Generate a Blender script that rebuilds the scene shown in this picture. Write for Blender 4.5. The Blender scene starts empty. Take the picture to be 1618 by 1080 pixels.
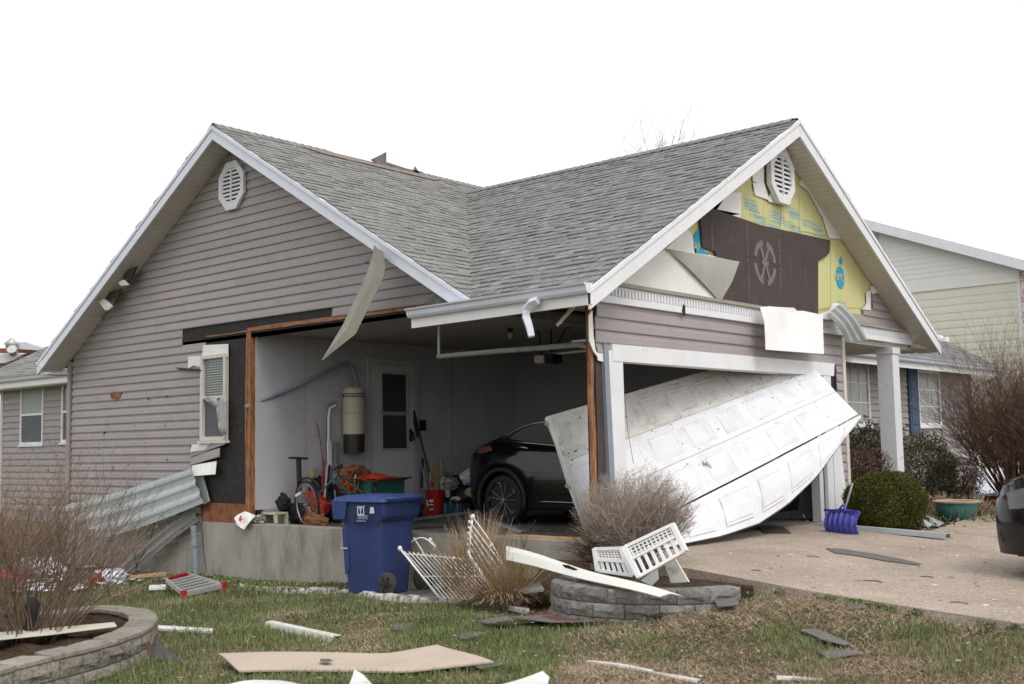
import bpy, math, random
import numpy as np
from mathutils import Vector, Matrix
random.seed(7); RNG = np.random.default_rng(11)
SC = bpy.context.scene; COL = SC.collection

# ------------------------------------------------------------------ camera, sky, sun, exposure
FPX, YAW, PITCH, ROLL = 1761.4, -0.71604086, 0.09161981, -0.01857411
_d = np.array([math.sin(YAW)*math.cos(PITCH), math.cos(YAW)*math.cos(PITCH), math.sin(PITCH)])
_r = np.array([math.cos(YAW), -math.sin(YAW), 0.0]); _u = np.cross(_r, _d)
R1 = _r*math.cos(ROLL)+_u*math.sin(ROLL); U1 = -_r*math.sin(ROLL)+_u*math.cos(ROLL)
def ray(px, py): return _d + R1*((px-809)/FPX) - U1*((py-540)/FPX)
CAM = -ray(941, 857)*11.3
cam = bpy.data.cameras.new('camera'); cam_o = bpy.data.objects.new('camera', cam); COL.objects.link(cam_o)
M4 = Matrix.Identity(4)
for i in range(3):
    M4[i][0] = R1[i]; M4[i][1] = U1[i]; M4[i][2] = -_d[i]; M4[i][3] = CAM[i]
cam_o.matrix_world = M4
cam.sensor_width = 36; cam.lens = FPX/1618*36; cam.clip_end = 2000; cam.clip_start = .05
SC.camera = cam_o
cam.dof.use_dof = True; cam.dof.focus_distance = 13.0; cam.dof.aperture_fstop = 2.2
SUN_EL, SUN_AZ = math.radians(52), math.atan2(.96, -.28)      # light comes from the driveway side
sun_dir = Vector((math.sin(SUN_AZ)*math.cos(SUN_EL), math.cos(SUN_AZ)*math.cos(SUN_EL), math.sin(SUN_EL)))
sl = bpy.data.lights.new('sun', 'SUN'); sl.energy = 1.25; sl.angle = math.radians(24); sl.color = (1, .97, .93)
so = bpy.data.objects.new('sun', sl); COL.objects.link(so)
so.rotation_euler = (-sun_dir).to_track_quat('-Z', 'Y').to_euler()
W = bpy.data.worlds.new('World'); SC.world = W; W.use_nodes = True
nt = W.node_tree; nt.nodes.clear()
sky = nt.nodes.new('ShaderNodeTexSky'); sky.sky_type = 'NISHITA'; sky.sun_disc = False
sky.sun_elevation = SUN_EL; sky.sun_rotation = SUN_AZ; sky.air_density = 1.0; sky.dust_density = 3.0
b1 = nt.nodes.new('ShaderNodeBackground'); b1.inputs['Strength'].default_value = .05
b2 = nt.nodes.new('ShaderNodeBackground'); b2.inputs['Color'].default_value = (1, .985, .965, 1); b2.inputs['Strength'].default_value = .93
ad = nt.nodes.new('ShaderNodeAddShader'); wo = nt.nodes.new('ShaderNodeOutputWorld')   # thin blue sky plus an even white cloud deck
nt.links.new(sky.outputs[0], b1.inputs['Color']); nt.links.new(b1.outputs[0], ad.inputs[0]); nt.links.new(b2.outputs[0], ad.inputs[1]); nt.links.new(ad.outputs[0], wo.inputs['Surface'])
SC.view_settings.view_transform = 'Standard'; SC.view_settings.look = 'None'; SC.view_settings.exposure = 0.14; SC.view_settings.gamma = 1
SC.view_settings.use_curve_mapping = False

# ------------------------------------------------------------------ points measured off the photograph, each on the real plane it lies in
def PX(px, py, x0): r = ray(px, py); return CAM + r*((x0-CAM[0])/r[0])
def PY(px, py, y0): r = ray(px, py); return CAM + r*((y0-CAM[1])/r[1])
def PZ(px, py, z0): r = ray(px, py); return CAM + r*((z0-CAM[2])/r[2])
def PG(px, py):
    z = -.5
    for _ in range(40):
        p = PZ(px, py, z); z = .6*z+.4*ground(p[0], p[1])
    return PZ(px, py, z)
def sm(t): t = min(1, max(0, t)); return t*t*(3-2*t)
def drive_z(x): return -.115-.045*max(0, x)
def ground(x, y):
    low = -.64-.045*max(0, min(3.5, -2.0-x))
    if y < -.3 and x > 0: low = -.60
    up = drive_z(x)-.06
    g = low+(up-low)*sm((y+2.9)/2.4)*sm((x-.9)/1.7)
    g += .10*sm((y+2.2)/1.6)*sm((x+.3)/1.2)*(1-sm((x-.9)/1.7))
    if y > -.3 and x > -1.8: g = up-.02 if y < 6.6+.1*x else up+.04+.05*sm((y-6.6)/3)
    return g

# ------------------------------------------------------------------ materials
def _n(nt, t, **kw):
    n = nt.nodes.new(t)
    for k, v in kw.items(): setattr(n, k, v)
    return n
def mat(name, col, rough=.6, var=.15, scale=3., bump=.0, bscale=60., metal=0., spec=.4, coat=0., col2=None, thr=(.45, .62), scale2=6., island=0., stretch=None, mix2=1., trans=0.):
    m = bpy.data.materials.new(name); m.use_nodes = True; t = m.node_tree; L = t.links.new
    bs = t.nodes['Principled BSDF']; bs.inputs['Roughness'].default_value = rough; bs.inputs['Metallic'].default_value = metal
    bs.inputs['Specular IOR Level'].default_value = spec; bs.inputs['Coat Weight'].default_value = coat
    tc = _n(t, 'ShaderNodeTexCoord'); oi = _n(t, 'ShaderNodeObjectInfo')
    ma = _n(t, 'ShaderNodeVectorMath', operation='MULTIPLY_ADD')
    L(oi.outputs['Random'], ma.inputs[0]); ma.inputs[1].default_value = (17, 31, 23); L(tc.outputs['Object'], ma.inputs[2])
    src = ma.outputs[0]
    if stretch:
        mp = _n(t, 'ShaderNodeMapping'); mp.inputs['Scale'].default_value = stretch; L(src, mp.inputs[0]); src = mp.outputs[0]
    n1 = _n(t, 'ShaderNodeTexNoise'); n1.inputs['Scale'].default_value = scale; n1.inputs['Detail'].default_value = 6; n1.inputs['Roughness'].default_value = .62; L(src, n1.inputs['Vector'])
    mr = _n(t, 'ShaderNodeMapRange'); mr.inputs[1].default_value = .3; mr.inputs[2].default_value = .7; mr.inputs[3].default_value = 1-var; mr.inputs[4].default_value = 1+var; L(n1.outputs[0], mr.inputs[0])
    c = _n(t, 'ShaderNodeRGB'); c.outputs[0].default_value = (*col, 1); cout = c.outputs[0]
    if col2 is not None:
        n2 = _n(t, 'ShaderNodeTexNoise'); n2.inputs['Scale'].default_value = scale2; n2.inputs['Detail'].default_value = 7; n2.inputs['Roughness'].default_value = .65; L(src, n2.inputs['Vector'])
        r2 = _n(t, 'ShaderNodeMapRange'); r2.inputs[1].default_value = thr[0]; r2.inputs[2].default_value = thr[1]; r2.inputs[4].default_value = mix2; L(n2.outputs[0], r2.inputs[0])
        mx = _n(t, 'ShaderNodeMix', data_type='RGBA'); L(r2.outputs[0], mx.inputs[0]); L(cout, mx.inputs[6]); mx.inputs[7].default_value = (*col2, 1); cout = mx.outputs[2]
    hs = _n(t, 'ShaderNodeHueSaturation'); L(cout, hs.inputs['Color'])
    val = mr.outputs[0]
    if island:
        ge = _n(t, 'ShaderNodeNewGeometry'); a = _n(t, 'ShaderNodeMath', operation='ADD'); L(ge.outputs['Random Per Island'], a.inputs[0]); L(oi.outputs['Random'], a.inputs[1])
        fr = _n(t, 'ShaderNodeMath', operation='FRACT'); L(a.outputs[0], fr.inputs[0])
        ir = _n(t, 'ShaderNodeMapRange'); ir.inputs[3].default_value = 1-island; ir.inputs[4].default_value = 1+island; L(fr.outputs[0], ir.inputs[0])
        mu = _n(t, 'ShaderNodeMath', operation='MULTIPLY'); L(val, mu.inputs[0]); L(ir.outputs[0], mu.inputs[1]); val = mu.outputs[0]
    L(val, hs.inputs['Value']); L(hs.outputs[0], bs.inputs['Base Color'])
    if trans: bs.inputs['Transmission Weight'].default_value = trans
    if bump:
        n3 = _n(t, 'ShaderNodeTexNoise'); n3.inputs['Scale'].default_value = bscale; n3.inputs['Detail'].default_value = 5; L(src, n3.inputs['Vector'])
        bp = _n(t, 'ShaderNodeBump'); bp.inputs['Strength'].default_value = bump; bp.inputs['Distance'].default_value = .02; L(n3.outputs[0], bp.inputs['Height']); L(bp.outputs[0], bs.inputs['Normal'])
    return m
MT = dict(
 siding=mat('vinyl_siding', (.330, .293, .289), .5, .07, .8, .05, 30, col2=(.245, .222, .218), thr=(.50, .78), scale2=1.6, stretch=(1, 1, 2.2), island=.035),
 white=mat('white_trim', (.72, .73, .75), .45, .05, 3, .05, 20, col2=(.5, .49, .46), thr=(.6, .78), scale2=5),
 white2=mat('white_vinyl', (.80, .80, .79), .4, .04, 3, col2=(.55, .53, .48), thr=(.62, .8), scale2=8),
 dirtywhite=mat('weathered_white', (.62, .61, .57), .6, .1, 5, .1, 40, col2=(.36, .33, .28), thr=(.55, .7), scale2=9),
 soffit=mat('soffit_vinyl', (.60, .56, .50), .55, .06, 4),
 fascia=mat('aluminium_fascia', (.68, .71, .78), .4, .05, 4, .04, 12),
 shingle=mat('asphalt_shingle', (.225, .223, .220), .95, .09, 9, .6, 260, spec=.1, island=.10, col2=(.28, .275, .265), thr=(.45, .6), scale2=9),
 shinglew=mat('lighter_shingle', (.262, .258, .246), .95, .09, 9, .6, 260, spec=.1, island=.11, col2=(.50, .545, .53), thr=(.60, .65), scale2=26),
 felt=mat('roof_deck', (.13, .12, .11), .95, .2, 8, .3),
 deckboard=mat('roof_wood', (.21, .175, .15), .9, .2, 8, .3, stretch=(1, 6, 1)),
 black=mat('black_sheathing', (.022, .020, .019), .8, .3, 4, .2, 30, col2=(.065, .058, .052), thr=(.58, .70), scale2=14),
 brown=mat('brown_board', (.066, .048, .046), .85, .14, 3, .1, 60, col2=(.09, .078, .07), thr=(.55, .75), scale2=5),
 foam=mat('yellow_foam', (.55, .57, .27), .7, .08, 1.8, .08, 30, col2=(.60, .53, .26), thr=(.42, .62), scale2=2.5, stretch=(1, 2.2, .4)),
 wrap=mat('white_wrap', (.76, .76, .73), .6, .05, 6, .15, 20, col2=(.5, .5, .5), thr=(.6, .72), scale2=12),
 bluegrey=mat('faded_blue_print', (.28, .50, .55), .7, .2, 30),
 blueprint=mat('blue_print', (.03, .33, .50), .7, .1, 10),
 greyprint=mat('grey_print', (.17, .145, .14), .8, .2, 20),
 wood=mat('raw_timber', (.34, .155, .07), .8, .25, 6, .25, 60, col2=(.17, .075, .035), thr=(.45, .62), scale2=7, stretch=(4, 4, .7)),
 woodh=mat('raw_timber_beam', (.34, .155, .07), .8, .25, 6, .25, 60, col2=(.17, .075, .035), thr=(.45, .62), scale2=7, stretch=(.7, 4, 4)),
 ply=mat('orange_plywood', (.27, .10, .045), .8, .2, 5, .1, 30, col2=(.14, .055, .03), thr=(.45, .65), scale2=6),
 plank=mat('pale_plank', (.50, .33, .18), .7, .15, 8, .1, 40, stretch=(3, 3, .6)),
 concrete=mat('foundation_concrete', (.345, .325, .285), .9, .12, 1.6, .25, 45, spec=.15, col2=(.23, .21, .18), thr=(.5, .68), scale2=2.2, stretch=(1.6, 1.6, .7)),
 slab=mat('garage_slab', (.20, .19, .18), .8, .2, 2, .15, 40, col2=(.12, .115, .11), thr=(.48, .6), scale2=1.6),
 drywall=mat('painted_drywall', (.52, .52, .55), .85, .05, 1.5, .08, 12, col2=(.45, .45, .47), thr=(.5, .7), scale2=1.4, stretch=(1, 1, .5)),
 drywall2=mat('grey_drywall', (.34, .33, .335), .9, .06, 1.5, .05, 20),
 ceil=mat('garage_ceiling', (.40, .385, .37), .9, .06, 1.5),
 glass=mat('window_glass', (.05, .06, .06), .08, .2, 2, spec=.8),
 blind=mat('window_blind', (.30, .34, .32), .5, .08, 5, spec=.5),
 screen=mat('insect_screen', (.10, .11, .12), .6, .1, 5),
 curtain=mat('curtain_behind_glass', (.33, .33, .31), .35, .3, 6, spec=.8, stretch=(6, 6, .4)),
 blue_shutter=mat('blue_shutter', (.045, .08, .15), .6, .15, 8, .1, 30),
 metal=mat('galvanised_metal', (.45, .45, .44), .45, .12, 8, .1, 40, metal=.6),
 alu=mat('ladder_aluminium', (.50, .50, .50), .4, .1, 8, metal=.5),
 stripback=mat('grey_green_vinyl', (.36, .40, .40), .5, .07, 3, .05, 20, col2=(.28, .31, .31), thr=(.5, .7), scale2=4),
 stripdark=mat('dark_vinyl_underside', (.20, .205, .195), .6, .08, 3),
 beige=mat('beige_flashing', (.30, .28, .23), .5, .12, 3, .1, 20, col2=(.22, .205, .17), thr=(.5, .7), scale2=2),
 brick=mat('retaining_block', (.235, .222, .205), .95, .2, 5, .9, 55, spec=.1, island=.14, col2=(.14, .132, .125), thr=(.45, .62), scale2=14),
 brickold=mat('weathered_block', (.27, .245, .205), .95, .2, 5, .9, 45, spec=.1, island=.12, col2=(.13, .12, .10), thr=(.48, .60), scale2=20),
 brickcap=mat('retaining_cap', (.31, .285, .245), .95, .12, 5, .8, 60, spec=.1, island=.12, col2=(.20, .18, .16), thr=(.5, .66), scale2=18),
 edging=mat('white_edging', (.60, .58, .54), .9, .2, 10, .5, 50, col2=(.14, .12, .09), thr=(.45, .6), scale2=12),
 binblue=mat('blue_plastic', (.036, .056, .165), .55, .18, 3, .1, 60, spec=.3, col2=(.075, .070, .085), thr=(.55, .75), scale2=5, stretch=(1, 1, .45)),
 binlid=mat('blue_plastic_lid', (.038, .07, .21), .5, .14, 3, .08, 60, spec=.35, col2=(.10, .11, .16), thr=(.55, .75), scale2=6),
 print=mat('white_print', (.70, .72, .75), .6, .05),
 rubber=mat('black_rubber', (.018, .018, .018), .75, .2, 12, .2, 60),
 tyrehub=mat('dusty_rubber', (.055, .05, .045), .8, .25, 20, .3),
 carpaint=mat('black_car_paint', (.005, .005, .006), .18, .1, 4, spec=.35, coat=.35),
 carglass=mat('car_glass', (.004, .005, .005), .10, .1, 4, spec=.3),
 chrome=mat('chrome', (.62, .62, .62), .22, .05, metal=1.),
 alloy=mat('polished_alloy', (.55, .55, .56), .3, .05, metal=.8),
 redlight=mat('red_lens', (.10, .005, .005), .2, .05, coat=.6),
 headlight=mat('smoky_lens', (.10, .10, .11), .12, .3, 6, coat=.8),
 plasticdark=mat('dark_plastic', (.02, .02, .021), .6, .15, 6),
 teal=mat('teal_paint', (.02, .13, .16), .35, .1, 6, coat=.4),
 red=mat('red_plastic', (.40, .015, .015), .45, .1, 5),
 redbright=mat('red_cloth', (.55, .05, .03), .7, .2, 12, .2),
 orange=mat('orange_cord', (.42, .10, .03), .6, .15),
 blueplastic=mat('blue_tub', (.03, .10, .20), .5, .1, 5),
 shovel=mat('blue_violet_plastic', (.06, .06, .34), .4, .12, 6, col2=(.12, .11, .35), thr=(.5, .7), scale2=9),
 cream=mat('cream_enamel', (.50, .48, .36), .4, .06, 4),
 canister=mat('dark_brown_canister', (.035, .025, .02), .35, .2, 3),
 card=mat('cardboard', (.47, .385, .315), .85, .08, 3, .12, 60, col2=(.30, .225, .165), thr=(.60, .76), scale2=3.2),
 cardbox=mat('brown_cardboard', (.22, .10, .04), .85, .15, 6),
 greenbox=mat('green_box', (.02, .12, .09), .7, .15, 8),
 greypipe=mat('grey_pipe', (.23, .26, .31), .45, .08, 5),
 downpipe=mat('grey_downpipe', (.36, .38, .41), .5, .08, 5),
 glaze=mat('teal_glaze', (.035, .15, .14), .3, .2, 9, coat=.4, col2=(.07, .13, .11), thr=(.5, .65), scale2=18),
 clayrim=mat('tan_rim', (.42, .33, .23), .7, .15, 9),
 redglaze=mat('dark_red_glaze', (.17, .02, .02), .3, .15, 9, coat=.4),
 soil=mat('mulch_soil', (.062, .042, .030), .98, .35, 18, 1., 70, spec=.1, col2=(.13, .095, .065), thr=(.52, .64), scale2=40),
 barkdk=mat('brown_twig_bark', (.165, .112, .082), .85, .25, 9, island=.45),
 bark=mat('twig_bark', (.29, .215, .15), .85, .25, 9, island=.35),
 bark2=mat('grey_twig_bark', (.33, .275, .225), .85, .25, 9, island=.35),
 barkred=mat('reddish_twig', (.11, .062, .045), .85, .25, 9, island=.4),
 darkbark=mat('dark_bark', (.07, .05, .04), .9, .25, 9, island=.2),
 straw=mat('dry_grass_blade', (.46, .355, .23), .85, .2, 9, island=.4),
 box=mat('yew_leaf', (.068, .085, .020), .75, .25, 5, spec=.15, island=.5, col2=(.125, .105, .028), thr=(.45, .6), scale2=7),
 holly=mat('holly_leaf', (.105, .115, .065), .6, .3, 5, spec=.25, island=.5, col2=(.25, .215, .155), thr=(.46, .6), scale2=5),
 purple=mat('dry_purple_leaf', (.15, .088, .072), .8, .3, 5, spec=.15, island=.5, col2=(.25, .20, .155), thr=(.5, .65), scale2=5),
 deadleaf=mat('dead_leaf', (.22, .14, .09), .85, .3, 8, island=.5),
 cream_siding=mat('cream_siding', (.70, .68, .57), .6, .04, 2),
 cream_trim=mat('pale_siding', (.77, .76, .71), .6, .04, 2),
 redwrap=mat('red_print', (.55, .04, .05), .7, .1),
 farroof=mat('far_roof', (.20, .12, .08), .9, .3, 5, .3, 20),
 tarp=mat('white_tarp', (.62, .64, .70), .6, .1, 4),
 flake=mat('debris_flake', (.62, .60, .56), .8, .2, 20, island=.3),
)
# ------------------------------------------------------------------ mesh building
class MB:
    def __init__(s): s.v = []; s.f = []; s.m = []
    def add(s, vs, fs, mi=0):
        n = len(s.v); s.v += [tuple(map(float, p)) for p in vs]; s.f += [tuple(n+i for i in f) for f in fs]; s.m += [mi]*len(fs); return s
    def box(s, x0, x1, y0, y1, z0, z1, mi=0):
        v = [(x, y, z) for z in (z0, z1) for y in (y0, y1) for x in (x0, x1)]
        return s.add(v, [(0, 2, 3, 1), (4, 5, 7, 6), (0, 1, 5, 4), (2, 6, 7, 3), (0, 4, 6, 2), (1, 3, 7, 5)], mi)
    def hexa(s, b, t, mi=0):          # bottom quad, top quad
        return s.add(list(b)+list(t), [(3, 2, 1, 0), (4, 5, 6, 7), (0, 1, 5, 4), (1, 2, 6, 5), (2, 3, 7, 6), (3, 0, 4, 7)], mi)
    def bar(s, p, q, w, h, up=(0, 0, 1), mi=0):
        p = np.array(p, float); q = np.array(q, float); d = q-p; d /= np.linalg.norm(d)+1e-9
        a = np.cross(d, up); a = a/(np.linalg.norm(a)+1e-9)*w/2; b = np.cross(a, d); b = b/(np.linalg.norm(b)+1e-9)*h/2
        return s.hexa([p-a-b, p+a-b, p+a+b, p-a+b], [q-a-b, q+a-b, q+a+b, q-a+b], mi)
    def slab(s, poly, off, mi=0):     # polygon extruded along a vector
        poly = [np.array(p, float) for p in poly]; off = np.array(off, float); n = len(poly)
        return s.add(poly+[p+off for p in poly], [tuple(range(n-1, -1, -1)), tuple(range(n, 2*n))]+[(i, (i+1) % n, n+(i+1) % n, n+i) for i in range(n)], mi)
    def tube(s, pts, r, n=8, mi=0, closed=False):
        pts = [np.array(p, float) for p in pts]; k = len(pts); rs = r if hasattr(r, '__len__') else [r]*k
        rings = []; prev = None
        for i, p in enumerate(pts):
            a = pts[(i-1) % k] if closed or i else p; b = pts[(i+1) % k] if closed or i < k-1 else p
            d = b-a; d /= np.linalg.norm(d)+1e-9
            if prev is None:
                prev = np.cross(d, (0, 0, 1)) if abs(d[2]) < .9 else np.cross(d, (1, 0, 0))
            u = prev-d*(prev@d); u /= np.linalg.norm(u)+1e-9; w = np.cross(d, u); prev = u
            rings.append([p+rs[i]*(u*math.cos(t)+w*math.sin(t)) for t in [2*math.pi*j/n for j in range(n)]])
        f = []
        for i in range(k if closed else k-1):
            j2 = (i+1) % k
            f += [(i*n+j, i*n+(j+1) % n, j2*n+(j+1) % n, j2*n+j) for j in range(n)]
        if not closed: f += [tuple(range(n-1, -1, -1)), tuple((k-1)*n+j for j in range(n))]
        return s.add([q for r_ in rings for q in r_], f, mi)
    def lathe(s, c, prof, n=24, ax=(0, 0, 1), mi=0, caps=True):
        c = np.array(c, float); ax = np.array(ax, float); ax /= np.linalg.norm(ax)
        u = np.cross(ax, (0, 0, 1)) if abs(ax[2]) < .9 else np.array((1., 0, 0)); u /= np.linalg.norm(u); w = np.cross(ax, u)
        v = []; f = []
        for r, z in prof: v += [c+ax*z+r*(u*math.cos(2*math.pi*j/n)+w*math.sin(2*math.pi*j/n)) for j in range(n)]
        for i in range(len(prof)-1): f += [(i*n+j, i*n+(j+1) % n, (i+1)*n+(j+1) % n, (i+1)*n+j) for j in range(n)]
        if caps: f += [tuple(range(n-1, -1, -1)), tuple((len(prof)-1)*n+j for j in range(n))]
        return s.add(v, f, mi)
    def grid(s, P, mi=0):             # P[i][j] points
        a = len(P); b = len(P[0])
        return s.add([q for r in P for q in r], [(i*b+j, i*b+j+1, (i+1)*b+j+1, (i+1)*b+j) for i in range(a-1) for j in range(b-1)], mi)
    def thick(s, P, off, mi=0):       # closed curved sheet
        off = np.array(off, float); a = len(P); b = len(P[0]); P = [[np.array(q, float) for q in r] for r in P]
        v = [q for r in P for q in r]; n = len(v); v2 = v+[q+off for q in v]
        F = [(i*b+j, i*b+j+1, (i+1)*b+j+1, (i+1)*b+j) for i in range(a-1) for j in range(b-1)]
        f = F+[tuple(n+k for k in reversed(q)) for q in F]
        rim = [(0, j) for j in range(b)]+[(i, b-1) for i in range(1, a)]+[(a-1, j) for j in range(b-2, -1, -1)]+[(i, 0) for i in range(a-2, 0, -1)]
        ids = [i*b+j for i, j in rim]
        f += [(ids[k], n+ids[k], n+ids[(k+1) % len(ids)], ids[(k+1) % len(ids)]) for k in range(len(ids))]
        return s.add(v2, f, mi)
def origin_of(o): return np.array(o.matrix_world.translation) if o.parent is None else np.array(o.location)+origin_of(o.parent)
def link(name, me, parent=None, org=None):
    o = bpy.data.objects.new(name, me); COL.objects.link(o)
    if parent is not None: o.parent = parent
    return o
ORG = {}
def build(mb, name, m, parent=None, smooth=False, bevel=0., org=None, **tags):
    base = ORG.get(parent.name, np.zeros(3)) if parent is not None else np.zeros(3)
    V = np.array(mb.v)
    if org is None: org = np.array([V[:, 0].mean(), V[:, 1].mean(), V[:, 2].min()]) if parent is None else base
    org = np.array(org, float)
    me = bpy.data.meshes.new(name); me.from_pydata([tuple(p) for p in V-org], [], mb.f)
    ms = m if isinstance(m, (list, tuple)) else [m]
    for q in ms: me.materials.append(MT[q] if isinstance(q, str) else q)
    if len(ms) > 1: me.polygons.foreach_set('material_index', mb.m)
    if smooth: me.polygons.foreach_set('use_smooth', [True]*len(me.polygons))
    me.update()
    o = link(name, me, parent); o.location = org-base; ORG[o.name] = org
    if smooth == 'auto':
        me.polygons.foreach_set('use_smooth', [True]*len(me.polygons)); me.set_sharp_from_angle(angle=math.radians(35))
    if bevel:
        b = o.modifiers.new('bevel', 'BEVEL'); b.width = bevel; b.segments = 2; b.limit_method = 'ANGLE'; b.angle_limit = math.radians(40)
    for k, v in tags.items(): o[k] = v
    return o
def thing(name, label, cat, loc, group=None):
    o = bpy.data.objects.new(name, None); COL.objects.link(o); o.location = loc; o.empty_display_size = .1
    o['label'] = label; o['category'] = cat
    if group: o['group'] = group
    ORG[o.name] = np.array(loc, float); return o
def text_mb(mb, txt, o, u, v, size, off=.003, mi=0, depth=.001, spacing=1.):
    """flat lettering laid on the plane through o with axes u (reading) and v (up); lower left at o"""
    c = bpy.data.curves.new('t', 'FONT'); c.body = txt; c.size = 1; c.resolution_u = 3; c.space_character = spacing
    ob = bpy.data.objects.new('t', c); COL.objects.link(ob); bpy.context.view_layer.update()
    me = bpy.data.meshes.new_from_object(ob.evaluated_get(bpy.context.evaluated_depsgraph_get()))
    u = np.array(u, float); u /= np.linalg.norm(u); v = np.array(v, float); v = v-u*(u@v); v /= np.linalg.norm(v); n = np.cross(u, v); o = np.array(o, float)
    mb.add([o+(u*q.co.x+v*q.co.y)*size+n*off for q in me.vertices], [tuple(p.vertices) for p in me.polygons], mi)
    bpy.data.objects.remove(ob); bpy.data.curves.remove(c); bpy.data.meshes.remove(me)
def nrm(v): v = np.array(v, float); return v/(np.linalg.norm(v)+1e-9)
# ================================================================== SETTING: ground, driveway
def lin(a, b, n): return list(np.linspace(a, b, n))
xs = [-300, -120, -60, -35, -22]+lin(-16, 9, 76)+[12, 16, 25, 45, 100, 300]
ys = [-120, -50, -25, -14]+lin(-9, 9, 55)+[12, 16, 22, 30, 45, 80, 160, 400]
mb = MB(); mb.grid([[(x, y, ground(x, y)-(0 if -16 < x < 9 and -9 < y < 9 else .03)+(.018*math.sin(x*3.1+y*1.7)+.014*math.sin(y*4.3-x*2.2) if y < -.6 else 0)) for y in ys] for x in xs])
g = bpy.data.materials.new('lawn_soil'); g.use_nodes = True; t = g.node_tree; L = t.links.new; bs = t.nodes['Principled BSDF']; bs.inputs['Roughness'].default_value = .95; bs.inputs['Specular IOR Level'].default_value = .1
geo = _n(t, 'ShaderNodeNewGeometry'); n1 = _n(t, 'ShaderNodeTexNoise'); n1.inputs['Scale'].default_value = .9; n1.inputs['Detail'].default_value = 9; n1.inputs['Roughness'].default_value = .7; L(geo.outputs['Position'], n1.inputs['Vector'])
cr = _n(t, 'ShaderNodeValToRGB'); e = cr.color_ramp.elements; e[0].position = .36; e[0].color = (.035, .050, .018, 1); e[1].position = .62; e[1].color = (.13, .095, .058, 1); e2 = cr.color_ramp.elements.new(.5); e2.color = (.075, .072, .032, 1)
L(n1.outputs[0], cr.inputs[0]); L(cr.outputs[0], bs.inputs['Base Color'])
n2 = _n(t, 'ShaderNodeTexNoise'); n2.inputs['Scale'].default_value = 30; n2.inputs['Detail'].default_value = 6; L(geo.outputs['Position'], n2.inputs['Vector'])
bp = _n(t, 'ShaderNodeBump'); bp.inputs['Strength'].default_value = .8; bp.inputs['Distance'].default_value = .03; L(n2.outputs[0], bp.inputs['Height']); L(bp.outputs[0], bs.inputs['Normal'])
MT['lawn'] = g
build(mb, 'ground', 'lawn', kind='structure', org=(0, 0, 0))

# exposed-aggregate driveway: a slab with real thickness, sloping to the street
dv = bpy.data.materials.new('driveway_concrete'); dv.use_nodes = True; t = dv.node_tree; L = t.links.new; bs = t.nodes['Principled BSDF']; bs.inputs['Roughness'].default_value = .9; bs.inputs['Specular IOR Level'].default_value = .2
geo = _n(t, 'ShaderNodeNewGeometry')
n1 = _n(t, 'ShaderNodeTexNoise'); n1.inputs['Scale'].default_value = 1.1; n1.inputs['Detail'].default_value = 8; n1.inputs['Roughness'].default_value = .65; L(geo.outputs['Position'], n1.inputs['Vector'])
cr = _n(t, 'ShaderNodeValToRGB'); e = cr.color_ramp.elements; e[0].position = .32; e[0].color = (.295, .240, .190, 1); e[1].position = .68; e[1].color = (.425, .355, .290, 1); L(n1.outputs[0], cr.inputs[0])
vo = _n(t, 'ShaderNodeTexVoronoi'); vo.inputs['Scale'].default_value = 95; L(geo.outputs['Position'], vo.inputs['Vector'])
sp = _n(t, 'ShaderNodeSeparateColor'); L(vo.outputs['Color'], sp.inputs[0])
mr = _n(t, 'ShaderNodeMapRange'); mr.inputs[3].default_value = .68; mr.inputs[4].default_value = 1.28; L(sp.outputs[0], mr.inputs[0])
hs = _n(t, 'ShaderNodeHueSaturation'); L(cr.outputs[0], hs.inputs['Color']); L(mr.outputs[0], hs.inputs['Value']); L(hs.outputs[0], bs.inputs['Base Color'])
bp = _n(t, 'ShaderNodeBump'); bp.inputs['Strength'].default_value = .35; bp.inputs['Distance'].default_value = .01; L(vo.outputs['Distance'], bp.inputs['Height']); L(bp.outputs[0], bs.inputs['Normal'])
MT['drive'] = dv
edge = [(.02, .1), (.02, -.12), (1.25, -.2), (1.9, -.38), (2.6, -.58), (3.4, -.72), (4.6, -.86), (7, -1.2), (14, -2.3)]
far = [(14, 9.), (7, 7.6), (4.2, 6.5), (2.6, 6.25), (1.9, 5.6), (1.35, 4.95), (.95, 4.9), (.9, 5.7), (.02, 5.75)]
poly = [(x, y) for x, y in edge]+far
mb = MB(); nst = 40
# strips in y between the two edges so that the surface can follow the slope
def interp(pts, x): return float(np.interp(x, [p[0] for p in pts], [p[1] for p in pts]))
fs = sorted(far); es = edge[1:]
P = []
for x in [.02, .3, .6, .9, .96, 1.2, 1.35, 1.6, 1.9, 2.2, 2.6, 3, 3.4, 3.8, 4.2, 4.6, 5.5, 7, 9, 14]:
    a = interp(es, x); b = interp([(.02, 5.75), (.9, 5.7), (.96, 4.9), (1.35, 4.95), (1.9, 5.6), (2.6, 6.25), (4.2, 6.5), (7, 7.6), (14, 9)], x)
    P.append([np.array((x, a+(b-a)*k/12, drive_z(x))) for k in range(13)])
mb.thick(P, (0, 0, -.14)); build(mb, 'driveway', 'drive', kind='structure', org=(0, 0, 0))
# walk that leads from the driveway past the porch
mb = MB(); P = []
for k in range(13):
    y = 5.0+k*.55; c = 2.25-.09*k*.8
    P.append([np.array((c-.75, y, drive_z(c-.75)+.004)), np.array((c+.55, y, drive_z(c+.55)+.004))])
mb.thick(P, (0, 0, -.08)); build(mb, 'path', 'drive', kind='structure', org=(0, 0, 0))

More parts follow.
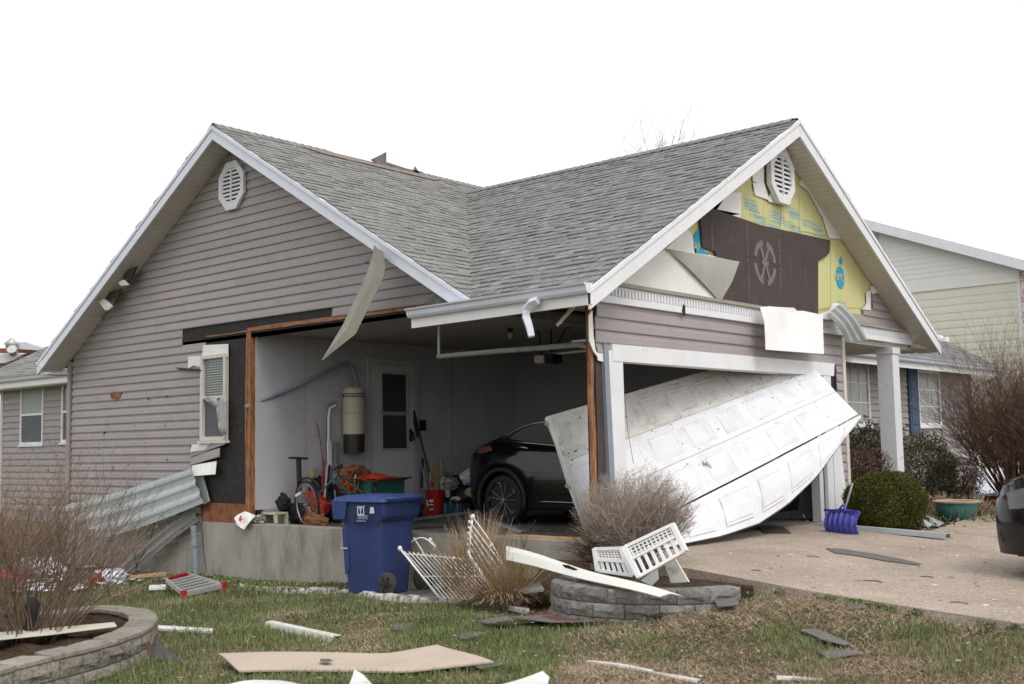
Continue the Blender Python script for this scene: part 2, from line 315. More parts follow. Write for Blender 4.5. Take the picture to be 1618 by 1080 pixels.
# ================================================================== THE HOUSE
HOUSE = thing('damaged_house', 'mauve sided house with its garage side wall torn away and roofs meeting in a valley', 'house', (0, 0, 0))
def part(mb, name, m, parent=None, **k): return build(mb, name, m, parent or HOUSE, **k)
RX, RZ, RS = -6.2, 5.52, .6          # main ridge along y
GY, GZ, GS = 4.2, 5.2, .570          # garage ridge along x
EV_R, EV_L = -1.22, -11.18           # main eaves
EV_S, EV_N = -.45, 8.85              # garage eaves
SLAB = -.12
def zr1(x): return RZ-RS*abs(x-RX)
def zr2(y): return GZ-GS*abs(y-GY)
# --- foundation
mb = MB()
xx = [-10.9, -9.7, -8.4, -7.35, -6.95, -5.6, -4.75, -3.1, -1.5, .0]
for a, b in zip(xx[:-1], xx[1:]): mb.box(a+.003, b-.003, 0.0+.004*((int(a*7)) % 2), .22, -1.3, .0)
fd = part(mb, 'foundation', 'concrete', bevel=.006)
mb = MB(); fz_ = lambda x: SLAB+.085*max(0, (-3-x)/2.85)
mb.slab([(-.02, .225, SLAB), (-3, .225, SLAB), (-5.849, .225, fz_(-5.85)), (-5.849, .225, SLAB-.1), (-.02, .225, SLAB-.1)], (0, 5.32, 0)); part(mb, 'garage_floor', 'slab')
# --- garage interior
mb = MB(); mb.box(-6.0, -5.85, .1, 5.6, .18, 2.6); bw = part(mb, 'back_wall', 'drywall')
mb = MB(); mb.box(-6.0, -5.83, .225, 2.1, -.2, .177); mb.box(-6.0, -5.83, 3.2, 5.55, -.2, .177); part(mb, 'foundation_curb', 'concrete')
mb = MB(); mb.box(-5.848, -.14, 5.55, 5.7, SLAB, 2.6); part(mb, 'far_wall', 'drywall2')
mb = MB(); mb.box(-5.9, -.14, .05, 5.6, 2.602, 2.65); part(mb, 'ceiling', 'ceil')
mb = MB(); mb.box(-10.7, -6.05, .3, 16.4, 2.5, 2.6); mb.box(-10.7, -10.6, .3, 16.4, -.5, 2.5); mb.slab([(-10.7, 16.3, -.5), (-1.9, 16.3, -.5), (-1.9, 16.3, 2.6), (RX, 16.3, 5.1), (-10.7, 16.3, 2.6)], (0, .15, 0)); part(mb, 'rear_wall', 'siding')
# --- side gable wall: black sheathing and siding boards
def gable_poly(x0, x1, z0, drop, y):
    pts = [(x0, z0), (x1, z0)]
    r = []
    if zr1(x1)-drop > z0: r.append((x1, zr1(x1)-drop))
    if x0 < RX < x1: r.append((RX, RZ-drop))
    if zr1(x0)-drop > z0: r.append((x0, zr1(x0)-drop))
    return [(a, y, b) for a, b in pts+r]
mb = MB()
mb.slab([(-10.86, .03, -.0), (-5.96, .03, -.0), (-5.96, .03, 2.6), (-10.86, .03, 2.6)][::-1], (0, .1, 0))
mb.slab([(-10.86, .03, 2.6), (-1.62, .03, 2.6), (-1.62, .03, zr1(-1.62)-.2), (RX, .03, RZ-.2), (-10.86, .03, zr1(-10.86)-.2)][::-1], (0, .1, 0))
SW = part(mb, 'side_wall', 'black')
CR = .1225
def board(P, zb, zt, a0, a1, b0, b1, wall, m='siding', droop=None, name='siding_board', lip=1.):
    """lapped board: proud lip below, tucked under the next one above; a at the bottom, b at the top"""
    h = zt-zb; prof = [(.0, -.001), (.022, -.001), (.0255, .010), (.019, .60*h), (.0115, .70*h), (.0085, h-.006), (.004, h+.003)]
    mb = MB(); n = len(prof); V = []
    for e in (0, 1):
        for o, dz in prof:
            o = o*lip; f = dz/h; a = (a0+(b0-a0)*f) if e == 0 else (a1+(b1-a1)*f)
            zz = zb+dz; oo = o
            if droop and e == 1: zz += droop[0]; oo += droop[1]
            V.append(P(a, zz, oo))
    mb.add(V, [(i, i+1, n+i+1, n+i) for i in range(n-1)]+[tuple(range(n-1, -1, -1)), tuple(range(n, 2*n)), (0, n, 2*n-1, n-1)])
    return build(mb, name, m, wall)
Pside = lambda a, z, o: (a, .03-o, z)
def cut_right(z):                    # where the boards are torn off on the right, by height
    if z > 2.80: return 99
    if z > 2.58: return -7.56+.02*math.sin(z*30)
    if z > 2.36: return -6.93-.03*(2.6-z)*6
    if z > 2.25: return -7.38
    if z > 1.08: return -7.055
    if z > .95: return -7.32
    return -6.99-.05*(z < .5)
z = -.02; k = 0
while z < 5.3:
    zt = z+CR; zm = z+CR/2
    def lim(q):
        xa = -10.8; s = (RZ-.175-q)/RS
        return max(xa, RX-s), min(-1.66, RX+s)
    l0, r0 = lim(z); l1, r1 = lim(zt-.005)
    if r1-l1 < .12: break
    c = cut_right(zm)
    if c < 50:
        segs = [(l0, c, l1, c)]
        if z > .45 and z < .95:
            segs = [(l0, min(c, -7.02), l1, min(c, -7.02))]
    else:
        segs = [(l0, r0, l1, r1)]
    # boards that are still up to the right of the tear, above the header
    if 2.66 < zm < 2.82: segs.append((-4.12+.02*(k % 2), r0, -4.12+.02*(k % 2), r1))
    out = []
    for a0, a1, b0, b1 in segs:      # butt joints between lengths
        js = [x for x in (-9.2+(k*1.37) % 3.4, -5.6+(k*2.11) % 3.0) if max(a0, b0)+.5 < x < min(a1, b1)-.5]
        cs = [(a0, b0)]+[(x, x) for x in js]+[(a1, b1)]
        for (p0, q0), (p1, q1) in zip(cs[:-1], cs[1:]): out.append((p0, p1+(.0 if p1 == a1 else -.002), q0, q1+(.0 if q1 == b1 else -.002)))
    for a0, a1, b0, b1 in out: board(Pside, z, zt, a0, a1, b0, b1, SW)
    z = zt; k += 1
# bent boards under the window, drooping free
for zz, x0, x1, dr in ((.93, -7.3, -6.37, (.17, .06)), (.81, -7.3, -6.46, (.12, .09))):
    board(Pside, zz-.02, zz+CR-.02, x0, x1, x0, x1, SW, droop=dr)
mb = MB(); mb.box(-10.94, -10.85, -.012, .06, -.03, 2.52); part(mb, 'corner_board', 'siding', bevel=.004)
mb = MB(); mb.box(-6.97, -5.97, -.0, .028, .0, .26); part(mb, 'rim_board', 'ply', label='orange plywood rim board below the torn wall')
# window in the side wall
def window(parent, P, a0, a1, z0, z1, grid=(1, 2), upper='blind', lower='screen', fm='white', fw=.05, proud=.03, sill=True):
    mb = MB(); 
    def bx(m_, u0, u1, w0, w1, o0, o1):
        v = [P(u, w, o) for o in (o0, o1) for w in (w0, w1) for u in (u0, u1)]
        m_.add(v, [(0, 2, 3, 1), (4, 5, 7, 6), (0, 1, 5, 4), (2, 6, 7, 3), (0, 4, 6, 2), (1, 3, 7, 5)])
    bx(mb, a0, a0+fw, z0, z1, 0, proud); bx(mb, a1-fw, a1, z0, z1, 0, proud)
    bx(mb, a0+fw, a1-fw, z0, z0+fw, 0, proud-.001); bx(mb, a0+fw, a1-fw, z1-fw, z1, 0, proud-.001)
    zm = (z0+z1)/2
    if grid[0] == 1: bx(mb, a0+fw, a1-fw, zm-.02, zm+.02, 0, proud-.006)
    w = build(mb, 'window', fm, parent, bevel=.003)
    if grid[0] > 1:
        mb = MB()
        for i in range(1, grid[0]): u = a0+fw+(a1-a0-2*fw)*i/grid[0]; bx(mb, u-.009, u+.009, z0+fw, z1-fw, .006, .014)
        for j in range(1, grid[1]): q = z0+fw+(z1-z0-2*fw)*j/grid[1]; bx(mb, a0+fw, a1-fw, q-.009, q+.009, .0065, .0145)
        build(mb, 'muntin', fm, w)
    mb = MB(); bx(mb, a0+fw, a1-fw, zm, z1-fw, .001, .005); build(mb, 'pane', upper, w)
    mb = MB(); bx(mb, a0+fw, a1-fw, z0+fw, zm-.001, .001, .005); build(mb, 'pane', lower, w)
    if sill:
        mb = MB(); bx(mb, a0-.03, a1+.03, z0-.04, z0-.002, 0, proud+.02); build(mb, 'sill', fm, w)
    return w
MT['glass_ub'] = mat('upper_pane_blind', (.14, .165, .15), .2, .1, 3, spec=.6)
sw = window(HOUSE, lambda a, z, o: (a, .02-o, z), -7.0, -6.38, 1.14, 2.36, upper='glass_ub', fm='soffit', fw=.055, proud=.06)
mb = MB()                              # inner sash and blind slats
for zz in lin(1.8, 2.26, 14): mb.box(-6.93, -6.45, -.0, .008, zz, zz+.016)
build(mb, 'blind', 'blind', sw)
mb = MB(); cu = [[PY(px+dx, py, -.055) for dx, in ((0,), (1,))] for px, py in ()]
P_ = []
for i, (py, l, r) in enumerate([(628, 322, 357), (634, 326, 357), (642, 341, 358), (652, 342, 358), (664, 344, 358), (676, 345, 357), (686, 349, 357)]):
    P_.append([PY(l+(r-l)*k/4, py+(-2 if k in (1, 3) else 1), -.06-.012*((k+i) % 2)) for k in range(5)])
mb.thick(P_, (0, .004, 0)); build(mb, 'torn_screen', 'curtain', sw, smooth=True)
mb = MB(); mb.slab([PY(*q, -.012) for q in ((321, 545), (360, 543), (360, 563), (319, 566))], (0, .012, 0)); part(mb, 'window_wrap', 'wrap')
mb = MB(); mb.slab([PY(*q, -.012) for q in ((297, 563), (319, 562), (318, 580), (306, 577), (297, 582))], (0, .012, 0)); part(mb, 'window_wrap', 'wrap')
mb = MB(); mb.slab([PY(*q, -.02) for q in ((303, 702), (346, 700), (340, 708), (300, 714))], (0, .01, 0)); part(mb, 'window_wrap', 'wrap')
mb = MB(); P_ = [[PY(304+38*i/5-2*j, 735-7*i/5+(17+4*i/5)*j, -.07-.05*j-.02*math.sin(i)) for j in (0, 1)] for i in range(6)]
mb.thick(P_, (0, .005, 0)); part(mb, 'loose_wrap', 'wrap')
mb = MB(); mb.slab([PY(*q, -.05) for q in ((276, 580), (300, 582), (318, 584), (315, 587), (285, 585))], (0, .02, 0)); part(mb, 'bent_flashing', 'plasticdark')
# the hole with the chewed insulation, and cracks
mb = MB(); mb.slab([PY(*q, -.004) for q in ((173, 621), (181, 618), (191, 619), (189, 628), (184, 632), (176, 629))], (0, .012, 0))
part(mb, 'hole', ['ply'])
for q in (((281-116, 669), (170, 666), (176, 667), (172, 669), (167, 671)), ((164, 683), (168, 676), (167, 681), (163, 687))):
    mb = MB(); mb.slab([PY(*w_, .008) for w_ in q], (0, .01, 0)); part(mb, 'crack', 'black')
# --- exposed framing
def rough_bar(p0, p1, w, h, m, name='stud', up=(0, 1, 0), n=6, j=.006, parent=None):
    mb = MB(); p0 = np.array(p0, float); p1 = np.array(p1, float); d = nrm(p1-p0); a = nrm(np.cross(d, up)); b = np.cross(a, d); R = []
    for i in range(n+1):
        c = p0+(p1-p0)*i/n+a*random.uniform(-j, j)+b*random.uniform(-j, j)
        R.append([c+a*w/2+b*h/2, c-a*w/2+b*h/2, c-a*w/2-b*h/2, c+a*w/2-b*h/2])
    mb.add([q for r in R for q in r], [(i*4+k, i*4+(k+1) % 4, i*4+4+(k+1) % 4, i*4+4+k) for i in range(n) for k in range(4)]+[(3, 2, 1, 0), tuple(n*4+k for k in range(4))])
    return build(mb, name, m, parent or HOUSE, bevel=.003)
rough_bar((-5.90, .06, .0), (-5.90, .06, 2.62), .055, .10, 'wood', 'stud', j=.004)
rough_bar((-5.945, .03, .0), (-5.945, .03, 2.62), .03, .05, 'wood', 'stud', j=.008)
rough_bar((-5.95, .045, 2.655), (-.1, .045, 2.655), .055, .05, 'woodh', 'header_beam', up=(0, 1, 0), n=10, j=.004)
rough_bar((-6.95, .045, 2.635), (-5.95, .045, 2.635), .018, .055, 'woodh', 'plate_edge', up=(0, 1, 0), n=5, j=.003)
rough_bar((-.035, .045, .0), (-.05, .045, 2.5), .045, .055, 'wood', 'corner_post', j=.006, n=10)
rough_bar((-1.25, .12, .012), (-.1, .1, .012), .12, .03, 'plank', 'sill_plank', up=(0, 0, 1), n=4, j=.004)
# --- facade wall (garage door side), x = 0
Pf = lambda a, z, o: (o-.005, a, z)
mb = MB()
mb.slab([(-.02, .08, .0), (-.02, .40, .0), (-.02, .40, 2.62), (-.02, .08, 2.62)], (-.1, 0, 0))
mb.box(-.12, -.02, .40, 5.25, 2.04, 2.62); mb.box(-.12, -.02, 5.25, 5.98, -.12, 2.62)
FW = part(mb, 'facade_wall', 'black')
mb = MB(); mb.slab([(-.012, .09, .02), (-.012, .40, .02), (-.012, .40, 2.0), (-.012, .18, 2.05), (-.012, .1, 2.0)], (-.008, 0, 0)); part(mb, 'sheathing_panel', 'brown', FW)
zz = 2.455-.1175*3-.1; z = 2.05-.0; k = 0
for i, (zb, zt, a0) in enumerate([(1.935, 2.045, .1), (2.045, 2.18, .07), (2.18, 2.315, .065), (2.315, 2.47, .10)]):
    if i == 0: board(Pf, zb, zt, a0, .37, a0-.02, .37, FW); board(Pf, zb, zt, 5.74, 5.93, 5.74, 5.93, FW)
    else:
        board(Pf, zb, zt, a0, 3.1+.2*i, a0+.02, 3.1+.2*i, FW); board(Pf, zb, zt, 3.102+.2*i, 5.93, 3.102+.2*i, 5.93, FW)
z = 1.935
while z > .0: board(Pf, z-.126, z, 5.74, 5.93, 5.74, 5.93, FW); z -= .126
mb = MB(); mb.box(-.06, .03, 5.93, 6.02, -.12, 2.45); part(mb, 'corner_board', 'soffit', bevel=.004)
mb = MB(); mb.slab([PX(*q, .015) for q in ((942, 556), (958, 557), (960, 573), (945, 569))], (-.006, 0, 0)); part(mb, 'torn_vinyl', 'white2')
mb = MB(); mb.slab([PX(*q, .02) for q in ((930, 498), (936, 490), (938, 530), (941, 552), (946, 566), (938, 555), (931, 538))], (-.006, 0, 0)); part(mb, 'torn_vinyl', 'white2')
# garage door trim (the left jamb leans)
mb = MB(); a = [PX(*q, .035) for q in ((962, 553), (984, 556), (991, 745), (973, 745))]; lo = PX(977, 850, .035); lo2 = PX(994, 850, .035)
mb.slab([a[0], lo, lo2, a[1]][::-1], (-.06, 0, 0)); dj = part(mb, 'door_jamb', 'white', bevel=.004)
mb = MB(); a = [PX(*q, .03) for q in ((954, 540), (962, 552), (972, 740), (976, 852), (968, 852), (963, 740))]
mb.slab(a, (-.05, 0, 0)); part(mb, 'door_jamb', 'greypipe')
mb = MB(); mb.slab([PX(*q, .042) for q in ((968, 543), (1319, 574), (1318, 594), (1150, 583), (968, 570))], (-.05, 0, 0)); part(mb, 'door_header', 'white', bevel=.004)
mb = MB(); mb.box(-.12, .0, .5, 5.25, 1.86, 1.90); part(mb, 'door_header', 'dirtywhite')
mb = MB(); mb.box(-.15, -.022, 5.14, 5.27, -.12, 1.86); mb.box(-.02, .035, 5.27, 5.5, -.12, 1.93)
part(mb, 'door_jamb', 'white', bevel=.004)
mb = MB(); mb.slab([(.05, 5.45, -.1), (.10, 5.75, -.1), (.06, 5.62, 1.2), (.05, 5.45, 1.2)], (-.03, 0, 0)); part(mb, 'door_jamb', 'white', bevel=.004)
# frieze with dentils, runs on over the porch
mb = MB(); mb.box(-.04, .05, .06, 8.55, 2.47, 2.545); mb.box(-.04, .035, .2, 8.55, 2.546, 2.66); fz = part(mb, 'frieze', 'white', bevel=.003)
mb = MB(); mb.box(-.04, .07, .25, 8.5, 2.66, 2.70); part(mb, 'frieze_cap', 'beige')
for i, y in enumerate(np.arange(.33, 8.5, .062)): 
    mb = MB(); mb.box(.035, .05, y, y+.03, 2.553, 2.625) if False else mb.box(.0352, .052, y, y+.03, 2.553, 2.63); 
    if i == 0: d0 = build(mb, 'dentil', 'white', fz); dy0 = y
    else:
        o = d0.copy(); COL.objects.link(o); o.parent = fz; o.location = Vector(d0.location)+Vector((0, y-dy0, 0))
mb = MB(); mb.slab([PX(*q, .056) for q in ((1080, 480), (1083, 483), (1083, 498), (1080, 500), (1078, 490))], (-.004, 0, 0)); part(mb, 'crack', 'black')
# porch: beam end, ceiling, column
mb = MB(); mb.box(-1.7, -.05, 6.03, 8.8, 2.40, 2.44); part(mb, 'porch_ceiling', 'soffit')
mb = MB(); mb.box(-.30, -.05, 6.03, 8.55, 2.441, 2.66); mb.box(-1.6, -.3, 8.35, 8.53, 2.441, 2.66); part(mb, 'porch_beam', 'white')
cy0 = PX(1410, 600, .02)[1]; cp = MB(); cp.box(-.23, .025, 7.72, 7.97, -.12, 2.40); cp.box(-.25, .045, 7.70, 7.99, 2.30, 2.401); part(cp, 'porch_column', 'white', bevel=.006)
mb = MB(); mb.box(-1.75, .1, 5.98, 9.2, -.3, -.09); part(mb, 'porch_floor', 'concrete')
# facade gable: foam sheathing, brown board, wrap, siding remnants
def fpoly(pts, o, th=.01): return [PX(px, py, o) for px, py in pts], (-th, 0, 0)
mb = MB(); mb.slab([(-.02, .15, 2.70), (-.02, 8.4, 2.70), (-.02, GY+.02, GZ-.22), (-.02, GY-.02, GZ-.22)], (-.05, 0, 0)); FG = part(mb, 'gable_wall', 'foam')
def fpart(pts, o, m, name, th=.01, **k):
    mb = MB(); a, b = fpoly(pts, o, th); mb.slab(a, b); return part(mb, name, m, **k)
# foam sheets with visible joints
for i, pts in enumerate([[(1128, 342), (1168, 305), (1188, 300), (1206, 316), (1205, 356), (1150, 338)],
                         [(1191, 258), (1191, 316), (1206, 322), (1232, 328), (1255, 330), (1290, 352), (1308, 374), (1205, 357), (1172, 344), (1165, 305)][:0] or [(1206, 318), (1233, 328), (1233, 364), (1206, 357)],
                         [(1234, 328), (1262, 312), (1262, 368), (1234, 364)], [(1263, 311), (1283, 330), (1296, 352), (1306, 372), (1263, 364)],
                         [(1293, 376), (1312, 379), (1312, 486), (1293, 489)], [(1313, 379), (1328, 378), (1378, 452), (1376, 480), (1360, 486), (1313, 486)]]):
    fpart(pts, -.012, 'foam', 'foam_sheet', .007)
fpart([(1125, 343), (1150, 305), (1172, 303), (1171, 338), (1168, 345), (1120, 328)], -.004, 'wrap', 'house_wrap', .006)
fpart([(1055, 390), (1086, 360), (1094, 372), (1098, 388), (1101, 403), (1045, 398)], -.004, 'wrap', 'house_wrap', .006)
fpart([(972, 452), (1048, 392), (1166, 410), (1140, 478), (1060, 466)], .0, 'wrap', 'house_wrap', .006)
fpart([(1266, 283), (1275, 290), (1328, 366), (1334, 378), (1310, 376), (1305, 360), (1300, 342), (1292, 333), (1296, 336), (1276, 300), (1262, 291)], .0, 'wrap', 'house_wrap', .006)
# wrap folded over, grey reverse side showing
mb = MB(); P_ = []
for i in range(7):
    f = i/6; a = PX(1046+(1138-1046)*f, 391+(477-391)*(f**1.25), .012+.03*math.sin(f*3)); b = PX(1048+(1169-1048)*1, 392+(412-392)*1, .13) if False else PX(1046+(1169-1046)*min(1, f*1.0), 391+(413-391)*f+0*f, .03+.10*f)
    P_.append([a, (a+b)/2+np.array((.03*f, 0, 0)), b])
P_.append([PX(1140, 476, .02), PX(1155, 444, .09), PX(1169, 413, .14)])
mb.thick(P_, (-.004, 0, 0)); part(mb, 'folded_wrap', mat('wrap_reverse', (.42, .41, .38), .6, .08, 5), smooth='auto')
# brown board, reading upwards
bb = fpart([(1107, 345), (1120, 327), (1205, 356), (1312, 379), (1311, 399), (1305, 405), (1293, 412), (1293, 495), (1140, 478), (1168, 413), (1132, 403), (1130, 396), (1110, 390)], .022, 'brown', 'sheathing_board', .012, label='dark brown sheathing board with faded lettering across the gable')
for e in (((1120, 328), (1124, 350), (1125, 374)),):
    mb = MB(); mb.tube([PX(*q, .026) for q in e], .004, 4); part(mb, 'board_seam', 'greyprint')
mb = MB(); n_ = .027
def up_text(txt, px, py0, py1, m_=None):
    p0 = PX(px, py0, n_); p1 = PX(px, py1, n_); w = len(txt)*.6; size = (p1[2]-p0[2])/w*1.02
    text_mb(m_ or mb, txt, p0, (0, 0, 1), (0, -1, 0), size, off=.0, spacing=1.0)
for tx in (('TEMPLE-INLAND', 1236, 462, 373), ('INTERMEDIATE SHEATHING', 1186, 474, 349), ('SHEATHING', 1128, 397, 345), ('FASTEN 8 IN. O.C.', 1275, 452, 398), ('STRUCTURAL', 1250, 440, 408)):
    mb = MB(); up_text(*tx, mb); part(mb, 'lettering', 'greyprint')
mb = MB(); c = PX(1209, 415, n_)      # round stamp: broken ring with crossing strokes
R_ = .30
for a0, a1 in ((.1, 1.35), (1.75, 2.9), (3.25, 4.5), (4.9, 6.1)):
    q = lin(a0, a1, 8); V = [c+np.array((0, math.cos(t)*r_, math.sin(t)*r_)) for r_ in (R_, R_*.74) for t in q]
    mb.add(V, [(i, i+1, 9+i, 8+i) for i in range(7)])
for a_, l_, w_ in ((1.1, .24, .05), (2.05, .24, .05), (4.25, .24, .05), (5.2, .24, .05), (0, .09, .05), (3.14, .09, .05)):
    d_ = np.array((0, math.cos(a_), math.sin(a_))); e_ = np.array((0, -math.sin(a_), math.cos(a_))); c = c+np.array((.0006, 0, 0))
    mb.add([c+e_*w_*.5, c-e_*w_*.5, c+d_*l_-e_*w_*.6, c+d_*l_+e_*w_*.6], [(0, 1, 2, 3)])
part(mb, 'stamp', 'greyprint')
# blue foam prints
def disc(c, r, mb, x, sq=.85, n=24): mb.add([c+np.array((x, math.cos(t)*r*sq, math.sin(t)*r)) for t in [2*math.pi*i/n for i in range(n)]], [tuple(range(n))])
mb = MB(); c1 = PX(1112, 388, -.0); c2 = PX(1328, 435, -.0)
disc(PX(1108, 389, -.004), .20, mb, .0); part(mb, 'round_print', 'blueprint')
mb = MB(); disc(PX(1328, 438, -.004), .165, mb, 0)
mb.add([PX(*q, -.003) for q in ((1327, 417), (1326, 411), (1329, 404), (1332, 411), (1331, 417))], [(0, 1, 2, 3, 4)])
part(mb, 'round_print', 'blueprint')
mb = MB(); text_mb(mb, 'AMO', PX(1096, 394, -.0), (0, 1, 0), (0, 0, 1), .15, .0); part(mb, 'lettering', 'foam'); mb = MB(); text_mb(mb, 'AMO', PX(1319, 441, -.0), (0, 1, 0), (0, 0, 1), .15, .0)
part(mb, 'lettering', 'foam')
mb = MB(); rr = random.Random(3)
for px, py in ((1178, 322), (1184, 333), (1176, 316), (1215, 350), (1222, 341), (1243, 329), (1247, 336), (1250, 358), (1284, 356), (1287, 363), (1216, 335), (1192, 343), (1268, 349), (1322, 478), (1238, 350)):
    mb = MB(); text_mb(mb, rr.choice(['INSULATION', 'R-VALUE 3.0', 'SHEATHING', 'FOAMBOARD']), PX(px, py, -.0085), (0, 1, 0), (0, 0, 1), .055, .0)
    for j in range(2): q = PX(px, py, -.0085); mb.add([q+np.array((0, a_, b_-.03-.03*j)) for a_, b_ in ((0, 0), (.33, 0), (.33, .012), (0, .012))], [(0, 1, 2, 3)])
    part(mb, 'faded_print', 'bluegrey')
mb = MB(); text_mb(mb, 'TYPAR', PX(1062, 389, .0), (0, 1, 0), (0, 0, 1), .14, .0) if False else None
# siding remnants at the gable's right foot
for zb, y0 in ((2.71, 6.1), (2.83, 6.75), (2.95, 7.12), (3.07, 7.1), (3.19, 7.1)):
    yr = GY+(GZ-.24-zb)/GS; yr2 = GY+(GZ-.24-zb-.12)/GS
    if yr2 > y0: board(Pf, zb, zb+.12, y0, yr, y0, yr2, FG)
fpart([(1369, 462), (1376, 458), (1376, 490), (1362, 488), (1367, 484), (1370, 478)], .02, 'white2', 'torn_vinyl')
fpart([(1376, 453), (1380, 451), (1388, 462), (1378, 464)], .02, 'white2', 'torn_vinyl')
# gable vents
def vent(P, a, z, w, h, cut=.3):
    def oct_(s, o): return [P(a+x*w/2*s, z+y*h/2*s, o) for x, y in ((-.38, -1), (.38, -1), (1, -.42), (1, .42), (.38, 1), (-.38, 1), (-1, .42), (-1, -.42))]
    mb = MB(); A = oct_(1, .0); B = oct_(1, .045); C_ = oct_(.72, .045); D_ = oct_(.70, .015)
    mb.add(A+B+C_+D_, [(i, (i+1) % 8, 8+(i+1) % 8, 8+i) for i in range(8)]+[(8+i, 8+(i+1) % 8, 16+(i+1) % 8, 16+i) for i in range(8)]+[(16+i, 16+(i+1) % 8, 24+(i+1) % 8, 24+i) for i in range(8)])
    v = build(mb, 'gable_vent', 'white', HOUSE, bevel=.004)
    mb = MB(); mb.add(D_, [tuple(range(8))]); build(mb, 'vent_screen', 'plasticdark', v)
    n = 9
    for i in range(n):
        y = (-.66+1.32*i/(n-1)); hw = .7*w/2*(1 if abs(y) < .32 else 1-(abs(y)-.32)*1.5); dz = .66*h/n*.5
        mb = MB(); mb.hexa([P(a-hw, z+y*h/2-dz*.9, .038), P(a+hw, z+y*h/2-dz*.9, .038), P(a+hw, z+y*h/2-dz*.9+.006, .044), P(a-hw, z+y*h/2-dz*.9+.006, .044)],
                [P(a-hw, z+y*h/2+dz*.25, .016), P(a+hw, z+y*h/2+dz*.25, .016), P(a+hw, z+y*h/2+dz*.6, .03), P(a-hw, z+y*h/2+dz*.6, .03)]); build(mb, 'vent_slat', 'white', v)
    mb = MB(); mb.hexa([P(a-.012, z-.33*h, .03), P(a+.012, z-.33*h, .03), P(a+.012, z-.33*h, .047), P(a-.012, z-.33*h, .047)], [P(a-.012, z+.33*h, .03), P(a+.012, z+.33*h, .03), P(a+.012, z+.33*h, .047), P(a-.012, z+.33*h, .047)]); build(mb, 'vent_mullion', 'white', v)
vent(lambda a, z, o: (a, -.0-o, z), -6.26, 4.735, .60, .70)
fpart([(1189, 268), (1207, 256), (1207, 292), (1190, 286)], .005, 'white2', 'vent_block'); fpart([(1190, 288), (1208, 290), (1216, 316), (1193, 308)], .006, 'white2', 'vent_block')
fpart([(1238, 245), (1250, 262), (1250, 322), (1238, 324), (1215, 318), (1215, 312)], .012, 'white2', 'vent_block')
vent(lambda a, z, o: (.02+o*1.6, a, z), 4.22, 4.50, .66, .76)

# ================================================================== ROOFS
def roof_slab(pts, m='felt', th=.10, name='roof_slope'):
    mb = MB(); mb.slab(pts, (0, 0, -th)); return part(mb, name, m)
ze = zr1(EV_R); Y0, Y1 = -.36, 16.6
R1E = roof_slab([(EV_R, Y0, ze), (EV_R, Y1, ze), (RX, Y1, RZ), (RX, Y0, RZ)])
R1W = roof_slab([(EV_L, Y1, zr1(EV_L)), (EV_L, Y0, zr1(EV_L)), (RX, Y0, RZ), (RX, Y1, RZ)])
zs = zr2(EV_S); zn = zr2(EV_N); X1 = .33
def valley_x(y): return RX+(RZ-zr2(y))/RS
R2S = roof_slab([(valley_x(EV_S), EV_S, zs), (X1, EV_S, zs), (X1, GY, GZ), (valley_x(GY), GY, GZ)])
R2N = roof_slab([(X1, EV_N, zn), (valley_x(EV_N), EV_N, zn), (valley_x(GY), GY, GZ), (X1, GY, GZ)])
# shingles: one tab each, the largest in view as single objects, the rest joined
TABS = []
def lay(parent, O, U, V, N, rows, expo, rng, m, lift=.0):
    O, U, V, N = [np.array(q, float) for q in (O, U, V, N)]
    for r in range(rows):
        v0 = r*expo; u0, u1 = rng(v0+expo*.5)
        u = u0-random.uniform(0, .2); wav = .004*math.sin(r*1.3)
        while u < u1:
            w = random.choice((.12, .15, .18, .22, .27)); a = max(u, u0); b = min(u+w-.005, u1)
            if b-a > .03:
                th = random.choice((.009, .011, .016, .020))
                TABS.append((parent, m, O+U*a+V*(v0-random.choice((0, 0, .012))+wav)+N*(.003+lift), U*(b-a), V*(expo+.03), N*th))
            u += w
nE = nrm((RS, 0, 1)); vE = nrm((-1, 0, RS)); LE = math.hypot(RX-EV_R, RZ-ze)
def yval(v):                           # valley limit on the main east slope
    x = EV_R+vE[0]*v; z = ze+vE[2]*v; return GY-(GZ-z)/GS+.02 if z < GZ else 99
EX = .142
lay(R1E, (EV_R+.03, 0, ze-.018), (0, 1, 0), vE, nE, int(LE/EX)+1, EX, lambda v: (Y0-.03+random.uniform(-.015, .01), min(yval(v), 6.4)), 'shinglew')
lay(R1E, (EV_R+.03, 0, ze-.018), (0, 1, 0), vE, nE, 22, EX, lambda v: (9.0-.0, Y1+.02), 'shingle')
nS = nrm((0, -GS, 1)); vS = nrm((0, 1, GS)); LS = math.hypot(GY-EV_S, GZ-zs)
lay(R2S, (0, EV_S-.03, zs-.017), (1, 0, 0), vS, nS, int(LS/EX)+1, EX, lambda v: (valley_x(EV_S+vS[1]*v)-.05, X1+.03+random.uniform(-.01, .015)), 'shingle')
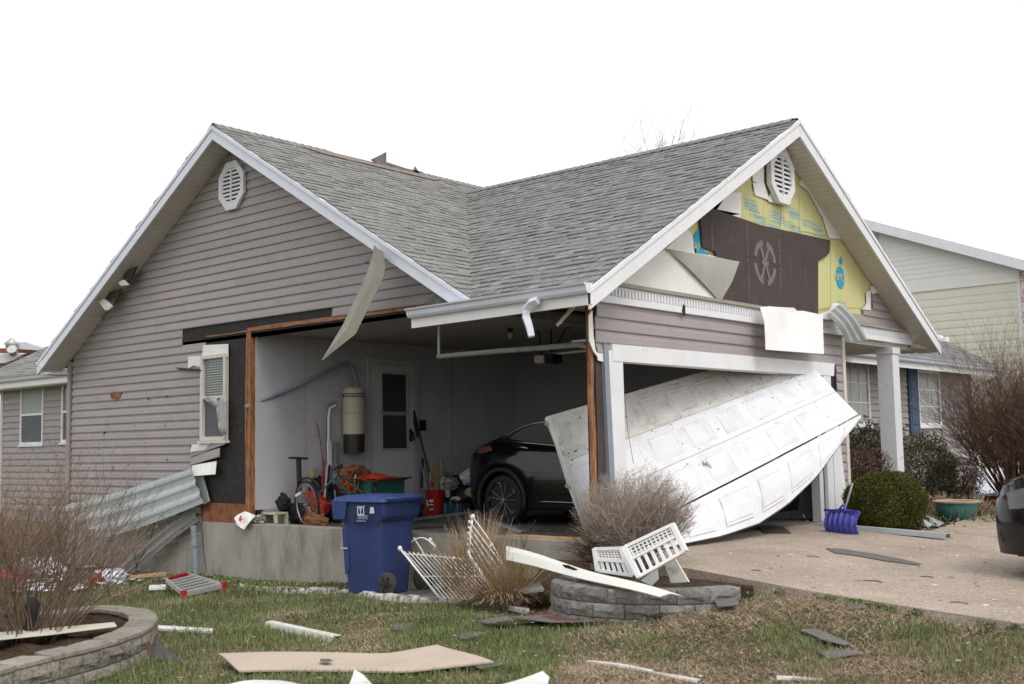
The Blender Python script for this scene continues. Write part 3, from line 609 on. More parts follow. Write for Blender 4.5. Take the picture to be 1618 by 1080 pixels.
# west slope: only its edge shows along the rake
vW = nrm((1, 0, RS)); nW = nrm((-RS, 0, 1))
lay(R1W, (EV_L-.03, 0, zr1(EV_L)-.018), (0, 1, 0), vW, nW, int(LE/EX)+1, EX, lambda v: (Y0-.03+random.uniform(-.02, .01), Y0+.5), 'shingle')
nN = nrm((0, GS, 1)); vN = nrm((0, -1, GS))
lay(R2N, (0, EV_N+.03, zn-.017), (1, 0, 0), vN, nN, int(LS/EX)+1, EX, lambda v: (X1-.5, X1+.03+random.uniform(-.01, .015)), 'shingle')
def place_tabs(tabs, nobj=300):
    tabs.sort(key=lambda q: -(np.linalg.norm(q[3])*np.linalg.norm(q[4])*max(.02, -(nrm(np.cross(q[3], q[4]))@nrm(q[2]-CAM)))/np.linalg.norm(q[2]-CAM)**2))
    def tab_geo(p, u, v, n): return [p, p+u, p+u+v, p+v, p+n, p+u+n, p+u+v+n*.12, p+v+n*.12], [(4, 5, 6, 7), (0, 1, 5, 4), (1, 2, 6, 5), (3, 0, 4, 7)]
    cache = {}
    for par, m, p, u, v, n in tabs[:nobj]:
        key = (par.name, m, round(np.linalg.norm(u), 2), round(np.linalg.norm(n), 3))
        if key not in cache:
            V, F = tab_geo(np.zeros(3), u, v, n); me = bpy.data.meshes.new('shingle'); me.from_pydata([tuple(q) for q in V], [], F); me.materials.append(MT[m]); cache[key] = me
        o = link('shingle', cache[key], par); o.location = p-ORG[par.name]
    rest = {}
    for par, m, p, u, v, n in tabs[nobj:]: rest.setdefault((par.name, m), (par, MB()))[1].add(*tab_geo(p, u, v, n))
    for (pn, m), (par, mb) in rest.items(): build(mb, 'shingle_field', m, par, kind='stuff')
place_tabs(TABS)
# ridge caps
mb = MB()
y = Y0-.03
while y < 6.2:
    if not (1.7 < y < 3.3):
        mb.hexa([(RX-.13, y, RZ-.06), (RX, y, RZ+.028), (RX, y+.2, RZ+.022), (RX-.13, y+.2, RZ-.066)], [(RX-.13, y, RZ-.045), (RX, y, RZ+.045), (RX, y+.2, RZ+.03), (RX-.13, y+.2, RZ-.06)])
        mb.hexa([(RX, y, RZ+.028), (RX+.13, y, RZ-.06), (RX+.13, y+.2, RZ-.066), (RX, y+.2, RZ+.022)], [(RX, y, RZ+.045), (RX+.13, y, RZ-.045), (RX+.13, y+.2, RZ-.06), (RX, y+.2, RZ+.03)])
    y += .14
part(mb, 'ridge_cap', 'shinglew', R1E, kind='stuff')
mb = MB(); x = valley_x(GY)
while x < X1-.18:
    for s in (-1, 1): mb.hexa([(x, GY, GZ+.022), (x, GY+s*.13, GZ-.056), (x+.2, GY+s*.13, GZ-.05), (x+.2, GY, GZ+.028)], [(x, GY, GZ+.034), (x, GY+s*.13, GZ-.045), (x+.2, GY+s*.13, GZ-.034), (x+.2, GY, GZ+.044)])
    x += .14
part(mb, 'ridge_cap', 'shingle', R2S, kind='stuff')
# stripped strip of bare deck below the main ridge and the flaps that stand up
mb = MB(); q = lambda y, v, n=.012: np.array((RX, y, RZ))-vE*v+nE*n
mb.add([q(.9, .02, .026), q(4.2, .02, .026), q(3.7, .30, .026), q(1.4, .26, .026)], [(0, 1, 2, 3)]); part(mb, 'bare_roof_deck', 'deckboard', R1E)
def flap(pts, m='beige'):
    mb = MB(); mb.slab([PY(*p_[:2], p_[2]) if len(p_) == 3 else p_ for p_ in pts], (0, .012, .004)); part(mb, 'torn_flap', m)
MT['flapm'] = mat('torn_roof_paper', (.16, .145, .13), .9, .2, 6, .2)
def ridgepx(pts, dy=2.4):
    return [PX(px, py, RX+.06) for px, py in pts]
for pts in (((585, 252), (600, 245), (609, 240), (609, 256), (617, 264), (600, 262)), ((649, 276), (655, 263), (658, 268), (663, 277), (670, 283), (655, 281)), ((609, 256), (640, 266), (668, 272), (650, 280), (628, 272)), ((738, 309), (756, 304), (765, 297), (790, 292), (770, 302), (752, 309))):
    mb = MB(); mb.slab(ridgepx(pts), (.012, .01, .006)); part(mb, 'torn_flap', 'flapm')
# rakes: fascia boards, soffits
def rake(p0, p1, out, h=.21, th=.03, m='fascia', name='rake_board'):
    """board hanging from the roof edge line p0-p1"""
    mb = MB(); p0 = np.array(p0, float); p1 = np.array(p1, float); o = np.array(out, float)*th; dz = np.array((0, 0, -h))
    mb.hexa([p0+dz, p1+dz, p1+dz+o, p0+dz+o], [p0, p1, p1+o, p0+o])
    mb.hexa([p0+np.array((0, 0, -.055))+o*1.01, p1+np.array((0, 0, -.055))+o*1.01, p1+np.array((0, 0, -.055))+o*1.5, p0+np.array((0, 0, -.055))+o*1.5], [p0+o*1.01, p1+o*1.01, p1+o*1.5, p0+o*1.5])
    return part(mb, name, m, bevel=.003)
yy = Y0-.005
rake((EV_L-.05, yy, zr1(EV_L-.05)-.005), (RX-.002, yy, RZ-.005), (0, -1, 0), .20)
rake((EV_R-.1, yy, zr1(EV_R-.1)-.005), (RX+.002, yy, RZ-.005), (0, -1, 0), .20)
xx_ = X1+.005
rake((xx_, EV_S-.02, zr2(EV_S)-.02), (xx_, GY-.002, GZ-.005), (1, 0, 0), .22, m='white')
rake((xx_, EV_N+.02, zr2(EV_N)-.02), (xx_, GY+.002, GZ-.005), (1, 0, 0), .22, m='white')
def soffit(p0, p1, d, n, parent=None, gaps=()):
    """soffit strip of narrow v-groove panels below a rake; p0-p1 along the slope, d across"""
    p0 = np.array(p0, float); p1 = np.array(p1, float); d = np.array(d, float); mb = MB()
    for i in range(n):
        if i in gaps: continue
        a = p0+(p1-p0)*(i+.04)/n; b = p0+(p1-p0)*(i+.96)/n
        mb.slab([a, b, b+d, a+d], (0, 0, .012+.0005*(i % 2)))
    mb.slab([p0+np.array((0, 0, .02)), p1+np.array((0, 0, .02)), p1+d+np.array((0, 0, .02)), p0+d+np.array((0, 0, .02))], (0, 0, .01))
    return part(mb, 'soffit', 'soffit')
so_ = .175
soffit((EV_L, Y0, zr1(EV_L)-so_), (RX, Y0, RZ-so_), (0, .37, 0), 64, gaps=(17, 18, 22, 23, 24))
soffit((EV_R-.1, Y0, zr1(EV_R-.1)-so_), (RX, Y0, RZ-so_), (0, .37, 0), 60)
soffit((X1, EV_S, zr2(EV_S)-so_-.02), (X1, GY, GZ-so_-.02), (-.34, 0, 0), 60)
soffit((X1, EV_N, zr2(EV_N)-so_-.02), (X1, GY, GZ-so_-.02), (-.34, 0, 0), 60)
# broken-out soffit: dark holes and hanging bits
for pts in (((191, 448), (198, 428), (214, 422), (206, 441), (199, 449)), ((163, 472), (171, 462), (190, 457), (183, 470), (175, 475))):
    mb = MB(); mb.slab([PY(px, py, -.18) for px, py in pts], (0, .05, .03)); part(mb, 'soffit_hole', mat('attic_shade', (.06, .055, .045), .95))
for pts in (((155, 476), (163, 472), (176, 484), (172, 489), (166, 490)), ((187, 446), (194, 442), (201, 450), (190, 451))):
    mb = MB(); mb.slab([PY(px, py, -.28) for px, py in pts], (.01, .03, .004)); part(mb, 'torn_vinyl', 'dirtywhite')
# eave returns
mb = MB(); mb.box(EV_L-.02, -10.9, Y0, .03, 2.30, 2.33); part(mb, 'eave_return', 'soffit')
mb = MB(); mb.slab([(.31, 8.30, 2.69), (.31, 8.84, 2.37), (-.28, 8.84, 2.37), (-.28, 8.58, 2.42), (-.02, 8.56, 2.44), (-.02, 8.4, 2.69)], (0, 0, .012)); part(mb, 'eave_return', 'soffit')
# gutters
def gutter(p0, p1, out, name='gutter', m='fascia', board_m='white2', board=True):
    p0 = np.array(p0, float); p1 = np.array(p1, float); o = np.array(out, float); n_=6
    prof = [(0, 0), (0, -.10), (.055, -.10), (.075, -.075), (.085, -.03), (.11, -.015), (.115, 0), (.105, 0), (.08, -.02), (.07, -.07), (.052, -.093), (.008, -.093), (.008, 0)]
    mb = MB(); K = len(prof); V = []
    for e in (p0, p1): V += [e+o*a+np.array((0, 0, b)) for a, b in prof]
    mb.add(V, [(i, (i+1) % K, K+(i+1) % K, K+i) for i in range(K)]+[(0, 1, 2, 3, 4, 5, 6)[::-1], tuple(K+i for i in (0, 1, 2, 3, 4, 5, 6))])
    gobj = part(mb, name, m)
    if board:
        mb = MB(); z_ = np.array((0, 0, 1.)); mb.hexa([p0-z_*.21, p1-z_*.21, p1-z_*.21-o*.025, p0-z_*.21-o*.025], [p0-z_*.0, p1, p1-o*.025, p0-o*.025]); part(mb, 'fascia_board', board_m)
    return gobj
gA = PY(650, 489, EV_S-.02); gB = PY(931, 447, EV_S-.02)
gutter((gA[0], EV_S-.02, gA[2]), (gB[0]+.02, EV_S-.02, gB[2]), (0, -1, 0))
mb = MB(); mb.slab([PY(*q_, -.2) for q_ in ((668, 480), (690, 462), (712, 474), (700, 480))], (0, .03, 0)); part(mb, 'roof_return', 'shingle')
gutter((EV_R+.04, 8.3, ze-.03), (EV_R+.04, Y1+.1, ze-.03), (1, 0, 0), board_m='white2')
gutter((EV_L-.0, 1.0-.2, 2.50), (PY(-8, 600, .8)[0], .8, 2.50), (0, -1, 0))
mb = MB(); mb.lathe(PX(1484, 533, .36)+np.array((0, -.03, -.02)), [(.045, 0), (.055, .02), (.045, .12)], 8, (0, 1, .1)); mb.box(.3, .46, 8.84, 8.98, 2.52, 2.60); part(mb, 'gutter_end', 'white2')
mb = MB(); mb.slab([PY(*q_, -.40) for q_ in ((57, 574), (66, 565), (66, 580), (60, 578))], (0, .05, 0)); part(mb, 'gutter_end', 'white2')
mb = MB(); mb.tube([(EV_R+.1, 16.5, 2.40), (EV_R+.06, 16.55, 2.30), (-1.6, 16.45, 2.1), (-1.68, 16.4, 1.9), (-1.68, 16.4, 0)], .045, 8); part(mb, 'downspout', 'white2', smooth='auto')
# east eave soffit over porch wing
mb = MB(); mb.box(-1.72, EV_R+.02, 8.0, 16.55, 2.38, 2.40); part(mb, 'soffit', 'soffit')
# --- porch wing wall x=-1.75 with windows
PB = lambda a, z, o: (-1.75+o, a, z)
mb = MB(); mb.box(-1.9, -1.751, 6.02, 16.3, -.2, 2.5); BW = part(mb, 'porch_wall', 'siding')
z = -.1
wins = [(9.7, 10.86, 1.2, 2.44), (12.72, 14.42, 1.15, 2.40)]
while z < 2.35:
    zt = z+.124; segs = [(6.05, 16.24)]
    cutw = [(9.68, 10.88)] if (zt > 1.2 and z < 2.44) else []
    if zt > 1.1 and z < 2.40: cutw.append((12.68, 14.46))
    if zt > 0.02: pass
    s = 6.05; out = []
    for a_, b_ in cutw: out.append((s, a_)); s = b_
    out.append((s, 16.24))
    for a_, b_ in out: board(PB, z, zt, a_, b_, a_, b_, BW)
    z = zt
mb = MB(); mb.box(-1.80, -1.71, 16.22, 16.33, -.2, 2.45); part(mb, 'corner_board', 'siding')
window(HOUSE, lambda a, z, o: (-1.745+o, a, z), 9.70, 10.86, 1.24, 2.43, grid=(3, 3), upper='curtain', lower='curtain', fm='white2', fw=.05)
window(HOUSE, lambda a, z, o: (-1.745+o, a, z), 13.22, 14.44, 1.22, 2.37, grid=(2, 3), upper='curtain', lower='curtain', fm='white2', fw=.06)
mb = MB(); mb.box(-1.748, -1.70, 12.72, 13.2, 1.0, 2.38); mb.box(-1.70, -1.692, 12.79, 13.13, 1.1, 1.65); mb.box(-1.70, -1.692, 12.79, 13.13, 1.72, 2.28); part(mb, 'shutter', 'blue_shutter', bevel=.004)
# --- left wing, set back
WY = 1.2
WXL = PY(3, 650, WY)[0]; mb = MB(); mb.box(WXL, -10.9, WY, WY+.12, -.3, 2.5); mb.box(WXL, WXL+.1, WY, 8, -.3, 2.5); mb.box(-10.9, -10.78, .1, WY+.1, -.3, 2.5); LW = part(mb, 'left_wing_wall', 'siding')
PL = lambda a, z, o: (a, WY-o, z)
pw = [PY(q_, 650, WY)[0] for q_ in (34, 70, 99)]; wz0 = PY(50, 702, WY)[2]; wz1 = PY(50, 608, WY)[2]
z = -.1
while z < 2.3:
    zt = z+.124; cuts = [(pw[0], pw[1]), (pw[2], pw[2]+.9)] if zt > wz0 and z < wz1 else []
    s = WXL+.1
    for a_, b_ in cuts: board(PL, z, zt, s, a_, s, a_, LW); s = b_
    if s < -10.95: board(PL, z, zt, s, -10.92, s, -10.92, LW)
    z = zt
mb = MB(); mb.box(WXL-.02, WXL+.1, WY-.03, WY+.02, -.2, 2.35); part(mb, 'corner_board', 'soffit')
window(HOUSE, lambda a, z, o: (a, WY-.001-o, z), pw[0], pw[1], wz0, wz1, upper='blind', lower='screen', fm='white2', fw=.045)
window(HOUSE, lambda a, z, o: (a, WY-.001-o, z), pw[2], pw[2]+.9, wz0+.02, wz1, upper='glass_ub', lower='screen', fm='white2', fw=.05)
mb = MB(); mb.box(WXL-.3, -10.9, .82, WY-.0, 2.27, 2.30); part(mb, 'soffit', 'soffit')
zw = 2.52; W_R = roof_slab([(WXL-.35, .8, zw), (-10.3, .8, zw), (-10.3, 5.0, zw+.5*4.2), (WXL-.35, 5.0, zw+.5*4.2)])
TABS = []
lay(W_R, (WXL-.37, .77, zw-.01), (1, 0, 0), nrm((0, 1, .5)), nrm((0, -.5, 1)), 30, .15, lambda v: (0, -10.7-WXL), 'shinglew')
rest = MB()
for par, m, p, u, v, n in TABS: rest.add([p, p+u, p+u+v, p+v, p+n, p+u+n, p+u+v+n*.12, p+v+n*.12], [(4, 5, 6, 7), (0, 1, 5, 4), (1, 2, 6, 5), (3, 0, 4, 7)])
build(rest, 'shingle_field', 'shinglew', W_R, kind='stuff')
# --- back-wall door to the house
mb = MB()
for a_, b_, c_, d_ in ((2.12, 2.21, .10, 2.36), (3.07, 3.16, .10, 2.36), (2.21, 3.07, 2.27, 2.36)): mb.box(-5.849, -5.82, a_, b_, c_, d_)
part(mb, 'door_frame', mat('door_frame_paint', (.56, .56, .58), .5, .05), bevel=.004)
mb = MB(); mb.box(-5.849, -5.815, 2.215, 3.065, .16, 2.265); dr = part(mb, 'storm_door', mat('door_enamel', (.64, .64, .66), .5, .04), bevel=.004)
for z0_, z1_ in ((.98, 1.49), (1.54, 2.12)):
    mb = MB(); mb.box(-5.814, -5.80, 2.39, 2.89, z0_, z1_); build(mb, 'pane', 'glass', dr)
    mb = MB()
    for a_ in ((2.35, 2.388, z0_-.03, z1_+.03), (2.892, 2.93, z0_-.03, z1_+.03), (2.39, 2.89, z0_-.03, z0_-.002), (2.39, 2.89, z1_+.002, z1_+.03)): mb.box(-5.814, -5.79, *a_)
    build(mb, 'pane_frame', 'drywall', dr)
mb = MB(); mb.tube([(-5.80, 2.99, 1.22), (-5.75, 2.99, 1.22), (-5.74, 2.99, 1.1)], .014, 6); mb.box(-5.814, -5.80, 2.965, 3.015, 1.08, 1.28); build(mb, 'handle', 'rubber', dr)
mb = MB(); mb.box(-6, -5.5, 2.12, 3.16, SLAB, .06); part(mb, 'doorstep', 'concrete')
mb = MB(); mb.box(-5.848, -5.83, 1.08, 1.16, 1.18, 1.30); part(mb, 'outlet', 'cream')
mb = MB(); mb.box(-5.848, -5.80, 3.22, 3.32, 1.25, 1.42); part(mb, 'switch_box', 'rubber')

rr = random.Random(77)
for i in range(8):                    # chips knocked out of the vinyl by flying debris
    x_ = rr.uniform(-10.2, -7.4) if i < 6 else rr.uniform(-5, -3); z_ = rr.uniform(.6, 3.0) if i < 6 else rr.uniform(2.95, 3.6); s_ = rr.uniform(.008, .026)
    mb = MB(); mb.slab([(x_-s_, .0008, z_), (x_, .0008, z_-s_*.6), (x_+s_*1.3, .0008, z_+s_*.2), (x_+s_*.2, .0008, z_+s_*.5)], (0, -.014, 0)); part(mb, 'chip', 'plasticdark', SW)
mb = MB(); mb.box(-5.8485, -5.8465, 3.95, 3.965, .18, 2.6); part(mb, 'drywall_seam', 'drywall2'); mb = MB(); mb.box(-5.8485, -5.8465, .95, .96, .18, 2.6); part(mb, 'drywall_seam', 'drywall2')
# ================================================================== OTHER BUILDINGS
NH = thing('neighbour_house', 'cream sided two storey house seen behind the right gable, red printed wrap at its corner', 'house', (-5, 21, 0))
NY = 21.
na, nb = PY(1368, 345, NY), PY(1618, 409, NY); sl_ = (nb[2]-na[2])/(nb[0]-na[0])
nx1 = PY(1608, 440, NY)[0]; zt_ = lambda x: na[2]+sl_*(x-na[0]); nax = na[0]-.1
def zt_(x): return na[2]+sl_*abs(x-nax)*1.0
band = PY(1500, 455, NY)[2]
mb = MB(); mb.slab([(nax-5, NY, -.3), (nx1+.35, NY, -.3), (nx1+.35, NY, zt_(nx1+.35)-.2), (nax, NY, zt_(nax)-.2), (nax-5, NY, zt_(nax-5)-.2)], (0, .2, 0)); nw = build(mb, 'wall', 'cream_siding', NH)
PN = lambda a, z, o: (a, NY-o, z)
z = .0; k = 0
while z < zt_(nax)-.35:
    ch = .205 if z < band-.05 else .135; zt = z+ch
    if abs(z-band) < .1: z = band+.14; zt = z+ch
    lim = lambda q: min(nx1, nax+(q+.22-na[2])/sl_) if q+.22 > zt_(nx1) else nx1
    liml = lambda q: max(nax-4.9, 2*nax-lim(q)) if q+.22 > zt_(nx1) else nax-4.9
    if lim(zt) > liml(zt)+.2: board(PN, z, zt, liml(z), lim(z), liml(zt), lim(zt), nw, 'cream_siding' if z < band else 'cream_trim', lip=.5)
    z = zt
mb = MB(); mb.box(nax-4.9, nx1+.02, NY-.04, NY, band-.02, band+.13); build(mb, 'band_board', 'cream_trim', NH)
mb = MB(); mb.box(nx1-.02, nx1+.06, NY-.03, NY, -.2, zt_(nx1)-.2); build(mb, 'corner_board', 'cream_trim', NH)
mb = MB(); mb.slab([(nx1+.07, NY-.01, -.2), (nx1+.36, NY-.01, -.2), (nx1+.36, NY-.01, zt_(nx1)-.25), (nx1+.07, NY-.01, zt_(nx1)-.25)], (0, .01, 0)); build(mb, 'house_wrap', 'wrap', NH)
mb = MB(); z = .2; rr = random.Random(5)
while z < zt_(nx1)-.5:
    text_mb(mb, rr.choice(['WRAP', 'SIDE', 'HOME']), (nx1+.16, NY-.013, z), (.35, 0, 1), (-1, 0, .35), .24, off=0); z += .52
build(mb, 'lettering', 'redwrap', NH)
for s_ in (1, -1):
    xe = nax+s_*6.2; mb = MB(); A = np.array((nax, NY-.35, zt_(nax)+.0)); B = np.array((xe, NY-.35, zt_(xe)))
    mb.slab([A, B, B+np.array((0, 9, 0)), A+np.array((0, 9, 0))], (0, 0, -.12)); build(mb, 'roof', 'shinglew', NH)
    mb = MB(); A = A+np.array((0, -.01, -.01)); B = B+np.array((0, -.01, -.01)); dz = np.array((0, 0, -.26)); o_ = np.array((0, -.03, 0))
    mb.hexa([A+dz, B+dz, B+dz+o_, A+dz+o_], [A, B, B+o_, A+o_]); build(mb, 'rake_board', 'white', NH)
mb = MB(); mb.box(nax+.12, nax+.42, NY-.05, NY, zt_(nax)-.95, zt_(nax)-.48); gv = build(mb, 'vent', 'white', NH)
for i in range(5): mb = MB(); mb.box(nax+.16, nax+.38, NY-.06, NY-.051, zt_(nax)-.9+i*.085, zt_(nax)-.87+i*.085); build(mb, 'vent_slat', 'plasticdark', gv)
# wrecked house far to the left, only its stripped roof shows
FH = thing('wrecked_house', 'distant low house with stripped orange roof deck, tarps and a bent roof vent', 'house', (-42, 16, 0))
def D_(px, py, dd): return CAM+ray(px, py)*dd
def flatpx(mb, pts, dd, off=(0, .3, -.1)): mb.slab([D_(px, py, dd) for px, py in pts], off); return mb
fo = (-.8, 2.4, 0)
build(flatpx(MB(), [(-140, 552), (40, 552), (76, 558), (86, 620), (-140, 620)], 48, fo), 'wall', 'farroof', FH)
build(flatpx(MB(), [(-140, 549), (50, 550), (72, 556), (30, 560), (-140, 561)], 47.8, (0, .2, 0)), 'roof', 'ply', FH)
build(flatpx(MB(), [(14, 541), (40, 540), (74, 551), (60, 553), (30, 551)], 47.4, (0, .2, .05)), 'tarp', 'tarp', FH)
build(flatpx(MB(), [(-60, 560), (36, 559), (22, 568), (8, 573), (-60, 575)], 47.3, (0, .2, .05)), 'tarp', 'tarp', FH)
mb = MB(); c_ = D_(18, 544, 47.2); mb.lathe(c_, [(.02, .30), (.30, .05), (.24, -.05), (.2, -.28)], 10); build(mb, 'roof_vent', 'metal', FH, smooth=True)
mb = MB(); mb.lathe(D_(20, 554, 47.)+np.array((0, 0, 0)), [(.18, -.15), (.2, .15)], 10, (.6, -.5, .4)); build(mb, 'roof_vent', 'metal', FH)

# ================================================================== PLANTS
def tri_twig(V, F, p, q, r0, r1):
    d = q-p; a = np.cross(d, (0.3, .2, 1.)); a = a/(np.linalg.norm(a)+1e-9); b = np.cross(d, a); b = b/(np.linalg.norm(b)+1e-9); n = len(V)
    for c, r in ((p, r0), (q, r1)):
        for t in (0, 2.094, 4.189): V.append(c+r*(a*math.cos(t)+b*math.sin(t)))
    F += [(n, n+1, n+4, n+3), (n+1, n+2, n+5, n+4), (n+2, n, n+3, n+5)]
def grow(V, F, p, d, L_, r, depth, rr, curl=.25, up=.1, nb=(2, 4), shrink=.62, tips=None, seg=4):
    d = nrm(d); pts = [p]
    for i in range(seg):
        d = nrm(d+np.array([rr.gauss(0, curl*.5), rr.gauss(0, curl*.5), rr.gauss(0, curl*.35)+up*.3])); q = p+d*L_/seg
        ra = r*(1-.6*i/seg); rb = r*(1-.6*(i+1)/seg); tri_twig(V, F, p, q, ra, rb); p = q; pts.append(p)
        if depth > 0 and i >= (0 if seg < 3 else 1):
            for _ in range(rr.randint(*nb) if i else 1):
                e = nrm(d+np.array([rr.gauss(0, .62), rr.gauss(0, .62), rr.gauss(0, .4)+up])); grow(V, F, p, e, L_*shrink*rr.uniform(.6, 1.1), rb*.75, depth-1, rr, curl, up, nb, shrink, tips, max(2, seg-1))
    if tips is not None: tips.append((p, d))
def mesh_vf(name, V, F, m, parent=None, org=None, **tags):
    mb = MB(); mb.v = [tuple(map(float, q)) for q in V]; mb.f = F; mb.m = [0]*len(F); return build(mb, name, m, parent, org=org, **tags)
def leaves(centers, normals, size, rr, asp=.5, jit=.8):
    """small pointed leaf faces, vectorised"""
    n = len(centers); c = np.array(centers); rnd = RNG.normal(size=(n, 3))*jit; u = np.array(normals)+rnd; u /= np.linalg.norm(u, axis=1)[:, None]+1e-9
    w = np.cross(u, RNG.normal(size=(n, 3))); w /= np.linalg.norm(w, axis=1)[:, None]+1e-9
    s = size*RNG.uniform(.6, 1.3, n)[:, None]
    V = np.empty((n*4, 3)); V[0::4] = c; V[1::4] = c+u*s*.5+w*s*asp*.5; V[2::4] = c+u*s; V[3::4] = c+u*s*.5-w*s*asp*.5
    return V
def fast_mesh(name, V, nper, m, parent=None, org=None, **tags):
    n = len(V)//nper; base = ORG.get(parent.name, np.zeros(3)) if parent is not None else np.zeros(3)
    org = base if org is None and parent is not None else (np.array(org, float) if org is not None else V.mean(0)); me = bpy.data.meshes.new(name)
    me.vertices.add(len(V)); me.vertices.foreach_set('co', (V-org).astype(np.float32).ravel()); me.loops.add(len(V)); me.loops.foreach_set('vertex_index', np.arange(len(V), dtype=np.int32))
    me.polygons.add(n); me.polygons.foreach_set('loop_start', np.arange(0, n*nper, nper, dtype=np.int32)); me.update(calc_edges=True); me.materials.append(MT[m])
    o = link(name, me, parent); o.location = org-base
    for k_, v_ in tags.items(): o[k_] = v_
    return o
def stem_bush(name, label, base, n, h, spread, m, seed, depth=2, r=.006, curl=.3, parentcat='bush', lean=(0, 0), nb=(1, 3), up=.12, br=.12, shrink=.55, leafm=None, leafn=0, leafs=.03, tall=1.0):
    rr = random.Random(seed); B = thing(name, label, parentcat, base); base = np.array(base, float)
    V, F, tips = [], [], []
    for i in range(n):
        a = rr.uniform(0, 2*math.pi); k = rr.uniform(0, 1)**.7; p = base+np.array((math.cos(a)*br*k, math.sin(a)*br*k, -.02))
        d = np.array((math.cos(a)*k*spread+lean[0], math.sin(a)*k*spread+lean[1], 1)); grow(V, F, p, d, h*rr.uniform(.7, 1.05)*(1-.15*k), r*rr.uniform(.6, 1.2), depth, rr, curl, up, nb, shrink, tips)
    mesh_vf('stems', V, F, m, B)
    if leafn:
        T = np.array([t_[0] for t_ in tips]); N = np.array([t_[1] for t_ in tips]); ix = RNG.integers(0, len(T), leafn)
        fast_mesh('foliage', leaves(T[ix]+RNG.normal(size=(leafn, 3))*.03, N[ix], leafs, rr), 4, leafm, B)
    return B
# forsythia in the near left bed
fb = PZ(45, 1012, -.43)
stem_bush('bare_bush', 'large leafless bush with many thin tan stems in the near left stone bed', tuple(fb), 150, 1.38, 1.0, 'barkdk', 3, depth=2, r=.0058, curl=.34, nb=(1, 3), shrink=.34, br=.26, leafm='deadleaf', leafn=1500, leafs=.022)
fb2 = PZ(-40, 985, -.43)
stem_bush('bare_bush', 'second leafless tan bush cut by the left edge of the frame in the same bed', tuple(fb2), 100, 1.40, .85, 'bark', 4, depth=2, r=.0058, curl=.32, nb=(1, 3), shrink=.36, br=.2)
# clipped twiggy shrub in front of the corner post
cb = np.array((.66, -.30, -.2)); rr = random.Random(9); V, F, tips = [], [], []
B = thing('clipped_shrub', 'round clipped leafless shrub with dense grey-brown twigs before the corner post', 'shrub', tuple(cb))
for i in range(300):
    a = rr.uniform(0, 6.283); k = rr.uniform(0, 1)**.5; d = np.array((math.cos(a)*k*.85, math.sin(a)*k*.85, .9)); grow(V, F, cb+np.array((math.cos(a)*.07, math.sin(a)*.07, 0)), d, rr.uniform(.66, .93), .0060, 2, rr, .34, .04, (2, 4), .38)
VV = np.array(V); ctr = cb+np.array((.05, 0, .50)); dist_ = (((VV-ctr)/np.array((.60, .56, .47)))**2).sum(1).reshape(-1, 6).max(1) < RNG.uniform(.72, 1.32, len(VV)//6)   # clipped to a rounded outline
keep = np.repeat(dist_, 6); VV = VV[keep]; nk = len(VV)//6
mesh_vf('twigs', list(VV), [tuple(6*s_+q for q in f) for s_ in range(nk) for f in ((0, 1, 4, 3), (1, 2, 5, 4), (2, 0, 3, 5))], 'bark2', B)
rr = random.Random(10); V, F = [], []
for i in range(60):
    a = rr.uniform(0, 6.283); d = np.array((math.cos(a)*.4-.3, math.sin(a)*.4-.2, .7)); grow(V, F, cb+np.array((-.2, -.1, -.05)), d, rr.uniform(.3, .48), .005, 2, rr, .4, .0, (2, 3), .5)
mesh_vf('twigs', V, F, 'barkred', B)
# ellipsoid shrubs built from thousands of leaf faces
def leaf_bush(name, label, c, rad, n, size, m, seed, lumps=14, parentcat='bush', stem_m='darkbark', asp=.5, fill=.55):
    rr = random.Random(seed); c = np.array(c, float); rad = np.array(rad, float); B = thing(name, label, parentcat, (c[0], c[1], c[2]-rad[2]))
    L_ = np.array([nrm([rr.gauss(0, 1), rr.gauss(0, 1), rr.gauss(0, .9)]) for _ in range(lumps*3)]); A = np.array([rr.uniform(-.12, .16) for _ in L_])
    D = RNG.normal(size=(n, 3)); D /= np.linalg.norm(D, axis=1)[:, None]
    bump = np.zeros(n)
    for l_, a_ in zip(L_, A): bump += a_*np.exp(-((1-(D@l_))/.045))
    rad_s = (1+bump)*(fill+(1-fill)*RNG.uniform(0, 1, n)**.35); P = c+D*rad*rad_s[:, None]
    keep = P[:, 2] > c[2]-rad[2]*.93; P = P[keep]; D = D[keep]
    fast_mesh('foliage', leaves(P, D*.9+np.array((0, 0, .25)), size, rr, asp), 4, m, B)
    V, F = [], []
    for i in range(16):
        a = rr.uniform(0, 6.283); k = rr.uniform(.2, 1); grow(V, F, c+np.array((math.cos(a)*.08, math.sin(a)*.08, -rad[2])), np.array((math.cos(a)*k*rad[0]/rad[2], math.sin(a)*k*rad[1]/rad[2], 1)), rad[2]*1.55, .014, 1, rr, .2, .05, (1, 2), .45)
    mesh_vf('stems', V, F, stem_m, B); return B
bx = PZ(1392, 838, -.17); bb_ = np.array((bx[0]-.1, bx[1]+.45, -.17))
leaf_bush('evergreen_shrub', 'low rounded dark green evergreen shrub beside the blue snow shovel', (bb_[0], bb_[1], bb_[2]+.33), (.50, .54, .40), 46000, .032, 'box', 21, asp=.35, lumps=12)
h1 = PX(1455, 740, -.75); leaf_bush('broadleaf_bush', 'grey-green broadleaf bush right of the white porch column', (h1[0], h1[1], .42), (.62, .85, .62), 13000, .045, 'holly', 22, fill=.25)
h2 = PX(1378, 740, -.9); leaf_bush('broadleaf_bush', 'tall green and tan bush under the porch window left of the column', (h2[0]-.1, h2[1]+.2, .42), (.55, .8, .72), 10000, .055, 'holly', 23, fill=.35)
h3 = PX(1370, 730, -.5); leaf_bush('dry_bush', 'dry reddish brown bush in front of the porch window, left of the column', (h3[0], h3[1]-.1, .36), (.5, .6, .52), 12000, .035, 'purple', 24, fill=.3)
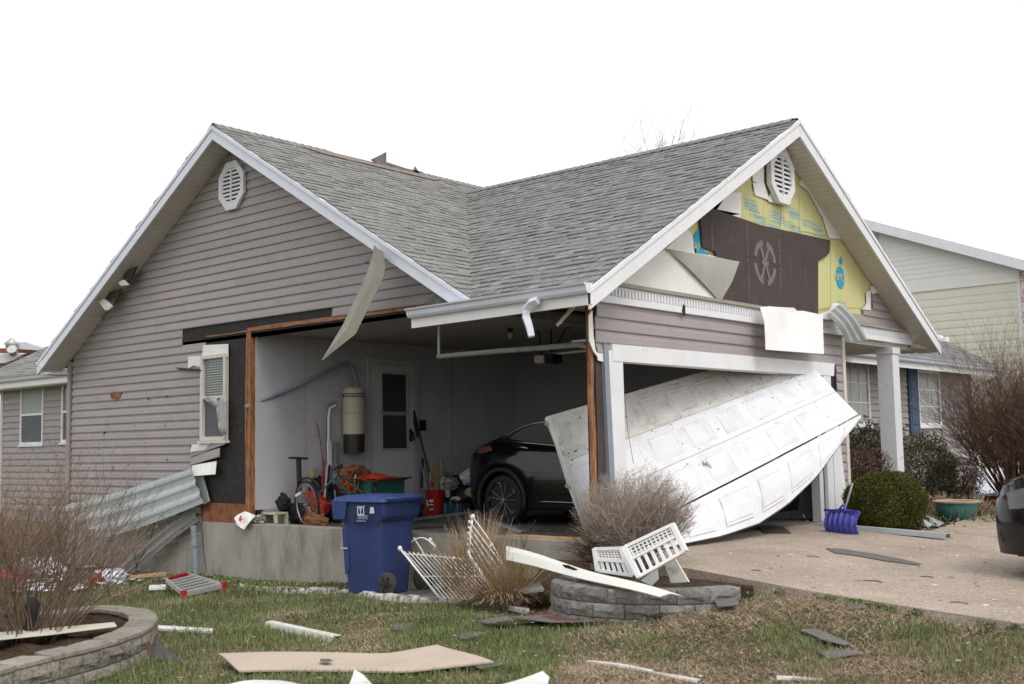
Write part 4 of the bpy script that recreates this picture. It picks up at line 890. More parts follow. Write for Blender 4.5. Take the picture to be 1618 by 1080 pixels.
h4 = PX(1508, 765, -.4); leaf_bush('dry_bush', 'low dry purple-brown bush at the far right corner of the house wall', (h4[0], h4[1], .22), (.45, .6, .42), 7000, .035, 'purple', 25, fill=.3)
# sprigs of holly poking up
rr = random.Random(30); sb = PX(1385, 690, -.95)
stem_bush('broadleaf_bush', 'upright leafy shoots above the dry bush under the porch window', (sb[0], sb[1], .35), 16, .8, .45, 'darkbark', 31, depth=1, r=.006, leafm='holly', leafn=900, leafs=.06, br=.25)
# big brown bare shrub at the right edge
tb = PG(1590, 806); tb = np.array((tb[0]-.2, tb[1]+1.2, tb[2]))
stem_bush('bare_tree', 'tall dense leafless reddish brown shrub filling the right edge behind the red pot', tuple(tb), 170, 2.05, .70, 'barkred', 41, depth=3, r=.013, curl=.24, nb=(2, 3), shrink=.50, br=.14, parentcat='tree')
stem_bush('bare_tree', 'leafless brown shrub cut by the right edge next to the tall dense one', (tb[0]+1.3, tb[1]+.6, tb[2]), 70, 2.2, .6, 'barkred', 42, depth=3, r=.013, curl=.22, nb=(2, 3), shrink=.48, br=.14, parentcat='tree')
# bare tree behind the roof
td = D_(1050, 400, 42); tt = thing('leafless_tree', 'thin crown of a leafless tree rising behind the roof ridge', 'tree', (td[0], td[1], 0)); rr = random.Random(52); V, F, tips = [], [], []
base = np.array((td[0], td[1], 0)); tri_twig(V, F, base, base+np.array((0, 0, D_(1050, 262, 42)[2]-1.2)), .16, .1)
zc_ = D_(1050, 262, 42)[2]
for i in range(16): grow(V, F, base+np.array((0, 0, zc_-1.6+i*.06)), np.array((rr.gauss(0, .42), rr.gauss(0, .42), 1)), rr.uniform(1.7, 3.1), .026, 3, rr, .28, .15, (1, 2), .48)
mesh_vf('trunk', V, F, mat('pale_far_bark', (.48, .41, .39), .9), tt)
# tuft of tall dry ornamental grass by the wall
def blades(name, label, c, n, h, spread, w, m, seed, rad=.2, droop=.6, cat='grass', lean=(0, 0)):
    B = thing(name, label, cat, tuple(c)) if label else None
    a = RNG.uniform(0, 6.283, n); k = RNG.uniform(0, 1, n)**.8; hh = h*RNG.uniform(.45, 1.05, n)*(1-.2*k); Vv = []
    ca, sa = np.cos(a), np.sin(a); p0 = np.stack([c[0]+ca*rad*k*RNG.uniform(.2, 1, n), c[1]+sa*rad*k, np.full(n, c[2]-.02)], 1)
    out = np.stack([ca*k*spread+lean[0]+RNG.normal(0, .12, n), sa*k*spread+lean[1]+RNG.normal(0, .12, n), np.zeros(n)], 1); side = np.stack([-sa, ca, np.zeros(n)], 1)*w*RNG.uniform(.6, 1.4, n)[:, None]
    S = 4; pts = [p0+out*(t_**1.3)*hh[:, None]+np.array((0, 0, 1))*(hh*(t_-droop*k*t_*t_))[:, None] for t_ in [i/S for i in range(S+1)]]
    V = []
    for i in range(S):
        f0, f1 = 1-i/S*.8, 1-(i+1)/S*.8; q = np.stack([pts[i]-side*f0, pts[i]+side*f0, pts[i+1]+side*f1, pts[i+1]-side*f1], 1); V.append(q)
    V = np.concatenate(V).reshape(-1, 3); return fast_mesh('blades', V, 4, m, B)
blades('dry_grass_clump', 'tall straw-coloured ornamental grass clump tangled with the fallen white metal fence', (-1.30, -.30, -.66), 2600, 1.02, .62, .0045, 'straw', 1, rad=.36, droop=.25)
blades('dry_grass_clump', 'flattened heap of dry grass spilling right of the white metal fence', (-.72, -.50, -.62), 2400, .72, 1.0, .0045, 'straw', 2, rad=.34, droop=.7, lean=(.1, -.1))
gp = PG(760, 800)
blades('leaf_litter', 'pale dry stalks of cut perennials behind the teal pot', tuple(PG(1490, 812)+np.array((-.3, .8, 0))), 500, .35, 1.2, .005, 'straw', 5, rad=.5, droop=.6, cat='plant')
# ---- lawn: individual blades, denser and greener in patches, with dead thatch
def patch(x, y, s=1., o=0): return np.sin(x*1.7*s+o+np.sin(y*2.3*s+o*2)*1.3)+np.sin(y*2.9*s-o+np.sin(x*1.1*s)*1.7)+.7*np.sin(x*5.1*s+y*4.3*s+o*3)+.5*np.sin(x*11.3-y*9.1+o)
MT['grass'] = mat('grass_blade', (.155, .195, .075), .6, .25, 2.2, spec=.15, island=.5, col2=(.27, .25, .145), thr=(.45, .65), scale2=.8)
MT['thatch'] = mat('dead_grass_blade', (.40, .31, .22), .85, .25, 3, spec=.1, island=.45)
MT['thatch2'] = mat('brown_dead_grass', (.27, .195, .145), .9, .25, 3, spec=.1, island=.45)
GV = np.vectorize(ground)
def inpoly(x, y, pg):
    r = np.zeros(len(x), bool); n = len(pg)
    for i in range(n):
        (a, b), (c, d) = pg[i], pg[(i+1) % n]
        r ^= ((b > y) != (d > y)) & (x < (c-a)*(y-b)/(d-b+1e-12)+a)
    return r
EDG = np.array([PG(*q)[:2] for q in ((375, 931), (420, 934), (470, 936), (520, 937), (560, 941), (600, 946), (640, 950), (690, 952), (740, 955))])
LAWN_MASK = [[tuple(PZ(*q, -.56)[:2]) for q in ((340, 1031), (480, 1030), (610, 1029), (690, 1016), (784, 1046), (640, 1064), (500, 1064), (376, 1062))], [tuple(PG(*q)[:2]) for q in ((752, 988), (840, 976), (900, 971), (962, 981), (950, 992), (870, 992), (770, 994))],
  [tuple(PG(*q)[:2]) for q in ((1263, 1002), (1292, 1001), (1348, 1024), (1335, 1029), (1300, 1021))], [tuple(PG(*q)[:2]) for q in ((1288, 1035), (1342, 1033), (1364, 1042), (1310, 1050))]]
def lawn(n, m, hmin, hmax, w, want, flat=0., name='lawn_grass', label=''):
    # sample on the ground in proportion to how near it is
    k = int(n*3.2); dd = RNG.uniform(.16, 1, k)**-1.; dist = 6.0*dd**.72; ang = YAW+RNG.uniform(-.56, .56, k)
    x = CAM[0]+np.sin(ang)*dist; y = CAM[1]+np.cos(ang)*dist
    ex = np.interp(x, [p_[0] for p_ in es], [p_[1] for p_ in es]); ok = np.where(x > .9, y < ex-.02, np.where(x > -1.8, y < -.55, np.where(x > -11.5, y < -.10, y < 1)))
    ok &= ~inpoly(x, y, [(.1, -.5), (.3, -1.2), (.8, -1.45), (1.35, -1.38), (1.85, -1.08), (2.1, -.6), (2.1, .3), (0, .3)]); ok &= ~(((x+2.75)/1.5)**2+((y+4.95)/1.15)**2 < 1)
    ok &= ~((x > -3.6) & (x < -.2) & (y > -.62))
    ey = np.interp(x, EDG[:, 0], EDG[:, 1], left=99, right=99); ok &= ~((y > ey-.11) & (y < ey+.12))
    for pg in LAWN_MASK: ok &= ~inpoly(x, y, pg)
    ok &= want(x, y)+RNG.normal(0, .55, k) > 0
    x, y = x[ok][:n], y[ok][:n]; c_ = len(x); z = GV(x, y)+.014*np.sin(y*4.3-x*2.2)+.018*np.sin(x*3.1+y*1.7)
    h = RNG.uniform(hmin, hmax, c_); a = RNG.uniform(0, 6.283, c_); lean = RNG.uniform(.1, .75, c_)+flat; la = RNG.uniform(0, 6.283, c_)
    sd = np.stack([np.cos(a), np.sin(a), np.zeros(c_)], 1)*w*RNG.uniform(.6, 1.3, c_)[:, None]; p = np.stack([x, y, z-.006], 1)
    tip = p+np.stack([np.cos(la)*lean*h, np.sin(la)*lean*h, h/(1+flat)], 1); mid = p*.45+tip*.55+np.array((0, 0, 1))*(h*.12)[:, None]
    V = np.empty((c_, 2, 4, 3)); V[:, 0, 0] = p-sd; V[:, 0, 1] = p+sd; V[:, 0, 2] = mid+sd*.7; V[:, 0, 3] = mid-sd*.7
    V[:, 1, 0] = mid-sd*.7; V[:, 1, 1] = mid+sd*.7; V[:, 1, 2] = tip+sd*.1; V[:, 1, 3] = tip-sd*.1
    fast_mesh(name, V.reshape(-1, 3), 4, m, org=(0, -3, -.6), kind='stuff', label=label, category='grass')
right = lambda x, y: np.clip((x*.75+y*.55+1.2)*.8, -1.6, 1.2)       # the lawn is barer towards the driveway
lawn(150000, 'grass', .035, .085, .0030, lambda x, y: .40-right(x, y)*1.0+.85*patch(x, y), label='patchy short green lawn grass')
lawn(120000, 'thatch', .02, .065, .0025, lambda x, y: .05+right(x, y)*.8-.85*patch(x, y), flat=.9, name='dead_grass', label='pale dead lawn thatch lying flat')
lawn(80000, 'thatch2', .015, .045, .0026, lambda x, y: -.2+right(x, y)*1.2+.3*patch(x, y, 1.6, 2), flat=1.6, name='brown_thatch', label='brown dead thatch near the driveway edge')
# weedy strip of ground cover between wall and edging
x = RNG.uniform(-7.2, -3.3, 9000); y = RNG.uniform(-.62, -.03, 9000); keep = y > -.62+.1*np.sin(x*3)
x, y = x[keep], y[keep]; P_ = np.stack([x, y, GV(x, y)+RNG.uniform(0, .06, len(x))], 1)
fast_mesh('ground_cover', leaves(P_, np.tile((0, 0, 1.), (len(P_), 1)), .035, rr, .7), 4, 'grass', kind='stuff', label='leafy green ground cover along the foundation', category='ground cover')
x = RNG.uniform(1.6, 6, 2600); y = np.interp(x, [p_[0] for p_ in es], [p_[1] for p_ in es])-np.abs(RNG.normal(0, .05, 2600)); kk = patch(x*3, y) > -.2; x, y = x[kk], y[kk]
P_ = np.stack([x, y, GV(x, y)+RNG.uniform(.0, .05, len(x))], 1)
fast_mesh('edge_weeds', leaves(P_, np.tile((0, 0, 1.), (len(P_), 1)), .03, rr, .7), 4, 'grass', kind='stuff', label='small weeds along the driveway edge', category='weeds')
# crumbs of debris on driveway and lawn
def crumbs(n, xr, yr, zf, size, m, label, test=None):
    x = RNG.uniform(*xr, n); y = RNG.uniform(*yr, n)
    if test is not None: k_ = test(x, y); x, y = x[k_], y[k_]
    P_ = np.stack([x, y, zf(x, y)], 1); n = len(x); a = RNG.uniform(0, 6.283, n); s = size*RNG.uniform(.3, 1.4, n)**1.3
    u = np.stack([np.cos(a), np.sin(a), np.zeros(n)], 1)*s[:, None]; w = np.stack([-np.sin(a), np.cos(a), RNG.uniform(-.2, .5, n)], 1)*(s*RNG.uniform(.3, .8, n))[:, None]
    V = np.empty((n, 4, 3)); V[:, 0] = P_-u-w*.4; V[:, 1] = P_+u-w; V[:, 2] = P_+u*.6+w; V[:, 3] = P_-u*.8+w*.7
    V[:, :, 2] = np.maximum(V[:, :, 2], P_[:, 2][:, None]+.002)
    fast_mesh('debris_flakes', V.reshape(-1, 3), 4, m, org=(1, -1, 0), kind='stuff', label=label, category='debris')
crumbs(4600, (.1, 9), (-1.5, 6.4), lambda x, y: drive_z(1)*0-.115-.045*x+.001, .016, 'flake', 'pale flakes of debris scattered over the driveway', lambda x, y: y > np.interp(x, [p_[0] for p_ in es], [p_[1] for p_ in es])+.02)
crumbs(240, (.1, 9), (-1.5, 6.4), lambda x, y: -.115-.045*x+.001, .022, 'bark', 'dark twig bits scattered over the driveway', lambda x, y: y > np.interp(x, [p_[0] for p_ in es], [p_[1] for p_ in es])+.02)
crumbs(620, (-4, 6), (-5, -1), lambda x, y: GV(x, y)+.045, .013, 'flake', 'pale flakes of debris in the lawn')
crumbs(900, (-4, 6), (-5.4, -.8), lambda x, y: GV(x, y)+.035, .014, 'deadleaf', 'dead leaf bits in the lawn')
crumbs(500, (-5.7, -.2), (.3, 4), lambda x, y: x*0+SLAB+.003, .02, 'flake', 'bits of plaster on the garage floor')
crumbs(110, (-9.5, -6.8), (-2.6, -.3), lambda x, y: GV(x, y)+.05, .10, 'tarp', 'scraps of white plastic and paper behind the bare bush')
crumbs(16, (-9.5, -6.8), (-2.6, -.3), lambda x, y: GV(x, y)+.07, .09, 'red', 'scraps of red plastic behind the bare bush')
# ================================================================== RETAINING PLANTERS
def catmull(pts, n):
    pts = [np.array(p, float) for p in pts]; P = [2*pts[0]-pts[1]]+pts+[2*pts[-1]-pts[-2]]; out = []
    for i in range(1, len(P)-2):
        for k in range(n):
            t = k/n; a, b, c, d = P[i-1:i+3]; out.append(.5*((2*b)+(c-a)*t+(2*a-5*b+4*c-d)*t*t+(3*b-a-3*c+d)*t**3))
    return out+[pts[-1]]
def walk(path, step, off=0.):
    d = [0]; 
    for a, b in zip(path[:-1], path[1:]): d.append(d[-1]+np.linalg.norm(b-a))
    P = np.array(path); out = []; s = off
    while s <= d[-1]: out.append(np.array([np.interp(s, d, P[:, k]) for k in range(P.shape[1])])); s += step
    return out
def block_wall(root, path, z_at, courses, h, depth, step, name='block', m='brick', capm=None, capd=None):
    rr = random.Random(8)
    for c in range(courses):
        nodes = walk(path, step, step*.5*(c % 2) if c % 2 else 0)
        if c % 2: nodes = [np.array(path[0])]+nodes
        for a, b in zip(nodes[:-1], nodes[1:]):
            d = nrm(np.append(b-a, 0)); n = np.array((d[1], -d[0], 0)); j = rr.uniform(-.008, .008); back = .012*c; dd = depth
            z0 = z_at((a[0]+b[0])/2, (a[1]+b[1])/2)+c*h; A = np.append(a, z0)+d*.003-n*back+n*j; Bp = np.append(b, z0)-d*.003-n*back+n*j
            i_ = -n*dd; up = np.array((0, 0, h-.004)); ins = d*.02
            top = c == courses-1 and capm
            mb = MB(); f1 = .25+rr.uniform(-.05, .05)
            # rock-faced front: bulged middle
            mid = (A+Bp)/2+n*(.014+rr.uniform(0, .008)); V = [A, Bp, Bp+i_-ins, A+i_+ins]; T = [q+up for q in V]
            V2 = [V[0], V[1], V[2], V[3], T[0], T[1], T[2], T[3], V[0]+up*.5+n*.012+d*.03, V[1]+up*.5+n*.012-d*.03, mid+up*.5+n*.004]
            mb.add(V2, [(3, 2, 1, 0), (4, 5, 6, 7), (1, 2, 6, 5), (2, 3, 7, 6), (3, 0, 4, 7), (0, 1, 9, 10, 8), (8, 10, 9, 5, 4), (0, 8, 4), (1, 5, 9)])
            build(mb, name, capm if top else m, root, bevel=.006)
pw_path = [np.array(q) for q in ((.10, -.62), (.22, -1.0), (.46, -1.28), (.85, -1.42), (1.35, -1.34), (1.80, -1.04), (2.06, -.62))]
pcv = catmull(pw_path, 8)
PLT = thing('stone_planter', 'curved grey block retaining wall of three courses at the garage corner', 'retaining wall', (.9, -.7, -.6))
block_wall(PLT, pcv, lambda x, y: -.60, 3, .122, .2, .30)
mb = MB()                               # soil inside
def inset(path, d, z):
    out = []; 
    for i, p in enumerate(path):
        a = path[max(0, i-1)]; b = path[min(len(path)-1, i+1)]; t_ = nrm(b-a); n_ = np.array((-t_[1], t_[0])); out.append(np.append(p+n_*d, z))
    return out
front = inset(pcv, .16, -.275); K = len(front); back = [np.array((-.1+2.1*i/(K-1), -.16+(-.25*(i/(K-1))**2), -.25)) for i in range(K)]
P_ = []
for j in range(9): P_.append([front[i]+(back[i]-front[i])*j/8+np.array((0, 0, .02*math.sin(i*.9+j)*math.sin(j*.39)+.01*math.sin(math.pi*j/8))) for i in range(K)])
mb.thick(P_, (0, 0, -.3)); build(mb, 'soil', 'soil', PLT)
# near left planter
NLp = thing('stone_planter', 'weathered stone planter bed with pale cap slabs, near left foreground', 'planter', (-2.6, -4.9, -.6))
c0 = np.array((-2.65, -5.0)); zt0 = -.40
outer = [PZ(*q, zt0)[:2] for q in ((-60, 1095), (0, 1068), (60, 1050), (130, 1034), (190, 1017), (232, 1000), (250, 984), (243, 972), (222, 966), (190, 963), (150, 962), (110, 966), (60, 974), (0, 985))]
ocv = catmull([np.array(q) for q in outer], 5)
block_wall(NLp, ocv, lambda x, y: zt0-.26, 2, .13, .18, .42, name='block', m='brickold')
for i, (a, b) in enumerate(zip(walk(ocv, .33)[:-1], walk(ocv, .33)[1:])):
    d = nrm(np.append(b-a, 0)); n = np.array((d[1], -d[0], 0)); A = np.append(a, zt0)+d*.002; B_ = np.append(b, zt0)-d*.002; z_ = np.array((0, 0, .035+.004*(i % 2)))
    mb = MB(); mb.hexa([A+n*.0, B_+n*.0, B_-n*.23-d*.04, A-n*.23+d*.04], [A+z_, B_+z_, B_-n*.23-d*.04+z_, A-n*.23+d*.04+z_]); build(mb, 'cap_stone', 'brickcap', NLp, bevel=.008)
ip = inset([q for q in ocv], .12, zt0-.02); cc = np.array((c0[0]-.4, c0[1], zt0-.0)); mb = MB(); mb.thick([ip, [(q+cc)/2+np.array((0, 0, .03*math.sin(i))) for i, q in enumerate(ip)], [cc+(q-cc)*.02+np.array((0, 0, .03)) for q in ip]], (0, 0, -.2)); build(mb, 'soil', 'soil', NLp)
mb = MB(); c_ = PZ(25, 1010, zt0+.05); mb.box(c_[0]-.5, c_[0]-.05, c_[1]-.35, c_[1]-.1, zt0-.02, zt0+.12); build(mb, 'cap_stone', 'brick', NLp, bevel=.02)
def single(mb, name, m, label, cat, group=None, **k):
    o = build(mb, name, m, **k); o['label'] = label; o['category'] = cat
    if group: o['group'] = group
    return o
# dark planter figure and pale plank lying in that bed
mb = MB(); s0 = PZ(50, 1008, zt0); rr = random.Random(4)
prof = [(.01, .0), (.05, .02), (.055, .09), (.045, .15), (.062, .2), (.05, .27), (.02, .31)]
mb.lathe(s0, prof, 10); single(mb, 'garden_ornament', 'rubber', 'small dark garden ornament among the stems of the near left bush', 'ornament', smooth=True)
def plank(pts, th, m, label, cat='board', name='broken_board', up=(0, 0, 1), **k):
    mb = MB(); mb.slab(pts, np.array(up, float)*th); return single(mb, name, m, label, cat, **k)
plank([PZ(*q, zt0+.05) for q in ((-10, 1002), (180, 985), (184, 990), (80, 1003), (-10, 1012))], .012, 'cream_siding', 'pale splintered board lying across the near left bed')
plank([PZ(250, 991, -.6), PZ(337, 996, -.6), PZ(336, 1001, -.6), PZ(250, 996, -.6)], .02, 'white2', 'thin white strip on the grass beside the near left planter', 'trim strip', 'trim_strip')
# white stone edging along the house bed
EP = [(375, 931), (420, 934), (470, 936), (520, 937), (560, 941), (600, 946), (640, 950), (690, 952), (740, 955)]
ec = catmull([PG(*q)[:2] for q in EP], 4); ed = thing('stone_edging', 'low white stone edging along the front of the foundation bed', 'edging', tuple(PG(520, 937)))
rr = random.Random(6); nd = walk(ec, .17)
for a, b in zip(nd[:-1], nd[1:]):
    d = nrm(np.append(b-a, 0)); n = np.array((d[1], -d[0], 0)); z_ = ground(*a[:2])-.01; A = np.append(a, z_); B_ = np.append(b, z_)-d*.012; u_ = np.array((0, 0, .075+rr.uniform(-.01, .01))); w_ = n*rr.uniform(.05, .07)
    mb = MB(); mb.hexa([A-w_, B_-w_, B_+w_, A+w_], [A-w_*.7+u_, B_-w_*.8+u_, B_+w_*.7+u_*.9, A+w_*.8+u_]); build(mb, 'edging_stone', 'edging', ed, bevel=.01)
mb = MB(); q = [PG(790, 962), PG(836, 972), PG(838, 968), PG(800, 956)]; mb.slab(q, (0, 0, .05)); single(mb, 'edging_block', 'edging', 'loose pale edging block left of the block retaining wall', 'block', bevel=.01)
mb = MB(); q = [PG(805, 940), PG(860, 935), PG(852, 922), PG(812, 930)]; mb.slab(q, (0, 0, .04)); single(mb, 'edging_block', 'concrete', 'flat grey stone half buried in soil left of the retaining wall', 'block', bevel=.01)
# paving pad under the bin
mb = MB(); rr = random.Random(2)
for i in range(4):
    for j in range(2):
        x = -3.25+.43*i; y = -.62+.3*j; mb.box(x, x+.42, y, y+.29, -.74, ground(x, y)+.03+rr.uniform(0, .008))
build(mb, 'path', 'slab', kind='structure', org=(-2.5, -.4, -.7), bevel=.006)

# ================================================================== RECYCLING CART
bc = np.array((-2.78, -.44, ground(-2.72, -.4)+.035)); BIN = thing('wheeled_bin', 'blue wheeled recycling cart standing on pavers against the foundation wall', 'bin', tuple(bc))
th_ = math.radians(-22); ua = np.array((math.cos(th_+.48), math.sin(th_+.48), 0)); va = np.array((-ua[1], ua[0], 0))
def BL(u, v, z): return bc+ua*u*.95+va*v+np.array((0, 0, z))
def ringrect(hu, hv, z, c=.06, du=0., n=3):
    out = []
    for cx, cy, a0 in ((hu-c, hv-c, 0), (-hu+c, hv-c, 90), (-hu+c, -hv+c, 180), (hu-c, -hv+c, 270)):
        for k in range(n+1): a = math.radians(a0+90*k/n); out.append(BL(cx+du+c*math.cos(a), cy+c*math.sin(a), z))
    return out
def loft(mb, rings, caps=(True, True)):
    k = len(rings[0]); V = [q for r in rings for q in r]; F = [(i*k+j, i*k+(j+1) % k, (i+1)*k+(j+1) % k, (i+1)*k+j) for i in range(len(rings)-1) for j in range(k)]
    if caps[0]: F.append(tuple(range(k-1, -1, -1)))
    if caps[1]: F.append(tuple((len(rings)-1)*k+j for j in range(k)))
    return mb.add(V, F)
mb = MB(); loft(mb, [ringrect(.27, .24, .0, .05), ringrect(.275, .25, .05, .05), ringrect(.31, .29, .70, .05), ringrect(.32, .30, .80, .05), ringrect(.36, .33, .87, .05, .03), ringrect(.37, .34, 1.02, .05, .03), ringrect(.38, .345, 1.03, .05, .03)])
bd = build(mb, 'body', 'binblue', BIN, smooth='auto', bevel=.004)
mb = MB(); loft(mb, [ringrect(.39, .355, 1.02, .05, .02), ringrect(.41, .375, 1.035, .05, .02), ringrect(.405, .37, 1.075, .06, .02), ringrect(.32, .28, 1.10, .06, .02)])
lid = build(mb, 'lid', 'binlid', BIN, smooth='auto')
mb = MB(); mb.slab([BL(-.40, -.372, 1.05), BL(-.14, -.372, 1.05), BL(-.16, -.36, .98), BL(-.205, -.35, .83), BL(-.38, -.35, .83)], va*.012); mb.slab([BL(-.402, -.37, 1.05), BL(-.39, -.35, .83), BL(-.39, .2, .83), BL(-.402, .3, 1.05)], ua*.012); build(mb, 'lid_flap', 'binlid', BIN, bevel=.004)
mb = MB(); mb.tube([BL(.40, -.28, 1.06), BL(.46, -.28, 1.07), BL(.48, -.2, 1.07), BL(.48, .2, 1.07), BL(.46, .28, 1.07), BL(.40, .28, 1.06)], .018, 8); build(mb, 'handle', 'binlid', BIN, smooth=True)
for s_ in (-1, 1):
    wc = BL(.43, s_*.30, .135); mb = MB(); mb.lathe(wc, [(.05, -.035), (.115, -.032), (.132, -.02), (.132, .02), (.115, .032), (.05, .035)], 24, va*s_); w_ = build(mb, 'wheel', 'tyrehub', BIN, smooth='auto')
    mb = MB()
    for k in range(6): a = k*math.pi/3; p = wc+va*s_*.037; d = ua*math.cos(a)+np.array((0, 0, 1))*math.sin(a); mb.bar(p+d*.02, p+d*.10, .02, .012, up=va)
    mb.lathe(wc, [(.03, .03), (.03, .05), (.01, .055)], 12, va*s_); build(mb, 'hub', 'plasticdark', w_)
# recessed column and grip bar of the body
mb = MB(); mb.slab([BL(-.30, -.296, .78), BL(-.22, -.294, .80), BL(-.20, -.27, .25), BL(-.27, -.268, .2)], -va*.004); build(mb, 'side_recess', 'binblue', BIN)
mb = MB(); mb.tube([BL(-.325, -.285, .50), BL(-.215, -.285, .50)], .011, 6); build(mb, 'lift_bar', 'metal', BIN)
mb = MB(); P_ = [[BL(-.12+.24*i/8, -.30-.02*math.sin(math.pi*i/8)*(1-j), .80+.05*j*math.sin(math.pi*i/8)) for j in (0, 1)] for i in range(9)]; mb.thick(P_, va*.01); build(mb, 'body_rib', 'binblue', BIN, smooth=True)
def BF(u, z): f = (z-.87)/.15; return BL(u, -.333-.01*f-.004, z)
tilt = nrm(BF(0, 1.0)-BF(0, .88)); mb = MB()
for (x0, x1, z0_, z1_) in ((.0, .014, .885, .985), (.096, .11, .885, .985), (.014, .096, .885, .897), (.014, .11, .973, .985), (.048, .062, .897, .94)): mb.add([BF(x0, z0_), BF(x1, z0_), BF(x1, z1_), BF(x0, z1_)], [(0, 1, 2, 3)])
mb.add([BF(.048, .94), BF(.062, .94), BF(.032, .972), BF(.018, .972)], [(0, 1, 2, 3)]); mb.add([BF(.048, .94), BF(.062, .94), BF(.092, .972), BF(.078, .972)], [(0, 1, 2, 3)]); mb.add([BF(.04, .973), BF(.055, .955), BF(.07, .973)], [(0, 1, 2)])
mb.add([BF(.10, .985), BF(.11, .975), BF(.135, 1.0)], [(0, 1, 2)]); build(mb, 'logo', 'print', BIN)
mb = MB(); text_mb(mb, 'MERIDIAN', BF(-.0, .862), ua, tilt, .034, .0); text_mb(mb, 'WASTE SERVICES', BF(-.0, .842), ua, tilt, .0205, .004); text_mb(mb, '314-291-3131', BF(-.0, .815), ua, tilt, .025, .02); build(mb, 'lettering', 'print', BIN)
mb = MB(); mb.slab([BF(.20, .905), BF(.275, .912), BF(.265, .975), BF(.235, .982), BF(.21, .975)], -va*.002); build(mb, 'sticker', 'print', BIN)
mb = MB(); text_mb(mb, '96', BL(-.30, -.305, .76), ua, (0, 0, 1), .05, .002); text_mb(mb, 'GAL', BL(-.30, -.303, .725), ua, (0, 0, 1), .03, .002); build(mb, 'lettering', 'greypipe', BIN)

# ================================================================== WHITE METAL FENCE PIECES
fe = thing('metal_fence', 'white wire garden fence section with round finials, toppled by the dry grass', 'fence', tuple(PY(640, 900, -.7)*(1, 1, 0)+np.array((0, 0, -.66))))
def FP(px, py, y=-.62): return PY(px, py, y)
mb = MB()
A0, A1 = FP(636, 874, -.78), FP(741, 884, -.62); B0, B1 = FP(697, 945, -.80), FP(800, 948, -.62)
mb.tube([A0, A1], .008, 6); r_ = MB()
m0, m1 = A0+(B0-A0)*.52, A1+(B1-A1)*.42; r_.tube([m0, m1], .006, 6)
build(mb, 'rail', 'white2', fe, smooth=True); build(r_, 'rail', 'white2', fe, smooth=True)
for p_, q_, r in ((FP(632, 866, -.8), B0+(-.02, 0, 0), .012), (FP(740, 874, -.62), FP(787, 945, -.62), .013)):
    mb = MB(); mb.tube([p_, q_], r, 8); mb.lathe(p_, [(.001, .028), (.018, .02), (.026, 0), (.018, -.02), (.008, -.03)], 10); build(mb, 'post', 'white2', fe, smooth=True)
for i in range(1, 15):
    f = i/15; a = A0+(A1-A0)*f; b = B0+(B1-B0)*f; mb = MB(); mb.tube([a+(a-b)*.06, (a+b)/2+np.array((.005*math.sin(i*3), 0, .004)), b], .0048, 5); build(mb, 'bar', 'white2', fe)
mb = MB(); mb.tube([FP(650, 856, -.7)+(FP(688, 864, -.7)-FP(650, 856, -.7))*t_+np.array((0, 0, .07*math.sin(math.pi*t_))) for t_ in lin(0, 1, 9)], .007, 6); mb.tube([FP(654, 849, -.7), FP(676, 884, -.7)], .006, 6); build(mb, 'arch', 'white2', fe, smooth=True)
mb = MB(); q = FP(680, 852, -.68); mb.lathe(q, [(.001, .02), (.018, .01), (.018, -.01), (.001, -.02)], 8); mb.tube([q, FP(689, 862, -.68), FP(683, 872, -.68)], .005, 5); build(mb, 'finial', 'white2', fe, smooth=True)
fe2 = thing('metal_fence', 'second white wire fence section leaning back against the dry grass, its finial highest', 'fence', tuple(PY(780, 930, -.6)))
T0 = FP(747, 816, -.50); mb = MB(); mb.tube([T0, FP(743, 845, -.52), FP(742, 880, -.56), FP(754, 900, -.6), FP(782, 940, -.64)], .011, 8); mb.lathe(T0, [(.001, .03), (.02, .02), (.028, 0), (.02, -.02), (.008, -.03)], 10); build(mb, 'post', 'white2', fe2, smooth=True)
mb = MB(); mb.tube([T0, FP(775, 855, -.42), FP(800, 900, -.36)], .007, 6); build(mb, 'rail', 'white2', fe2, smooth=True)
mb = MB(); mb.tube([FP(776, 857, -.44), FP(768, 896, -.46)], .009, 6); build(mb, 'rail', 'white2', fe2, smooth=True)
for i in range(7):
    a = FP(744-i*.6, 826+i*9, -.52); b = FP(800-i*7, 900+i*5, -.44); mb = MB(); mb.tube([a, b], .0055, 5); mb.tube([a, a+np.array((-.03, 0, .02))], .012, 5); build(mb, 'bar', 'white2', fe2)

# ================================================================== WHITE PLASTIC LATTICE PANELS
def lattice(name, label, TL, TR, BR, BL_, gh, rows, cols, slats, th=.03):
    root = thing(name, label, 'fence panel', tuple((BL_+BR)/2)); N = nrm(np.cross(TR-TL, BL_-TL))*th
    def Q(u, v): return (TL*(1-u)+TR*u)*(1-v)+(BL_*(1-u)+BR*u)*v
    def st(u0, v0, u1, v1, w, k=1., nm='slat', o=0.): 
        a, b = Q(u0, v0), Q(u1, v1); d = nrm(b-a); s = nrm(np.cross(d, N))*w/2; mb = MB(); n_ = N*k/2; off = N*o; mb.hexa([a-s-n_+off, b-s-n_+off, b+s-n_+off, a+s-n_+off], [a-s+n_+off, b-s+n_+off, b+s+n_+off, a+s+n_+off]); build(mb, nm, 'white2', root, bevel=.002)
    st(0, -.03, 0, 1.03, .042, 1.3, 'post'); st(1, -.03, 1, 1.03, .042, 1.3, 'post'); st(0, 0, 1, 0, .03, 1., 'rail'); st(0, 1, 1, 1, .03, 1., 'rail'); st(0, gh, 1, gh, .026, 1., 'rail')
    for i in range(1, rows): st(0, gh*i/rows, 1, gh*i/rows, .011, .35)
    for j in range(1, cols): st(j/cols, 0, j/cols, gh, .011, .36, o=.02)
    for j in range(1, slats): st(j/slats, gh, j/slats, 1, .03, .5)
    return root
yb = -1.02
